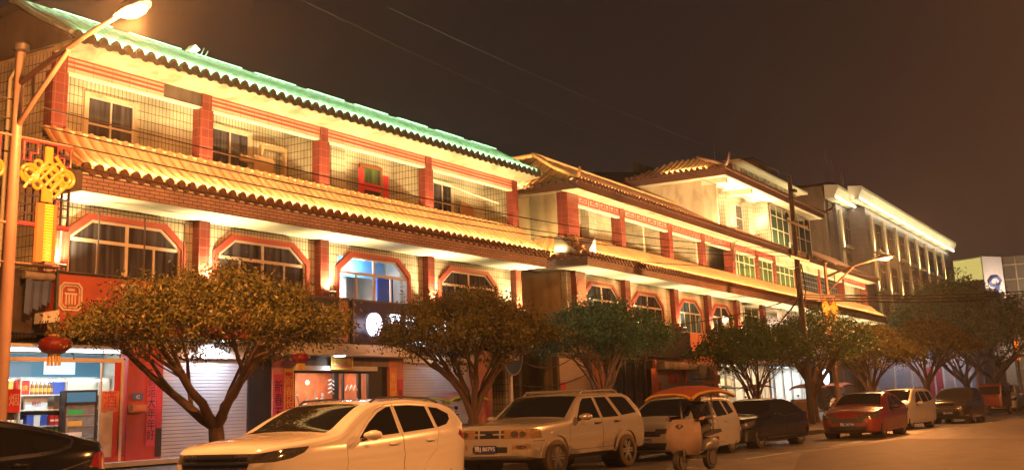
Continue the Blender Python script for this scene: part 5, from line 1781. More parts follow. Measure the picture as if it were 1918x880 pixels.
def body_mesh(P):
    top, bot, W, belt = pchip(P['top']), pchip(P['bot']), pchip(P['W']), pchip(P['belt'])
    L, zr, tum, crown = P['L'], P['zr'], P['tum'], P.get('crown', .05)
    rr = P.get('r', .09)
    st = [0, .012, .03, .055, .09, .13, .18, .24, .31]
    x = .38
    while x < L - .36:
        st.append(x)
        x += P.get('dx', .085)
    st += [L - d for d in (.31, .24, .18, .13, .09, .055, .03, .012, 0)]
    vs, fs = [], []
    nl, nu, nc, nt = 9, 7, 6, 7
    M = None
    for x in st:
        w, zb, zt = W(x), bot(x), top(x)
        r = min(rr, w * .5, (zt - zb) * .35)
        zs = min(belt(x), zt - r - .012)
        half = []
        half += [(0, zb), (w * .5, zb), (w * .86, zb + .006), (w * .955, zb + .05)]
        z0 = zb + .12 if zs - zb > .2 else zb + (zs - zb) * .5
        for i in range(nl):
            k = i / (nl - 1)
            z = z0 + (zs - z0) * k
            bul = 1 - .035 * (1 - k) ** 2 - P.get('tuck', .045) * max(0, k - .55) ** 1.5 * 2
            if P.get('crease'):
                bul += .012 * math.exp(-((k - P['crease']) / .06) ** 2)
            half.append((w * bul, z))
        wb, zbm = half[-1]
        ztc = zt - r
        for i in range(1, nu + 1):
            k = i / nu
            z = zs + (ztc - zs) * k
            half.append((wb - tum * max(0, (z - zs)) / max(.2, zr - belt(L * .5)), z))
        wt = half[-1][0]
        for i in range(1, nc + 1):
            a = PI / 2 * i / nc
            half.append((wt - r * (1 - math.cos(a)), ztc + r * math.sin(a) * .92))
        wc, zc = half[-1]
        for i in range(1, nt + 1):
            k = i / nt
            half.append((wc * (1 - k), zc + (zt - zc) + crown * (1 - (1 - k) ** 2) * (wc / .8) ** 2))
        ring = [(x, -a, z) for a, z in half] + [(x, a, z) for a, z in half[-2:0:-1]]
        M = len(ring)
        vs += ring
    for i in range(len(st) - 1):
        for k in range(M):
            k2 = (k + 1) % M
            fs.append((i * M + k, i * M + k2, (i + 1) * M + k2, (i + 1) * M + k))
    fs.append(tuple(range(M)))
    fs.append(tuple((len(st) - 1) * M + k for k in range(M))[::-1])
    return mesh_of(MB().add(vs, fs))


def wheel(parent, x, y, r, w, style, name='wheel'):
    s = -1 if y < 0 else 1
    prof = [(r * .66, -w * .48), (r * .90, -w * .5), (r * .975, -w * .42), (r, -w * .25), (r, w * .25), (r * .975, w * .42), (r * .90, w * .5), (r * .66, w * .48)]
    n = 32
    t = MB().lathe(prof, n, (0, 0, 0), 'y')
    tr = t.build(name, 'tyre', parent, smooth=40, loc=(x, y, r))
    f = w * .40 * s
    rm = MB()
    rm.lathe([(r * .67, -w * .46), (r * .67, w * .46), (r * .61, w * .46), (r * .60, 0), (r * .61, -w * .46)], n, (0, 0, 0), 'y')
    rm.lathe([(0, f + .004 * s), (r * .13, f + .004 * s), (r * .15, f - .02 * s), (r * .15, f - .05 * s)], 14, (0, 0, 0), 'y')
    k = {'ten': 10, 'six': 6, 'five': 5, 'seven': 7}[style]
    for i in range(k):
        a = 2 * PI * i / k
        ca, sa = math.cos(a), math.sin(a)
        w0, w1 = (r * .055, r * .045) if k == 10 else ((r * .10, r * .08) if k >= 6 else (r * .14, r * .11))
        offs = (-1, 1) if k == 6 else (0,)
        for of in offs:
            w0_, w1_ = (w0 * .5, w1 * .5) if k == 6 else (w0, w1)
            sh0, sh1 = of * r * .055, of * r * .085
            q = []
            for rad_, hw, sh in ((r * .1, w0_, sh0), (r * .64, w1_, sh1)):
                for sg in (-1, 1):
                    tx = sh + sg * hw
                    q.append((rad_ * ca - tx * sa, rad_ * sa + tx * ca))
            ya, yb = f, f - .045 * s
            rm.add([(q[0][0], ya, q[0][1]), (q[1][0], ya, q[1][1]), (q[3][0], ya + .006 * s, q[3][1]), (q[2][0], ya + .006 * s, q[2][1]),
                    (q[0][0], yb, q[0][1]), (q[1][0], yb, q[1][1]), (q[3][0], yb, q[3][1]), (q[2][0], yb, q[2][1])],
                   [(0, 1, 2, 3), (7, 6, 5, 4), (0, 4, 5, 1), (1, 5, 6, 2), (2, 6, 7, 3), (3, 7, 4, 0)])
    rm.build('rim', 'rim_alloy', tr, smooth=35)
    MB().lathe([(0, f - .09 * s), (r * .6, f - .09 * s), (r * .6, f - .1 * s), (0, f - .1 * s)], 20, (0, 0, 0), 'y').build('brake_disc', 'steel_dark', tr)
    return tr


pm('tyre', (0.022, 0.020, 0.019), .75, var=.2)
pm('tyre_dusty', (0.10, 0.075, 0.05), .85, var=.3, scale=8)
pm('rim_alloy', (.45, .43, .40), .32, metal=.7, var=.1)
pm('car_glass', (.010, .011, .012), .04, var=.1, spec=.6)
pm('trim_black', (.016, .016, .016), .42)
pm('chrome', (.72, .70, .66), .14, metal=1.0, var=.05)
pm('lens_clear', (.16, .15, .13), .08, metal=.6, var=.75, scale=26, coat=1)
pm('lens_amber', (.24, .15, .075), .1, var=.5, scale=20, coat=1)
pm('lens_red', (.30, .012, .014), .12, var=.5, scale=22, coat=1)
pm('plate_blue', (.02, .05, .22), .4)
pm('paint_white', (.72, .70, .66), .22, var=.015, coat=1.0)
pm('paint_white2', (.66, .62, .58), .34, var=.03, coat=.6)
pm('paint_champagne', (.46, .43, .38), .27, metal=.45, var=.05, coat=.6)
pm('paint_silver', (.50, .50, .49), .28, metal=.45, var=.04, coat=.5)
pm('paint_black', (.008, .008, .010), .14, var=.1, coat=.6)
pm('paint_navy', (.008, .009, .016), .14, var=.1, coat=.5)
pm('paint_red', (.17, .018, .014), .28, var=.05, coat=.9)
pm('paint_brown', (.022, .016, .014), .18, var=.1, coat=.6)


def ray_side(bvh, x, z, s=-1):
    h = bvh.ray_cast(Vector((x, s * 2.0, z)), Vector((0, -s, 0)))
    return h[0], h[1]


def ribbon(bvh, pts, width, mat, parent, name, off=.003, s=-1, closed=False, thick=.004):
    """thin strip laid on the flank along (x, z) points"""
    dense = []
    n = len(pts) if closed else len(pts) - 1
    for i in range(n):
        a, b = pts[i], pts[(i + 1) % len(pts)]
        k = max(1, int(math.hypot(b[0] - a[0], b[1] - a[1]) / .08))
        for j in range(k):
            dense.append((a[0] + (b[0] - a[0]) * j / k, a[1] + (b[1] - a[1]) * j / k))
    dense.append(pts[0] if closed else pts[-1])
    rows = []
    for i, (x, z) in enumerate(dense):
        p0, p1 = dense[max(0, i - 1)], dense[min(len(dense) - 1, i + 1)]
        d = Vector((p1[0] - p0[0], p1[1] - p0[1]))
        d = d.normalized() if d.length > 1e-9 else Vector((1, 0))
        nx, nz = -d.y, d.x
        pr = []
        for sg in (-1, 1):
            h = ray_side(bvh, x + nx * width / 2 * sg, z + nz * width / 2 * sg, s)
            if h[0] is None:
                break
            pr.append(h)
        if len(pr) == 2:
            rows.append([pr[0][0] + pr[0][1] * off, pr[1][0] + pr[1][1] * off, pr[1][0] - pr[1][1] * thick, pr[0][0] - pr[0][1] * thick])
    if len(rows) < 2:
        return None
    vs = [p for r_ in rows for p in r_]
    fs = []
    for i in range(len(rows) - 1):
        for k in range(4):
            k2 = (k + 1) % 4
            fs.append((i * 4 + k, i * 4 + k2, (i + 1) * 4 + k2, (i + 1) * 4 + k))
    return MB().add(vs, fs).build(name, mat, parent)


def stamp(bvh, origin, direc, polys, mat, parent, name, off=.006):
    """small flat pieces pressed on to the shell; polys in world-of-car coordinates (3d points), cast along direc"""
    mb = MB()
    D = Vector(direc).normalized()
    for poly in polys:
        vs = []
        for p in poly:
            h = bvh.ray_cast(Vector(p), D)
            if h[0] is None:
                vs = None
                break
            vs.append(h[0] - D * off)
        if vs:
            n = len(vs)
            back = [v + D * (off * 2) for v in vs]
            mb.add(vs + back, [tuple(range(n))] + [(i, n + i, n + (i + 1) % n, (i + 1) % n) for i in range(n)])
    if mb.v:
        return mb.build(name, mat, parent)


def car(P, label, cat, loc, yaw, sc_=(1, 1), group='vehicles along the kerb', name='parked_car'):
    t = thing(name, label, cat, (loc[0], loc[1], RZ + .004), R(yaw), group)
    t.scale = (sc_[0], sc_[0], sc_[1])
    L = P['L']
    me = body_mesh(P)
    me0 = me.copy()
    bvh_bm = bmesh.new()
    bvh_bm.from_mesh(me)
    bvh = BVHTree.FromBMesh(bvh_bm)
    wr, ww = P['wr'], P['ww']
    # wheel wells
    c = MB()
    hw = P['hw']
    for x in P['axles']:
        for s in (-1, 1):
            c.lathe([(0, s * (hw + .25)), (wr + P.get('gap', .055), s * (hw + .25)), (wr + P.get('gap', .055), s * (hw - ww - .14)), (0, s * (hw - ww - .14))][::s], 36, (x, 0, wr + P.get('lift', .02)), 'y')
    me = boolean(me, mesh_of(c), 'DIFFERENCE')
    paint = P['paint']

    def part_from(polys, axis, a, b, name_, mat, par, both=False, smooth=35, grow_by=0.0):
        """cut a prism out of the shell and keep what was cut as its own part"""
        nonlocal me
        c1, c2 = MB(), MB()
        for poly in polys:
            for s in ((1, -1) if both else (1,)):
                c1.prism(poly, axis, a * s, b * s)
                c2.prism(grow(poly, grow_by) if grow_by else poly, axis, a * s, b * s)
        pm_ = boolean(me, mesh_of(c1), 'INTERSECT')
        me = boolean(me, mesh_of(c2), 'DIFFERENCE')
        return link(name_, pm_, mat, par, smooth)

    ob = bpy.data.objects.new('body', me)       # filled in below
    if P.get('windows'):
        for poly in P['windows']:
            part_from([poly], 'y', -1.5, 1.5, 'window', 'car_glass', t)
    for nm, poly, za, zb in P.get('screens', []):
        part_from([poly], 'z', za, zb, nm, 'car_glass', t)
    for poly, mt in P.get('headlights', []):
        part_from([poly], 'y', -1.5, -.30, 'headlight', mt, t)
        part_from([poly], 'y', 1.5, .30, 'headlight', mt, t)
    for poly, mt in P.get('taillights', []):
        part_from([poly], 'y', -1.5, -.42, 'taillight', mt, t)
        part_from([poly], 'y', 1.5, .42, 'taillight', mt, t)
    for poly, nm, mt in P.get('front', []):
        part_from([poly], 'x', -.5, P.get('fd', .45), nm, mt, t)
    for poly in P.get('doors', []):
        d = part_from([poly], 'y', -1.5, -.45, 'door', paint, t, grow_by=.008)
        xs_ = [p[0] for p in poly]
        hx, hz = max(xs_) - P.get('hoff', .22), P['hz'] + .02 * (max(xs_) - 2)
        h = ray_side(bvh, hx, hz)
        if h[0] is not None:
            hb = MB().tube([(hx - .11, h[0].y + .005, hz), (hx - .08, h[0].y - .035, hz), (hx + .08, h[0].y - .035, hz + .005), (hx + .11, h[0].y + .005, hz + .005)], [.012, .016, .016, .012], 8)
            hb.build('handle', P.get('handle', paint), d, smooth=50)
    ob.data = me
    me.name = 'body'
    me.materials.clear()
    me.materials.append(MATS[paint])
    me.shade_smooth()
    me.set_sharp_from_angle(angle=R(35))
    COL.objects.link(ob)
    ob.parent = t
    # dark liners in the wheel arches
    ln = MB()
    for x in P['axles']:
        for s in (-1, 1):
            g_ = wr + P.get('gap', .055) - .004
            ln.lathe([(g_, s * (hw - .07)), (g_, s * (hw - ww - .13)), (0, s * (hw - ww - .13))], 36, (x, 0, wr + P.get('lift', .02)), 'y')
    ln.parts('arch_liner', 'plastic_black', t)
    for x in P['axles']:
        for s in (-1, 1):
            wheel(t, x, s * (hw - ww / 2 - P.get('inset', .035)), wr, ww, P['spokes'])
    if P.get('cladding'):
        for x in P['axles']:
            g_ = wr + P.get('gap', .055) + .012
            pts = [(x + g_ * math.cos(a), wr + P.get('lift', .02) + g_ * math.sin(a)) for a in np.linspace(R(-12), R(192), 22)]
            ribbon(bvh, pts, P.get('cw', .05), P['cladding'], t, 'arch_trim', P.get('coff', .012))
    for poly, wd, mt, nm, cl in P.get('lines', []):
        ribbon(bvh, poly, wd, mt, t, nm, P.get('loff', .004), closed=cl)
    for x, z, s in P.get('mirror', []):
        h = ray_side(bvh, x, z, s)
        if h[0] is not None:
            y = h[0].y
            m = MB()
            vs = []
            n = 12
            for u, a_, b_ in ((0, .03, .02), (.03, .075, .045), (.1, .095, .075), (.17, .09, .075), (.23, .06, .05), (.25, .02, .02)):
                for k in range(n):
                    q = 2 * PI * k / n
                    vs.append((x + .05 + a_ * math.cos(q) * .8 + .03 * (u / .25), y + s * (.03 + u), z + .06 + b_ * math.sin(q)))
            m.add(vs, [(i * n + k, i * n + (k + 1) % n, (i + 1) * n + (k + 1) % n, (i + 1) * n + k) for i in range(5) for k in range(n)] + [tuple(range(n)), tuple(5 * n + k for k in range(n))])
            mo = m.build('mirror', P.get('mirror_mat', paint), t, smooth=60)
            MB().tube([(x + .05, y, z - .01), (x + .06, y + s * .09, z + .03)], .025, 8).build('stalk', 'trim_black', mo)
    for pts in P.get('rails', []):
        for s in (-1, 1):
            MB().tube([(x, s * y, z) for x, y, z in pts], .018, 8).build('roof_rail', P.get('rail_mat', 'trim_black'), t, smooth=60)
    for z in P.get('slats', []):
        y0 = P['slat_w']
        polys = []
        n = 12
        for i in range(n):
            a, b = -y0 + 2 * y0 * i / n, -y0 + 2 * y0 * (i + 1) / n
            polys.append([(-1, a, z), (-1, b, z), (-1, b, z + .022), (-1, a, z + .022)])
        stamp(bvh, None, (1, 0, 0), polys, P.get('slat_mat', 'chrome'), t, 'grille_slat', .008)
    for (y, z, w_, h_, body) in P.get('plates', []):
        h = bvh.ray_cast(Vector((-1, y, z)), Vector((1, 0, 0)))
        xf = (h[0].x if h[0] is not None else 0) - .02
        po = MB().box(xf - .012, xf, y - w_ / 2, y + w_ / 2, z - h_ / 2, z + h_ / 2).build('number_plate', 'plate_blue', t)
        if body:
            tx = text(body, h_ * .78, 'plastic_white', po, (0, 0, 0), depth=.001, sx=.9)
            tx.data.transform(Matrix.Rotation(-PI / 2, 4, 'Z'))
            tx.location = (xf - .015, y, z)
    for (y, z, w_, h_, mt, nm) in P.get('stamps', []):
        for s in ((-1, 1) if y else (1,)):
            q = []
            n = 16
            for i in range(n):
                a = 2 * PI * i / n
                q.append((-1, s * y + w_ / 2 * math.cos(a), z + h_ / 2 * math.sin(a)))
            stamp(bvh, None, (1, 0, 0), [q], mt, t, nm, .012)
    # black underbody
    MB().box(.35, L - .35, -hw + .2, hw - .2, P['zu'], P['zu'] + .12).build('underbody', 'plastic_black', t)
    bvh_bm.free()
    return t


SUV = dict(L=4.5, zr=1.62, tum=.235, hw=.915, wr=.355, ww=.23, axles=(.90, 3.55), spokes='ten', paint='paint_white', zu=.2, hz=.93, crease=.62,
           top=[(0, .66), (.03, .88), (.10, .985), (.3, 1.045), (.8, 1.10), (1.15, 1.135), (1.32, 1.165), (1.75, 1.39), (2.1, 1.55), (2.45, 1.62), (3.0, 1.64), (3.6, 1.60), (4.0, 1.53), (4.16, 1.47), (4.34, 1.2), (4.44, .98), (4.5, .74)],
           bot=[(0, .36), (.06, .25), (.3, .21), (1.4, .20), (3, .21), (4.2, .25), (4.45, .33), (4.5, .44)],
           W=[(0, .50), (.03, .60), (.1, .71), (.22, .79), (.45, .87), (.8, .905), (1.5, .915), (3.3, .915), (3.9, .90), (4.25, .84), (4.42, .75), (4.5, .60)],
           belt=[(0, .72), (.3, .90), (1.0, .98), (1.6, .99), (3.2, 1.07), (4.3, 1.14)],
           windows=[[(1.72, 1.06), (2.02, 1.28), (2.30, 1.44), (2.52, 1.515), (2.62, 1.525), (2.60, 1.10)], [(2.70, 1.105), (2.70, 1.53), (3.05, 1.535), (3.42, 1.51), (3.46, 1.15)], [(3.54, 1.155), (3.50, 1.50), (3.72, 1.475), (3.95, 1.37), (3.93, 1.28), (3.80, 1.20)]],
           screens=[('windscreen', [(1.27, -.66), (1.27, .66), (1.60, .62), (2.16, .545), (2.16, -.545), (1.60, -.62)], .95, 2.0), ('rear_window', [(4.19, -.52), (4.19, .52), (4.33, .56), (4.33, -.56)], 1.16, 2.0)],
           headlights=[([(-.1, .80), (.0, .92), (.35, .985), (.72, 1.0), (.62, .92), (.42, .85), (.2, .81)], 'lens_clear')],
           taillights=[([(4.08, 1.02), (4.14, 1.10), (4.45, .98), (4.55, .90), (4.4, .88), (4.25, .93)], 'lens_red')],
           front=[([(-.46, .58), (-.58, .935), (.58, .935), (.46, .58)], 'grille', 'trim_black'), ([(-.5, .30), (-.56, .44), (.56, .44), (.5, .30)], 'lower_grille', 'trim_black')],
           slats=(.64, .715, .79, .87), slat_w=.5,
           doors=[[(1.42, .40), (1.42, .92), (1.66, 1.045), (1.98, 1.29), (2.26, 1.465), (2.5, 1.55), (2.655, 1.56), (2.64, .38)], [(2.66, .38), (2.675, 1.56), (3.05, 1.565), (3.46, 1.54), (3.53, 1.10), (3.42, .80), (3.2, .62), (3.12, .40)]],
           mirror=[(1.72, 1.04, -1), (1.72, 1.04, 1)], rails=[[(2.3, .60, 1.60), (2.4, .61, 1.655), (3.0, .61, 1.68), (3.7, .60, 1.64), (3.95, .59, 1.57)]],
           lines=[([(1.3, .34), (3.2, .34)], .05, 'plastic_black', 'sill_trim', False)], plates=[(0, .47, .44, .14, None)], gap=.05)

car(SUV, 'white crossover with a black slatted grille parked nearest, front left', 'car', (12.60, 12.37), 1.0, (1.18, .98))

OFF = dict(L=4.55, zr=1.68, tum=.19, hw=.90, wr=.375, ww=.26, axles=(.82, 3.55), spokes='six', paint='paint_champagne', zu=.3, hz=1.02, crease=.5, r=.075, crown=.04, tuck=.02,
           top=[(0, .86), (.02, .98), (.10, 1.045), (.5, 1.085), (1.1, 1.13), (1.34, 1.16), (1.5, 1.27), (1.95, 1.60), (2.1, 1.665), (2.6, 1.70), (3.4, 1.70), (3.85, 1.67), (4.0, 1.62), (4.3, 1.25), (4.42, 1.05), (4.5, .98), (4.55, .80)],
           bot=[(0, .46), (.08, .38), (.4, .34), (1.4, .36), (3, .36), (4.2, .38), (4.5, .44), (4.55, .5)],
           W=[(0, .70), (.04, .78), (.14, .84), (.4, .875), (1.0, .89), (3.4, .89), (4.2, .88), (4.45, .83), (4.55, .76)],
           belt=[(0, .90), (.4, .98), (1.3, 1.07), (4.4, 1.12)],
           windows=[[(1.62, 1.14), (1.98, 1.50), (2.10, 1.575), (2.46, 1.59), (2.52, 1.14)], [(2.62, 1.14), (2.57, 1.595), (3.02, 1.60), (3.28, 1.15)], [(3.42, 1.17), (3.15, 1.60), (3.72, 1.595), (3.86, 1.55), (4.10, 1.22)]],
           screens=[('windscreen', [(1.36, -.74), (1.36, .74), (2.0, .655), (2.0, -.655)], 1.05, 2.0), ('rear_window', [(4.02, -.6), (4.02, .6), (4.26, .64), (4.26, -.64)], 1.27, 2)],
           headlights=[([(-.1, .80), (-.1, .985), (.30, 1.0), (.36, .80)], 'lens_amber')],
           taillights=[([(4.46, .75), (4.46, 1.2), (4.6, 1.2), (4.6, .75)], 'lens_red')],
           front=[([(-.42, .91), (-.42, .975), (-.24, .975), (-.24, .91)], 'grille', 'trim_black'), ([(-.20, .91), (-.20, .975), (.20, .975), (.20, .91)], 'grille', 'trim_black'), ([(.24, .91), (.24, .975), (.42, .975), (.42, .91)], 'grille', 'trim_black'),
                  ([(-.40, .81), (-.42, .88), (-.24, .88), (-.24, .81)], 'grille', 'trim_black'), ([(-.20, .81), (-.20, .88), (.20, .88), (.20, .81)], 'grille', 'trim_black'), ([(.24, .81), (.24, .88), (.42, .88), (.40, .81)], 'grille', 'trim_black'),
                  ([(-.36, .52), (-.36, .64), (.36, .64), (.36, .52)], 'lower_grille', 'plastic_black'), ([(-.80, .58), (-.80, .69), (-.46, .69), (-.46, .58)], 'fog_light', 'lens_amber'), ([(.80, .58), (.80, .69), (.46, .69), (.46, .58)], 'fog_light', 'lens_amber')],
           doors=[[(1.32, .50), (1.32, 1.0), (1.56, 1.13), (1.93, 1.50), (2.08, 1.62), (2.525, 1.635), (2.58, .50)], [(2.605, .50), (2.55, 1.635), (3.06, 1.645), (3.38, 1.12), (3.28, .95), (3.1, .75), (3.02, .50)]],
           mirror=[(1.60, 1.12, -1), (1.60, 1.12, 1)], mirror_mat='paint_champagne', rails=[[(2.2, .62, 1.68), (2.3, .62, 1.735), (3.2, .62, 1.755), (3.6, .62, 1.74), (3.7, .62, 1.69)]], rail_mat='steel',
           handle='trim_black', cladding='paint_champagne', cw=.10, coff=.028, gap=.075, lift=.04,
           lines=[([(0.05, .745), (.42, .75)], .018, 'plastic_black', 'bumper_gap', False), ([(1.30, .80), (2.55, .82)], .05, 'paint_champagne', 'side_moulding', False), ([(2.62, .82), (3.05, .83)], .05, 'paint_champagne', 'side_moulding', False),
                  ([(1.25, .44), (3.1, .44)], .06, 'paint_champagne', 'side_step', False)],
           plates=[(.08, .60, .46, .15, '豫J 80795')], fd=.4, stamps=[(0, .895, .16, .06, 'chrome', 'badge'), (.52, .895, .15, .13, 'lens_clear', 'reflector'), (.68, .895, .12, .12, 'lens_clear', 'reflector'), (.64, .635, .2, .07, 'lens_clear', 'fog_lens')], inset=-.01)
t = car(OFF, 'champagne off-road car with amber headlights and dusty wheels', 'car', (21.36, 13.25), -1.5, (1.18, .98))
for ch in t.children:
    if ch.name.startswith('wheel'):
        ch.data.materials[0] = MATS['tyre_dusty']
for x in (2.35, 3.45):
    MB().tube([(x, -.66, 1.76), (x, .66, 1.76)], .02, 8).build('roof_bar', 'steel', t)

HAT = dict(L=4.3, zr=1.60, tum=.21, hw=.86, wr=.31, ww=.2, axles=(.80, 3.42), spokes='six', paint='paint_silver', zu=.2, hz=.9, crease=.6, dx=.11,
           top=[(0, .58), (.03, .74), (.12, .86), (.5, .97), (.85, 1.02), (1.05, 1.08), (1.55, 1.36), (1.95, 1.55), (2.3, 1.60), (3.2, 1.60), (3.75, 1.55), (3.95, 1.46), (4.15, 1.15), (4.25, .98), (4.3, .75)],
           bot=[(0, .32), (.1, .23), (1, .19), (3.6, .2), (4.25, .3), (4.3, .4)],
           W=[(0, .48), (.04, .60), (.15, .72), (.4, .81), (.9, .855), (3.4, .86), (4.0, .83), (4.22, .74), (4.3, .6)],
           belt=[(0, .68), (.4, .86), (1.4, .96), (4.2, 1.04)],
           windows=[[(1.55, 1.03), (1.98, 1.38), (2.2, 1.475), (2.38, 1.49), (2.38, 1.05)], [(2.48, 1.05), (2.48, 1.495), (3.1, 1.495), (3.2, 1.08)], [(3.3, 1.09), (3.22, 1.49), (3.6, 1.46), (3.75, 1.15)]],
           screens=[('windscreen', [(1.08, -.66), (1.08, .66), (1.98, .55), (1.98, -.55)], .9, 2.0), ('rear_window', [(3.97, -.5), (3.97, .5), (4.14, .54), (4.14, -.54)], 1.12, 2)],
           headlights=[([(-.1, .68), (0, .80), (.3, .88), (.55, .93), (.5, .80), (.3, .70)], 'lens_clear')], taillights=[([(3.98, .95), (4.02, 1.4), (4.35, 1.2), (4.35, .9)], 'lens_red')],
           front=[([(-.4, .62), (-.46, .76), (.46, .76), (.4, .62)], 'grille', 'trim_black'), ([(-.5, .28), (-.55, .46), (.55, .46), (.5, .28)], 'lower_grille', 'trim_black')],
           doors=[[(1.25, .36), (1.25, .88), (1.5, 1.02), (1.95, 1.4), (2.2, 1.52), (2.42, 1.53), (2.42, .36)], [(2.44, .36), (2.44, 1.53), (3.15, 1.53), (3.22, 1.04), (3.1, .7), (2.98, .5), (2.95, .36)]],
           mirror=[(1.5, 1.0, -1), (1.5, 1.0, 1)], plates=[(0, .5, .44, .14, '豫J 602N5')])
car(HAT, 'silver people carrier behind the passing scooter', 'car', (27.5, 12.64), 1.7, (1.17, .93))

SED = dict(L=4.5, zr=1.44, tum=.23, hw=.875, wr=.315, ww=.21, axles=(.86, 3.52), spokes='seven', paint='paint_navy', zu=.17, hz=.86, crease=.62, dx=.10,
           top=[(0, .50), (.03, .66), (.12, .76), (.5, .86), (1.0, .93), (1.25, .97), (1.4, 1.03), (1.9, 1.31), (2.15, 1.41), (2.5, 1.45), (2.9, 1.44), (3.3, 1.36), (3.75, 1.14), (3.95, 1.06), (4.3, 1.03), (4.42, .99), (4.48, .86), (4.5, .70)],
           bot=[(0, .28), (.1, .19), (1, .16), (3.6, .17), (4.4, .26), (4.5, .36)],
           W=[(0, .46), (.04, .58), (.15, .71), (.4, .81), (.9, .865), (3.5, .875), (4.1, .84), (4.38, .74), (4.5, .58)],
           belt=[(0, .58), (.4, .78), (1.4, .88), (4.0, .96), (4.5, .9)],
           windows=[[(1.72, .945), (2.12, 1.22), (2.35, 1.32), (2.50, 1.345), (2.50, .965)], [(2.60, .965), (2.60, 1.345), (2.95, 1.335), (3.22, 1.25), (3.5, 1.08), (3.42, 1.0)]],
           screens=[('windscreen', [(1.35, -.64), (1.35, .64), (2.08, .53), (2.08, -.53)], .86, 2.0), ('rear_window', [(3.2, -.5), (3.2, .5), (3.78, .60), (3.78, -.60)], 1.0, 2)],
           headlights=[([(-.1, .60), (.0, .70), (.3, .80), (.66, .85), (.58, .73), (.3, .62)], 'lens_clear')], taillights=[([(4.05, .78), (4.1, .96), (4.55, .95), (4.55, .78)], 'lens_red')],
           front=[([(-.42, .50), (-.48, .66), (.48, .66), (.42, .50)], 'grille', 'trim_black'), ([(-.5, .24), (-.55, .40), (.55, .40), (.5, .24)], 'lower_grille', 'trim_black')],
           slats=(.54, .60), slat_w=.36,
           doors=[[(1.36, .30), (1.36, .80), (1.66, .93), (2.1, 1.24), (2.36, 1.36), (2.55, 1.38), (2.54, .30)], [(2.56, .30), (2.57, 1.38), (2.95, 1.37), (3.24, 1.28), (3.52, 1.08), (3.4, .75), (3.15, .52), (3.1, .30)]],
           mirror=[(1.66, .92, -1), (1.66, .92, 1)], lines=[([(1.7, .905), (2.6, .93), (3.5, .965)], .016, 'chrome', 'window_trim', False), ([(1.3, .30), (3.1, .31)], .02, 'chrome', 'sill_trim', False)], plates=[(0, .44, .44, .14, None)])
car(SED, 'black sedan parked left of the scooters before the bright shops', 'car', (33.20, 12.80), -6.9, (1.03, .95))
RED = dict(SED)
RED.update(paint='paint_red', spokes='seven', axles=(.82, 3.40), L=4.4, slats=(), lines=[([(1.3, .36), (3.1, .40)], .03, 'paint_red', 'side_moulding', False)], mirror_mat='plastic_black', plates=[(0, .46, .44, .14, '豫J 26746')],
           top=[(0, .52), (.03, .70), (.12, .80), (.5, .89), (1.0, .96), (1.2, 1.0), (1.35, 1.06), (1.85, 1.34), (2.1, 1.43), (2.5, 1.47), (2.9, 1.46), (3.3, 1.38), (3.75, 1.14), (3.95, 1.06), (4.2, 1.03), (4.32, .99), (4.38, .86), (4.4, .70)],
           W=[(0, .46), (.04, .58), (.15, .71), (.4, .80), (.9, .845), (3.4, .855), (4.0, .82), (4.28, .72), (4.4, .58)], hw=.855,
           headlights=[([(-.1, .64), (.0, .76), (.3, .84), (.5, .84), (.5, .72), (.3, .64)], 'lens_clear')])
car(RED, 'red sedan with blue plate parked behind the white scooter', 'car', (39.88, 10.93), .9, (1.18, .99))
MPV = dict(HAT)
MPV.update(paint='paint_white2', L=4.45, axles=(.80, 3.52), zr=1.66, spokes='ten',
           top=[(0, .62), (.03, .80), (.12, .93), (.5, 1.03), (.85, 1.08), (1.05, 1.14), (1.55, 1.42), (1.9, 1.6), (2.3, 1.66), (3.3, 1.66), (3.95, 1.62), (4.15, 1.54), (4.32, 1.25), (4.4, 1.0), (4.45, .78)],
           W=[(0, .50), (.04, .62), (.15, .74), (.4, .83), (.9, .865), (3.5, .87), (4.15, .84), (4.38, .75), (4.45, .62)], hw=.87,
           belt=[(0, .72), (.4, .9), (1.4, 1.0), (4.3, 1.08)],
           screens=[('windscreen', [(1.08, -.68), (1.08, .68), (1.96, .56), (1.96, -.56)], .95, 2.0), ('rear_window', [(4.17, -.5), (4.17, .5), (4.30, .54), (4.30, -.54)], 1.2, 2)],
           windows=[[(1.55, 1.07), (1.95, 1.40), (2.2, 1.52), (2.38, 1.54), (2.38, 1.09)], [(2.48, 1.09), (2.48, 1.545), (3.15, 1.545), (3.25, 1.11)], [(3.35, 1.12), (3.27, 1.545), (3.8, 1.53), (3.98, 1.2)]],
           taillights=[([(4.2, .95), (4.2, 1.4), (4.5, 1.2), (4.5, .9)], 'lens_red')],
           rails=[[(2.2, .58, 1.64), (2.3, .58, 1.70), (3.6, .58, 1.70), (3.9, .57, 1.63)]], plates=[])
car(MPV, 'white people carrier with roof rails behind the red sedan', 'car', (48.43, 11.82), -4.9, (1.0, .93))
CRO = dict(SUV)
CRO.update(paint='paint_brown', spokes='ten', slats=(.70, .78), rails=[], plates=[(0, .50, .44, .14, '豫J 81590')], lines=[([(.06, .36), (.35, .40)], .05, 'chrome', 'fog_trim', False)], dx=.12,
           front=[([(-.36, .64), (-.46, .84), (.46, .84), (.36, .64)], 'grille', 'trim_black'), ([(-.55, .28), (-.6, .40), (.6, .40), (.55, .28)], 'lower_grille', 'trim_black')])
car(CRO, 'dark brown crossover with chrome bumper strip parked second from the cargo tricycle', 'car', (55.61, 10.78), -.4, (1.0, .93))
VAN = dict(MPV)
VAN.update(paint='paint_white', rails=[], dx=.16)
car(VAN, 'white van partly cut off at the far right edge', 'car', (80.5, 12.3), 2)
LIFT = dict(SED)
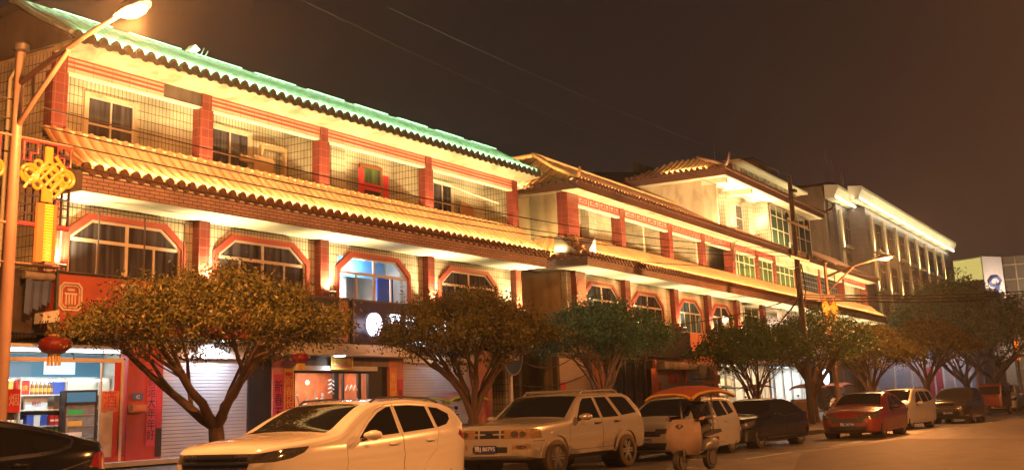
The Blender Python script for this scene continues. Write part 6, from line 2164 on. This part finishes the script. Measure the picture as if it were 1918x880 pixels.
LIFT.update(paint='paint_black', L=4.85, zr=1.5, hw=.92, wr=.34, axles=(.92, 3.82), spokes='ten', slats=(), plates=[], hz=.94, dx=.08,
            top=[(0, .52), (.03, .68), (.12, .80), (.5, .92), (1.1, 1.02), (1.4, 1.06), (1.6, 1.15), (2.1, 1.40), (2.4, 1.49), (2.75, 1.52), (3.2, 1.50), (3.7, 1.42), (4.15, 1.31), (4.45, 1.23), (4.66, 1.20), (4.72, 1.17), (4.79, 1.0), (4.85, .75)],
            W=[(0, .46), (.04, .6), (.15, .74), (.4, .85), (.9, .91), (3.7, .92), (4.3, .88), (4.62, .80), (4.78, .68), (4.85, .56)],
            belt=[(0, .6), (.5, .84), (1.5, .98), (4.0, 1.08), (4.6, 1.08), (4.85, .95)],
            windows=[[(1.9, 1.04), (2.32, 1.28), (2.55, 1.385), (2.72, 1.41), (2.72, 1.05)], [(2.82, 1.05), (2.82, 1.415), (3.25, 1.405), (3.56, 1.36), (3.62, 1.09)], [(3.67, 1.10), (3.62, 1.35), (3.95, 1.29), (4.16, 1.235), (4.10, 1.17), (3.9, 1.12)]],
            screens=[('windscreen', [(1.52, -.68), (1.52, .68), (2.3, .56), (2.3, -.56)], .95, 2.0), ('rear_window', [(3.7, -.5), (3.7, .5), (4.45, .60), (4.45, -.60)], 1.16, 2)],
            taillights=[([(4.42, .90), (4.50, 1.04), (4.72, 1.09), (4.9, 1.02), (4.9, .86), (4.7, .86)], 'lens_red')],
            headlights=[],
            doors=[[(1.5, .34), (1.5, .88), (1.82, 1.02), (2.3, 1.31), (2.56, 1.43), (2.77, 1.45), (2.76, .34)], [(2.78, .34), (2.79, 1.45), (3.27, 1.44), (3.58, 1.40), (3.66, 1.08), (3.58, .82), (3.4, .6), (3.34, .34)]],
            lines=[([(1.9, 1.015), (2.8, 1.03), (3.7, 1.075), (3.95, 1.10), (4.14, 1.15), (4.20, 1.22), (4.16, 1.255), (3.95, 1.315), (3.6, 1.385), (3.25, 1.43), (2.8, 1.44), (2.55, 1.41)], .04, 'chrome', 'window_trim', False),
                   ([(3.4, .80), (4.0, .88), (4.42, .97)], .012, 'trim_black', 'body_crease', False)])
car(LIFT, 'black fastback with chrome window trim cut off at the left edge', 'car', (5.55, 13.0), -1, (1.05, 1.0))

# red cargo tricycle with cabin box
t = thing('cargo_tricycle', 'red covered cargo tricycle parked beyond the brown crossover', 'tricycle', (70.5, 11.6, RZ + .004), R(-4), 'vehicles along the kerb')
MB().prism([(1.05, .45), (1.05, 1.05), (1.25, 1.62), (1.45, 1.72), (3.3, 1.72), (3.35, 1.65), (3.35, .45)], 'y', -.62, .62).build('body', 'paint_red', t, smooth=30)
MB().prism([(0.55, .5), (.45, .8), (.62, 1.05), (1.049, 1.1), (1.049, .5)], 'y', -.45, .45).build('front_cowl', 'paint_red', t, smooth=30)
MB().prism([(1.09, 1.12), (1.24, 1.56), (1.23, 1.57), (1.07, 1.12)], 'y', -.55, .55).build('windscreen', 'car_glass', t)
MB().box(1.35, 2.1, -.628, -.62, 1.05, 1.55).box(2.25, 3.1, -.628, -.62, 1.15, 1.55).build('window', 'car_glass', t)
MB().box(1.3, 2.15, -.626, -.6205, .55, 1.0).build('door', 'paint_red', t)
MB().lathe([(.0, -.05), (.1, -.04), (.1, .02)], 14, (.5, 0, .82), 'x').build('headlight', 'lens_clear', t)
MB().box(3.35, 3.37, -.55, -.4, .8, 1.2).build('taillight', 'lens_red', t)
wheel(t, .55, 0, .27, .12, 'five')
wheel(t, 2.75, -.56, .27, .13, 'five')
wheel(t, 2.75, .56, .27, .13, 'five')
bpy.data.scenes.remove(TMP)

# ================================================================== goods in the wine shop
pm('glass_bottle', (.012, .014, .010), .08, var=.2, spec=.7)
pm('glass_amber', (.30, .13, .03), .1, var=.3)
pm('pet_blue', (.10, .28, .55), .15, var=.3)
pm('pet_green', (.05, .45, .12), .15, var=.3)
pm('label_white', (.75, .72, .66), .5, var=.05)
pm('carton_teal', (.10, .32, .34), .5, var=.2)
pm('carton_gold', (.62, .40, .08), .4, var=.2)
pm('carton_red', (.50, .03, .03), .45, var=.15)
pm('carton_white', (.72, .70, .68), .5, var=.08)
pm('carton_blue', (.05, .10, .45), .5, var=.2)
t = thing('shelf_unit', 'white shelf unit full of drinks along the back of the wine shop', 'shelf', (18.6, 23.85, .655))
f = MB()
for x in (-1.9, -.63, .63, 1.9):
    f.box(x - .02, x + .02, -.2, .2, 0, 1.95)
f.parts('upright', 'alu_frame', t)
for z in (.12, .48, .83, 1.19, 1.53):
    MB().box(-1.88, 1.88, -.205, .2, z, z + .025).build('shelf_board', 'plastic_white', t)
t = thing('light_box', 'glowing blue poster box with pale characters above the shelves', 'light box', (18.6, 24.02, 2.62))
MB().box(-1.95, 1.95, -.06, .06, 0, .52).build('panel', 'lightbox_teal', t)
text('烟酒', .42, 'label_white', t, (-1.35, -.07, .26), depth=.002)
MB().box(.2, 1.1, -.066, -.061, .06, .46).build('picture', 'lightbox_white', t)
MB().box(-1.9, 1.9, -.14, -.08, -.10, -.06).build('tube', 'tube_light', t)


def bottle(x, y, z, s, mat, lab, label, group, cap='carton_red'):
    o = thing('bottle', label, 'bottle', (x, y, z), 0, group)
    MB().lathe([(.038 * s, 0), (.04 * s, .02), (.04 * s, .19 * s), (.032 * s, .225 * s), (.014 * s, .26 * s), (.013 * s, .31 * s)], 10).build('glass', mat, o, smooth=40)
    if lab:
        MB().lathe([(.0415 * s, .06 * s), (.0415 * s, .15 * s)], 10).build('paper_label', lab, o)
    MB().lathe([(.015 * s, .305 * s), (.015 * s, .335 * s), (0, .335 * s)], 8).build('cap', cap, o)


def carton(x, y, z, w, h, d, mat, label, group=None, text_=None, ink='letter_gold'):
    o = thing('gift_box', label, 'box', (x, y, z), 0, group)
    MB().box(-w / 2, w / 2, -d / 2, d / 2, 0, h).build('box', mat, o)
    MB().box(-w / 2 - .004, w / 2 + .004, -d / 2 - .004, d / 2 + .004, h * .86, h + .004).build('lid', mat, o)
    if text_:
        text(text_, h * .42, ink, o, (0, -d / 2 - .008, h * .42), depth=.001)
    return o


SH = .655 + .025
for i in range(11):
    bottle(16.95 + i * .115, 23.75, SH + .83, 1.0, 'glass_bottle', 'label_white' if i > 2 else 'carton_gold', 'dark wine bottle with paper label in the long row on the third shelf', 'dark wine bottles in the wine shop')
for i in range(6):
    bottle(18.35 + i * .115, 23.75, SH + 1.53, 1.0, 'glass_amber', 'carton_gold', 'amber liquor bottle with gold label on the top shelf', 'amber bottles in the wine shop')
for i in range(12):
    bottle(18.0 + i * .105, 23.74, SH + .48, .95, 'pet_blue' if i < 8 else 'pet_green', 'label_white' if i < 8 else None, 'clear blue water bottle on the fourth shelf' if i < 8 else 'green drink bottle on the fourth shelf near the fridge', 'water bottles in the wine shop' if i < 8 else 'green bottles in the wine shop', 'carton_white')
for i in range(4):
    carton(16.95 + i * .2, 23.8, SH + 1.53, .17, .30, .2, 'carton_teal', 'teal bottle carton standing on the top shelf', 'teal cartons in the wine shop')
carton(17.72, 23.8, SH + 1.53, .16, .31, .2, 'carton_gold', 'single yellow gold carton on the top shelf')
carton(18.06, 23.8, SH + 1.53, .36, .33, .2, 'carton_red', 'large red gift box with gold characters on the top shelf', None, '喜庆')
carton(17.1, 23.8, SH + 1.19, .26, .26, .2, 'carton_red', 'red gift box with gold lettering left on the second shelf', None, '好酒')
carton(17.42, 23.8, SH + 1.19, .18, .30, .2, 'carton_red', 'tall narrow red box on the second shelf', None, '礼')
carton(17.66, 23.8, SH + 1.19, .2, .24, .2, 'carton_gold', 'small gold box beside the narrow red box on the second shelf')
carton(18.5, 23.8, SH + 1.19, .62, .30, .06, 'carton_white', 'white display card box in the middle of the second shelf', None, '特价', 'letter_red')
carton(19.1, 23.8, SH + 1.53, .4, .28, .2, 'carton_blue', 'blue carton at the right end of the top shelf')
for i in range(3):
    carton(18.30 + i * .19, 23.78, SH + .83, .17, .24, .16, 'carton_white' if i % 2 else 'carton_blue', ['blue carton beside the wine bottle row on the third shelf', 'white carton between two blue cartons on the third shelf', 'blue carton left of the striped packs on the third shelf'][i])
for i in range(5):
    o = carton(18.90 + i * .13, 23.76, SH + .83, .11, .22, .12, 'carton_red' if i < 3 else 'carton_gold', 'red and white striped drink pack on the third shelf' if i < 3 else 'orange drink pack at the end of the third shelf', 'striped packs in the wine shop' if i < 3 else 'orange packs in the wine shop')
    MB().box(-.056, .056, -.066, -.061, .09, .13).build('stripe', 'label_white', o)
t = thing('drinks_fridge', 'tall black glass door drinks fridge inside the wine shop', 'fridge', (19.0, 22.85, .655), R(-28))
c = MB()
c.box(-.36, -.32, 0, .6, 0, 1.3).box(.32, .36, 0, .6, 0, 1.3).box(-.36, .36, .56, .6, 0, 1.3).box(-.36, .36, 0, .6, 0, .1)
c.build('cabinet', 'plastic_black', t)
MB().box(-.36, .36, -.03, .6, 1.3, 1.62).build('header', 'plastic_black', t)
MB().box(-.32, .32, -.036, -.031, 1.35, 1.57).build('header_panel', 'lightbox_teal', t)
pm('fridge_glass', (.20, .22, .26), .08, var=.5, scale=9)
MB().box(-.32, .32, .02, .03, .1, 1.3).build('glass_door', 'fridge_glass', t)
for i, z in enumerate((.3, .55, .8, 1.05)):
    MB().box(-.31, .31, .004, .018, z, z + .02).build('shelf', 'steel', t)
    MB().box(-.28, .05, .006, .017, z + .022, z + .13).build('drinks', ['pet_blue', 'carton_white', 'carton_gold', 'pet_green'][i], t)
MB().box(-.31, -.28, -.03, 0.018, .5, 1.0).build('handle', 'steel', t)
t = thing('parcel', 'white carton parcel standing behind the glass door', 'box', (19.25, 22.5, .655))
MB().box(-.2, .2, -.15, .15, 0, .42).build('carton', 'carton_white', t)
MB().box(-.2, .2, -.153, -.1505, .18, .24).build('tape', 'wood_brown', t)

# ================================================================== scooters
pm('scooter_white', (.66, .65, .62), .35, var=.05, coat=.5)
pm('scooter_red', (.30, .03, .03), .35, var=.05, coat=.5)
pm('scooter_grey', (.12, .12, .13), .4, var=.1)
pm('canopy_red', (.22, .05, .025), .6, var=.2)
pm('canopy_gold', (.40, .22, .03), .6, var=.2)
pm('canopy_violet', (.38, .28, .62), .6, var=.25)
pm('canopy_maroon', (.16, .06, .07), .6, var=.2)
pm('quilt', (.27, .20, .16), .85, var=.2, scale=5, bump=.35, stain=.3)
pm('trim_lime', (.35, .60, .10), .5)


def sheet(rows, th, name, mat, par, smooth=40):
    """curved sheet with thickness from a grid of points (rows of equal length)"""
    nr_, nc = len(rows), len(rows[0])
    vs = [p for r_ in rows for p in r_] + [(p[0], p[1], p[2] - th) for r_ in rows for p in r_]
    o = nr_ * nc
    fs = []
    for i in range(nr_ - 1):
        for k in range(nc - 1):
            a = i * nc + k
            fs += [(a, a + 1, a + nc + 1, a + nc), (o + a, o + a + nc, o + a + nc + 1, o + a + 1)]
    for i in range(nr_ - 1):
        for k in (0, nc - 1):
            a = i * nc + k
            fs.append((a, a + nc, o + a + nc, o + a))
    for k in range(nc - 1):
        for i in (0, nr_ - 1):
            a = i * nc + k
            fs.append((a, a + 1, o + a + 1, o + a))
    return MB().add(vs, fs).build(name, mat, par, smooth=smooth)


def scooter(label, loc, rz, paint, canopy=None, under=None, quilt=None, top=1.66, group='scooters', name='electric_scooter', sx=1.0):
    """step-through electric scooter; front towards -x"""
    t = thing(name, label, 'scooter', loc, rz, group)
    t.scale = (sx, sx, 1)
    wheel(t, -.66, 0, .22, .09, 'five')
    wheel(t, .55, 0, .22, .10, 'five')
    MB().prism([(-.42, .26), (-.44, .30), (.05, .31), (.12, .26)], 'y', -.14, .14).build('floor', 'plastic_black', t)
    b = MB()
    secs = [(.02, .30, .10), (.08, .42, .13), (.2, .56, .15), (.42, .62, .15), (.7, .60, .12), (.88, .62, .06)]
    vs, fs, n = [], [], 10
    for x, zt_, w_ in secs:
        for k in range(n):
            a = 2 * PI * k / n
            vs.append((x, w_ * math.cos(a), (zt_ + .32) / 2 + (zt_ - .32) / 2 * math.sin(a) * 1.0 + .04))
    fs = [(i * n + k, i * n + (k + 1) % n, (i + 1) * n + (k + 1) % n, (i + 1) * n + k) for i in range(len(secs) - 1) for k in range(n)] + [tuple(range(n)), tuple((len(secs) - 1) * n + k for k in range(n))]
    b.add(vs, fs).build('body', paint, t, smooth=60)
    sheet([[(-.44, -.20, .30), (-.46, 0, .31), (-.44, .20, .30)], [(-.50, -.22, .55), (-.55, 0, .55), (-.50, .22, .55)], [(-.50, -.20, .80), (-.56, 0, .80), (-.50, .20, .80)], [(-.46, -.10, .96), (-.50, 0, .97), (-.46, .10, .96)]], .05, 'leg_shield', paint, t)
    MB().lathe([(.0, -.05), (.09, -.03), (.10, .04)], 12, (-.58, 0, .86), 'x').build('headlight', 'lens_clear', t)
    MB().tube([(-.66, .07, .22), (-.60, .07, .5), (-.52, .03, .85), (-.47, 0, 1.0)], .025, 8).tube([(-.66, -.07, .22), (-.60, -.07, .5), (-.52, -.03, .85)], .025, 8).parts('fork', 'steel_dark', t)
    MB().tube([(-.36, -.34, 1.03), (-.46, -.16, 1.0), (-.47, 0, .99), (-.46, .16, 1.0), (-.36, .34, 1.03)], .018, 8).build('handlebar', 'plastic_black', t)
    MB().prism([(.10, .66), (.12, .73), (.45, .78), (.85, .80), (.88, .74), (.45, .69)], 'y', -.13, .13).build('seat', 'plastic_black', t, smooth=40)
    MB().tube([(.66, 0, .43), (.55, 0, .22)], .05, 8).build('swing_arm', 'steel_dark', t)
    MB().box(.86, .90, -.06, .06, .56, .64).build('taillight', 'lens_red', t)
    for s in (-1, 1):
        m = MB().lathe([(0, -.012), (.05, -.01), (.05, .01), (0, .012)], 10, (-.42, s * .30, 1.2), 'x').build('mirror', 'plastic_black', t)
        MB().tube([(-.40, s * .24, 1.03), (-.42, s * .30, 1.15)], .008, 5).build('stalk', 'plastic_black', m)
    if quilt:
        rows = []
        for z, w_, x in ((1.04, .24, -.50), (.92, .31, -.60), (.75, .34, -.66), (.6, .33, -.65), (.47, .28, -.62), (.38, .22, -.58)):
            rows.append([(x + .20, -w_, z - .02), (x + .06, -w_ * .8, z), (x, -w_ * .3, z), (x, w_ * .3, z), (x + .06, w_ * .8, z), (x + .20, w_, z - .02)])
        sheet(rows, .04, 'wind_blanket', quilt, t)
    if canopy:
        rows = []
        for x, z in ((-.95, top - .14), (-.7, top - .05), (-.3, top), (.15, top + .01), (.55, top - .03), (.85, top - .10)):
            w_ = .42
            rows.append([(x, -w_, z - .10), (x, -w_ * .75, z - .035), (x, -w_ * .35, z), (x, w_ * .35, z), (x, w_ * .75, z - .035), (x, w_, z - .10)])
        cn = sheet(rows, .025, 'canopy', canopy, t)
        MB().tube([(-.47, 0, .98), (-.5, 0, 1.3), (-.45, 0, top - .03)], .016, 6).tube([(.8, 0, .75), (.8, 0, top - .14)], .016, 6).parts('canopy_pole', 'steel', t)
        if under:
            MB().tube([(r_[0][0], r_[0][1] - .005, r_[0][2] - .03) for r_ in rows], .035, 6).tube([(r_[-1][0], r_[-1][1] + .005, r_[-1][2] - .03) for r_ in rows], .035, 6).tube([(p[0] - .01, p[1], p[2] - .03) for p in rows[0]], .035, 6).tube([(p[0] + .01, p[1], p[2] - .03) for p in rows[-1]], .03, 6).build('canopy_edge', under, cn, smooth=60)
    return t


# passing rider
RX, RY = 23.75, 9.7
scooter('passing electric scooter with red and gold sun canopy and pale wind blanket', (RX, RY, RZ + .004), R(-3), 'scooter_grey', 'canopy_red', 'canopy_gold', 'quilt', 1.70, sx=1.18)


def person(label, loc, rz, joints, edges, radii, regions, root=0, sub=2, sx=1.0):
    """one continuous skin over a jointed skeleton; regions: list of (test(co), material)"""
    t = thing('person', label, 'person', loc, rz)
    t.scale = (sx, sx, 1)
    me = bpy.data.meshes.new('skeleton')
    me.from_pydata(joints, edges, [])
    o = bpy.data.objects.new('skeleton', me)
    tmp = bpy.data.scenes.new('workbench')
    tmp.collection.objects.link(o)
    m = o.modifiers.new('skin', 'SKIN')
    m.use_smooth_shade = True
    for i, sv in enumerate(me.skin_vertices[0].data):
        r_ = radii[i]
        sv.radius = r_ if isinstance(r_, tuple) else (r_, r_)
        sv.use_root = i == root
    s_ = o.modifiers.new('sub', 'SUBSURF')
    s_.levels = s_.render_levels = sub
    with bpy.context.temp_override(scene=tmp, view_layer=tmp.view_layers[0]):
        dg = bpy.context.evaluated_depsgraph_get()
        dg.update()
        b = bpy.data.meshes.new_from_object(o.evaluated_get(dg))
    bpy.data.objects.remove(o)
    bpy.data.scenes.remove(tmp)
    b.materials.clear()
    mats = []
    for _, mm in regions:
        if mm not in mats:
            mats.append(mm)
            b.materials.append(MATS[mm])
    for p in b.polygons:
        for test, mm in regions:
            if test(p.center):
                p.material_index = mats.index(mm)
                break
        p.use_smooth = True
    ob = bpy.data.objects.new('body', b)
    COL.objects.link(ob)
    ob.parent = t
    return t


pm('skin', (.48, .27, .18), .5, var=.06)
pm('jacket', (.035, .04, .07), .7, var=.25, scale=9)
pm('trousers', (.03, .03, .035), .75, var=.2)
pm('hair', (.012, .010, .009), .6, var=.2)
# rider, seated, facing -x, hands on the grips
J = [(.34, 0, .86), (.32, 0, 1.02), (.28, 0, 1.18), (.24, 0, 1.30), (.21, 0, 1.37), (.17, 0, 1.43), (.16, 0, 1.53)]
E_ = [(0, 1), (1, 2), (2, 3), (3, 4), (4, 5), (5, 6)]
Rd = [(.16, .14), (.15, .12), (.17, .12), (.14, .10), .055, (.085, .10), (.08, .085)]
for s in (-1, 1):
    k = len(J)
    J += [(.24, s * .19, 1.29), (.10, s * .27, 1.06), (-.22, s * .32, 1.06), (-.34, s * .34, 1.055)]
    E_ += [(3, k), (k, k + 1), (k + 1, k + 2), (k + 2, k + 3)]
    Rd += [.065, .05, .035, .03]
    f0 = len(J)
    for q in range(4):
        y0 = s * (.325 + .0 * q)
        J += [(-.385, s * (.30 + .022 * q), 1.06), (-.405, s * (.30 + .022 * q), 1.03), (-.385, s * (.30 + .022 * q), 1.01)]
        E_ += [(k + 3, f0 + q * 3), (f0 + q * 3, f0 + q * 3 + 1), (f0 + q * 3 + 1, f0 + q * 3 + 2)]
        Rd += [.010, .009, .008]
    th = len(J)
    J += [(-.35, s * .285, 1.035), (-.375, s * .275, 1.015)]
    E_ += [(k + 3, th), (th, th + 1)]
    Rd += [.011, .009]
    h = len(J)
    J += [(.30, s * .11, .84), (-.10, s * .14, .78), (-.14, s * .14, .42), (-.16, s * .14, .36), (-.30, s * .15, .345)]
    E_ += [(0, h), (h, h + 1), (h + 1, h + 2), (h + 2, h + 3), (h + 3, h + 4)]
    Rd += [.10, .07, .045, .04, .035]
rider = person('rider in a dark jacket sitting on the passing scooter under its canopy', (RX, RY, RZ + .004), R(-3), J, E_, Rd,
               [(lambda c: c.z > 1.385 or (c.x < -.30 and c.z > .98), 'skin'), (lambda c: c.z > .93 and c.z <= 1.385, 'jacket'), (lambda c: c.z < .40 and c.x < -.05, 'plastic_black'), (lambda c: True, 'trousers')], sx=1.18)
hm = MB()
hm.lathe([(.105, -.02), (.108, .03), (.095, .09), (.055, .13), (0, .14)], 16, (.175, 0, 1.52))
hm.build('hair', 'hair', rider, smooth=60)
fc = MB()
for s in (-1, 1):
    fc.lathe([(0, -.012), (.011, 0), (0, .012)], 8, (.082, s * .032, 1.505))
fc.build('eyes', 'hair', rider, smooth=60)
MB().prism([(.085, 1.50), (.062, 1.465), (.085, 1.46)], 'y', -.012, .012).build('nose', 'skin', rider)
MB().box(.078, .086, -.022, .022, 1.428, 1.436).build('mouth', 'letter_red', rider)

# parked scooters on the pavement
scooter('parked scooter with violet and lime sun canopy behind the white crossover', (27.9, 18.4, .36), R(2), 'scooter_grey', 'canopy_violet', 'trim_lime', None, 1.62, 'parked scooters', sx=1.15)
scooter('white scooter parked beside the grey notice board', (54.2, 14.9, .27), R(12), 'scooter_white', None, None, None, group='parked scooters', sx=1.15)
scooter('parked scooter with maroon canopy left of the notice board', (53.3, 18.6, .38), R(-5), 'scooter_white', 'canopy_maroon', None, 'fabric_white', 1.75, 'parked scooters', sx=1.15)
scooter('parked scooter with brown canopy right of the thick trunk', (58.6, 17.8, .36), R(-5), 'scooter_white', 'canopy_maroon', 'canopy_gold', 'fabric_white', 1.75, 'parked scooters', sx=1.2)
scooter('parked scooter with violet canopy before the curtained shop', (63.4, 17.6, .35), R(-5), 'scooter_white', 'canopy_violet', 'canopy_maroon', 'fabric_white', 1.8, 'parked scooters', sx=1.2)
scooter('dark red scooter parked at the kerb near the red sedan', (50.6, 14.2, .26), R(8), 'scooter_red', None, None, None, group='parked scooters', sx=1.1)
t = thing('notice_board', 'grey metal board standing on the pavement beside the thick trunk', 'board', (52.6, 16.3, .28), R(-35))
MB().box(-.55, .55, -.12, .12, .06, 1.12).build('cabinet', 'plaster_grey', t)
MB().box(-.6, .6, -.16, .16, 0, .06).build('plinth', 'step_stone', t)
MB().box(-.45, .45, -.128, -.121, .2, 1.0).build('panel', 'concrete_brown', t)
t = thing('sign_post', 'thin pale post at the kerb beside the white van', 'post', (80.0, 13.5, .25))
MB().tube([(0, 0, 0), (0, 0, 2.6)], .06, 8).build('post', 'pole_paint', t, smooth=60)
MB().lathe([(0, -.03), (.3, -.03), (.3, .03), (0, .03)], 20, (0, 0, 2.5), 'y').build('plate', 'sign_blue', t)

# ================================================================== evening air
hz = bpy.data.materials.new('haze_air')
hz.use_nodes = True
nt = hz.node_tree
nt.nodes.remove(nt.nodes['Principled BSDF'])
v = nt.nodes.new('ShaderNodeVolumePrincipled')
v.inputs['Density'].default_value = 0.0008
v.inputs['Color'].default_value = (.88, .88, .90, 1)
v.inputs['Anisotropy'].default_value = 0.72
nt.links.new(v.outputs[0], nt.nodes['Material Output'].inputs['Volume'])
o = MB().box(-40, 500, -30, 130, -1.0, 50).build('haze', hz)
o['kind'] = 'stuff'
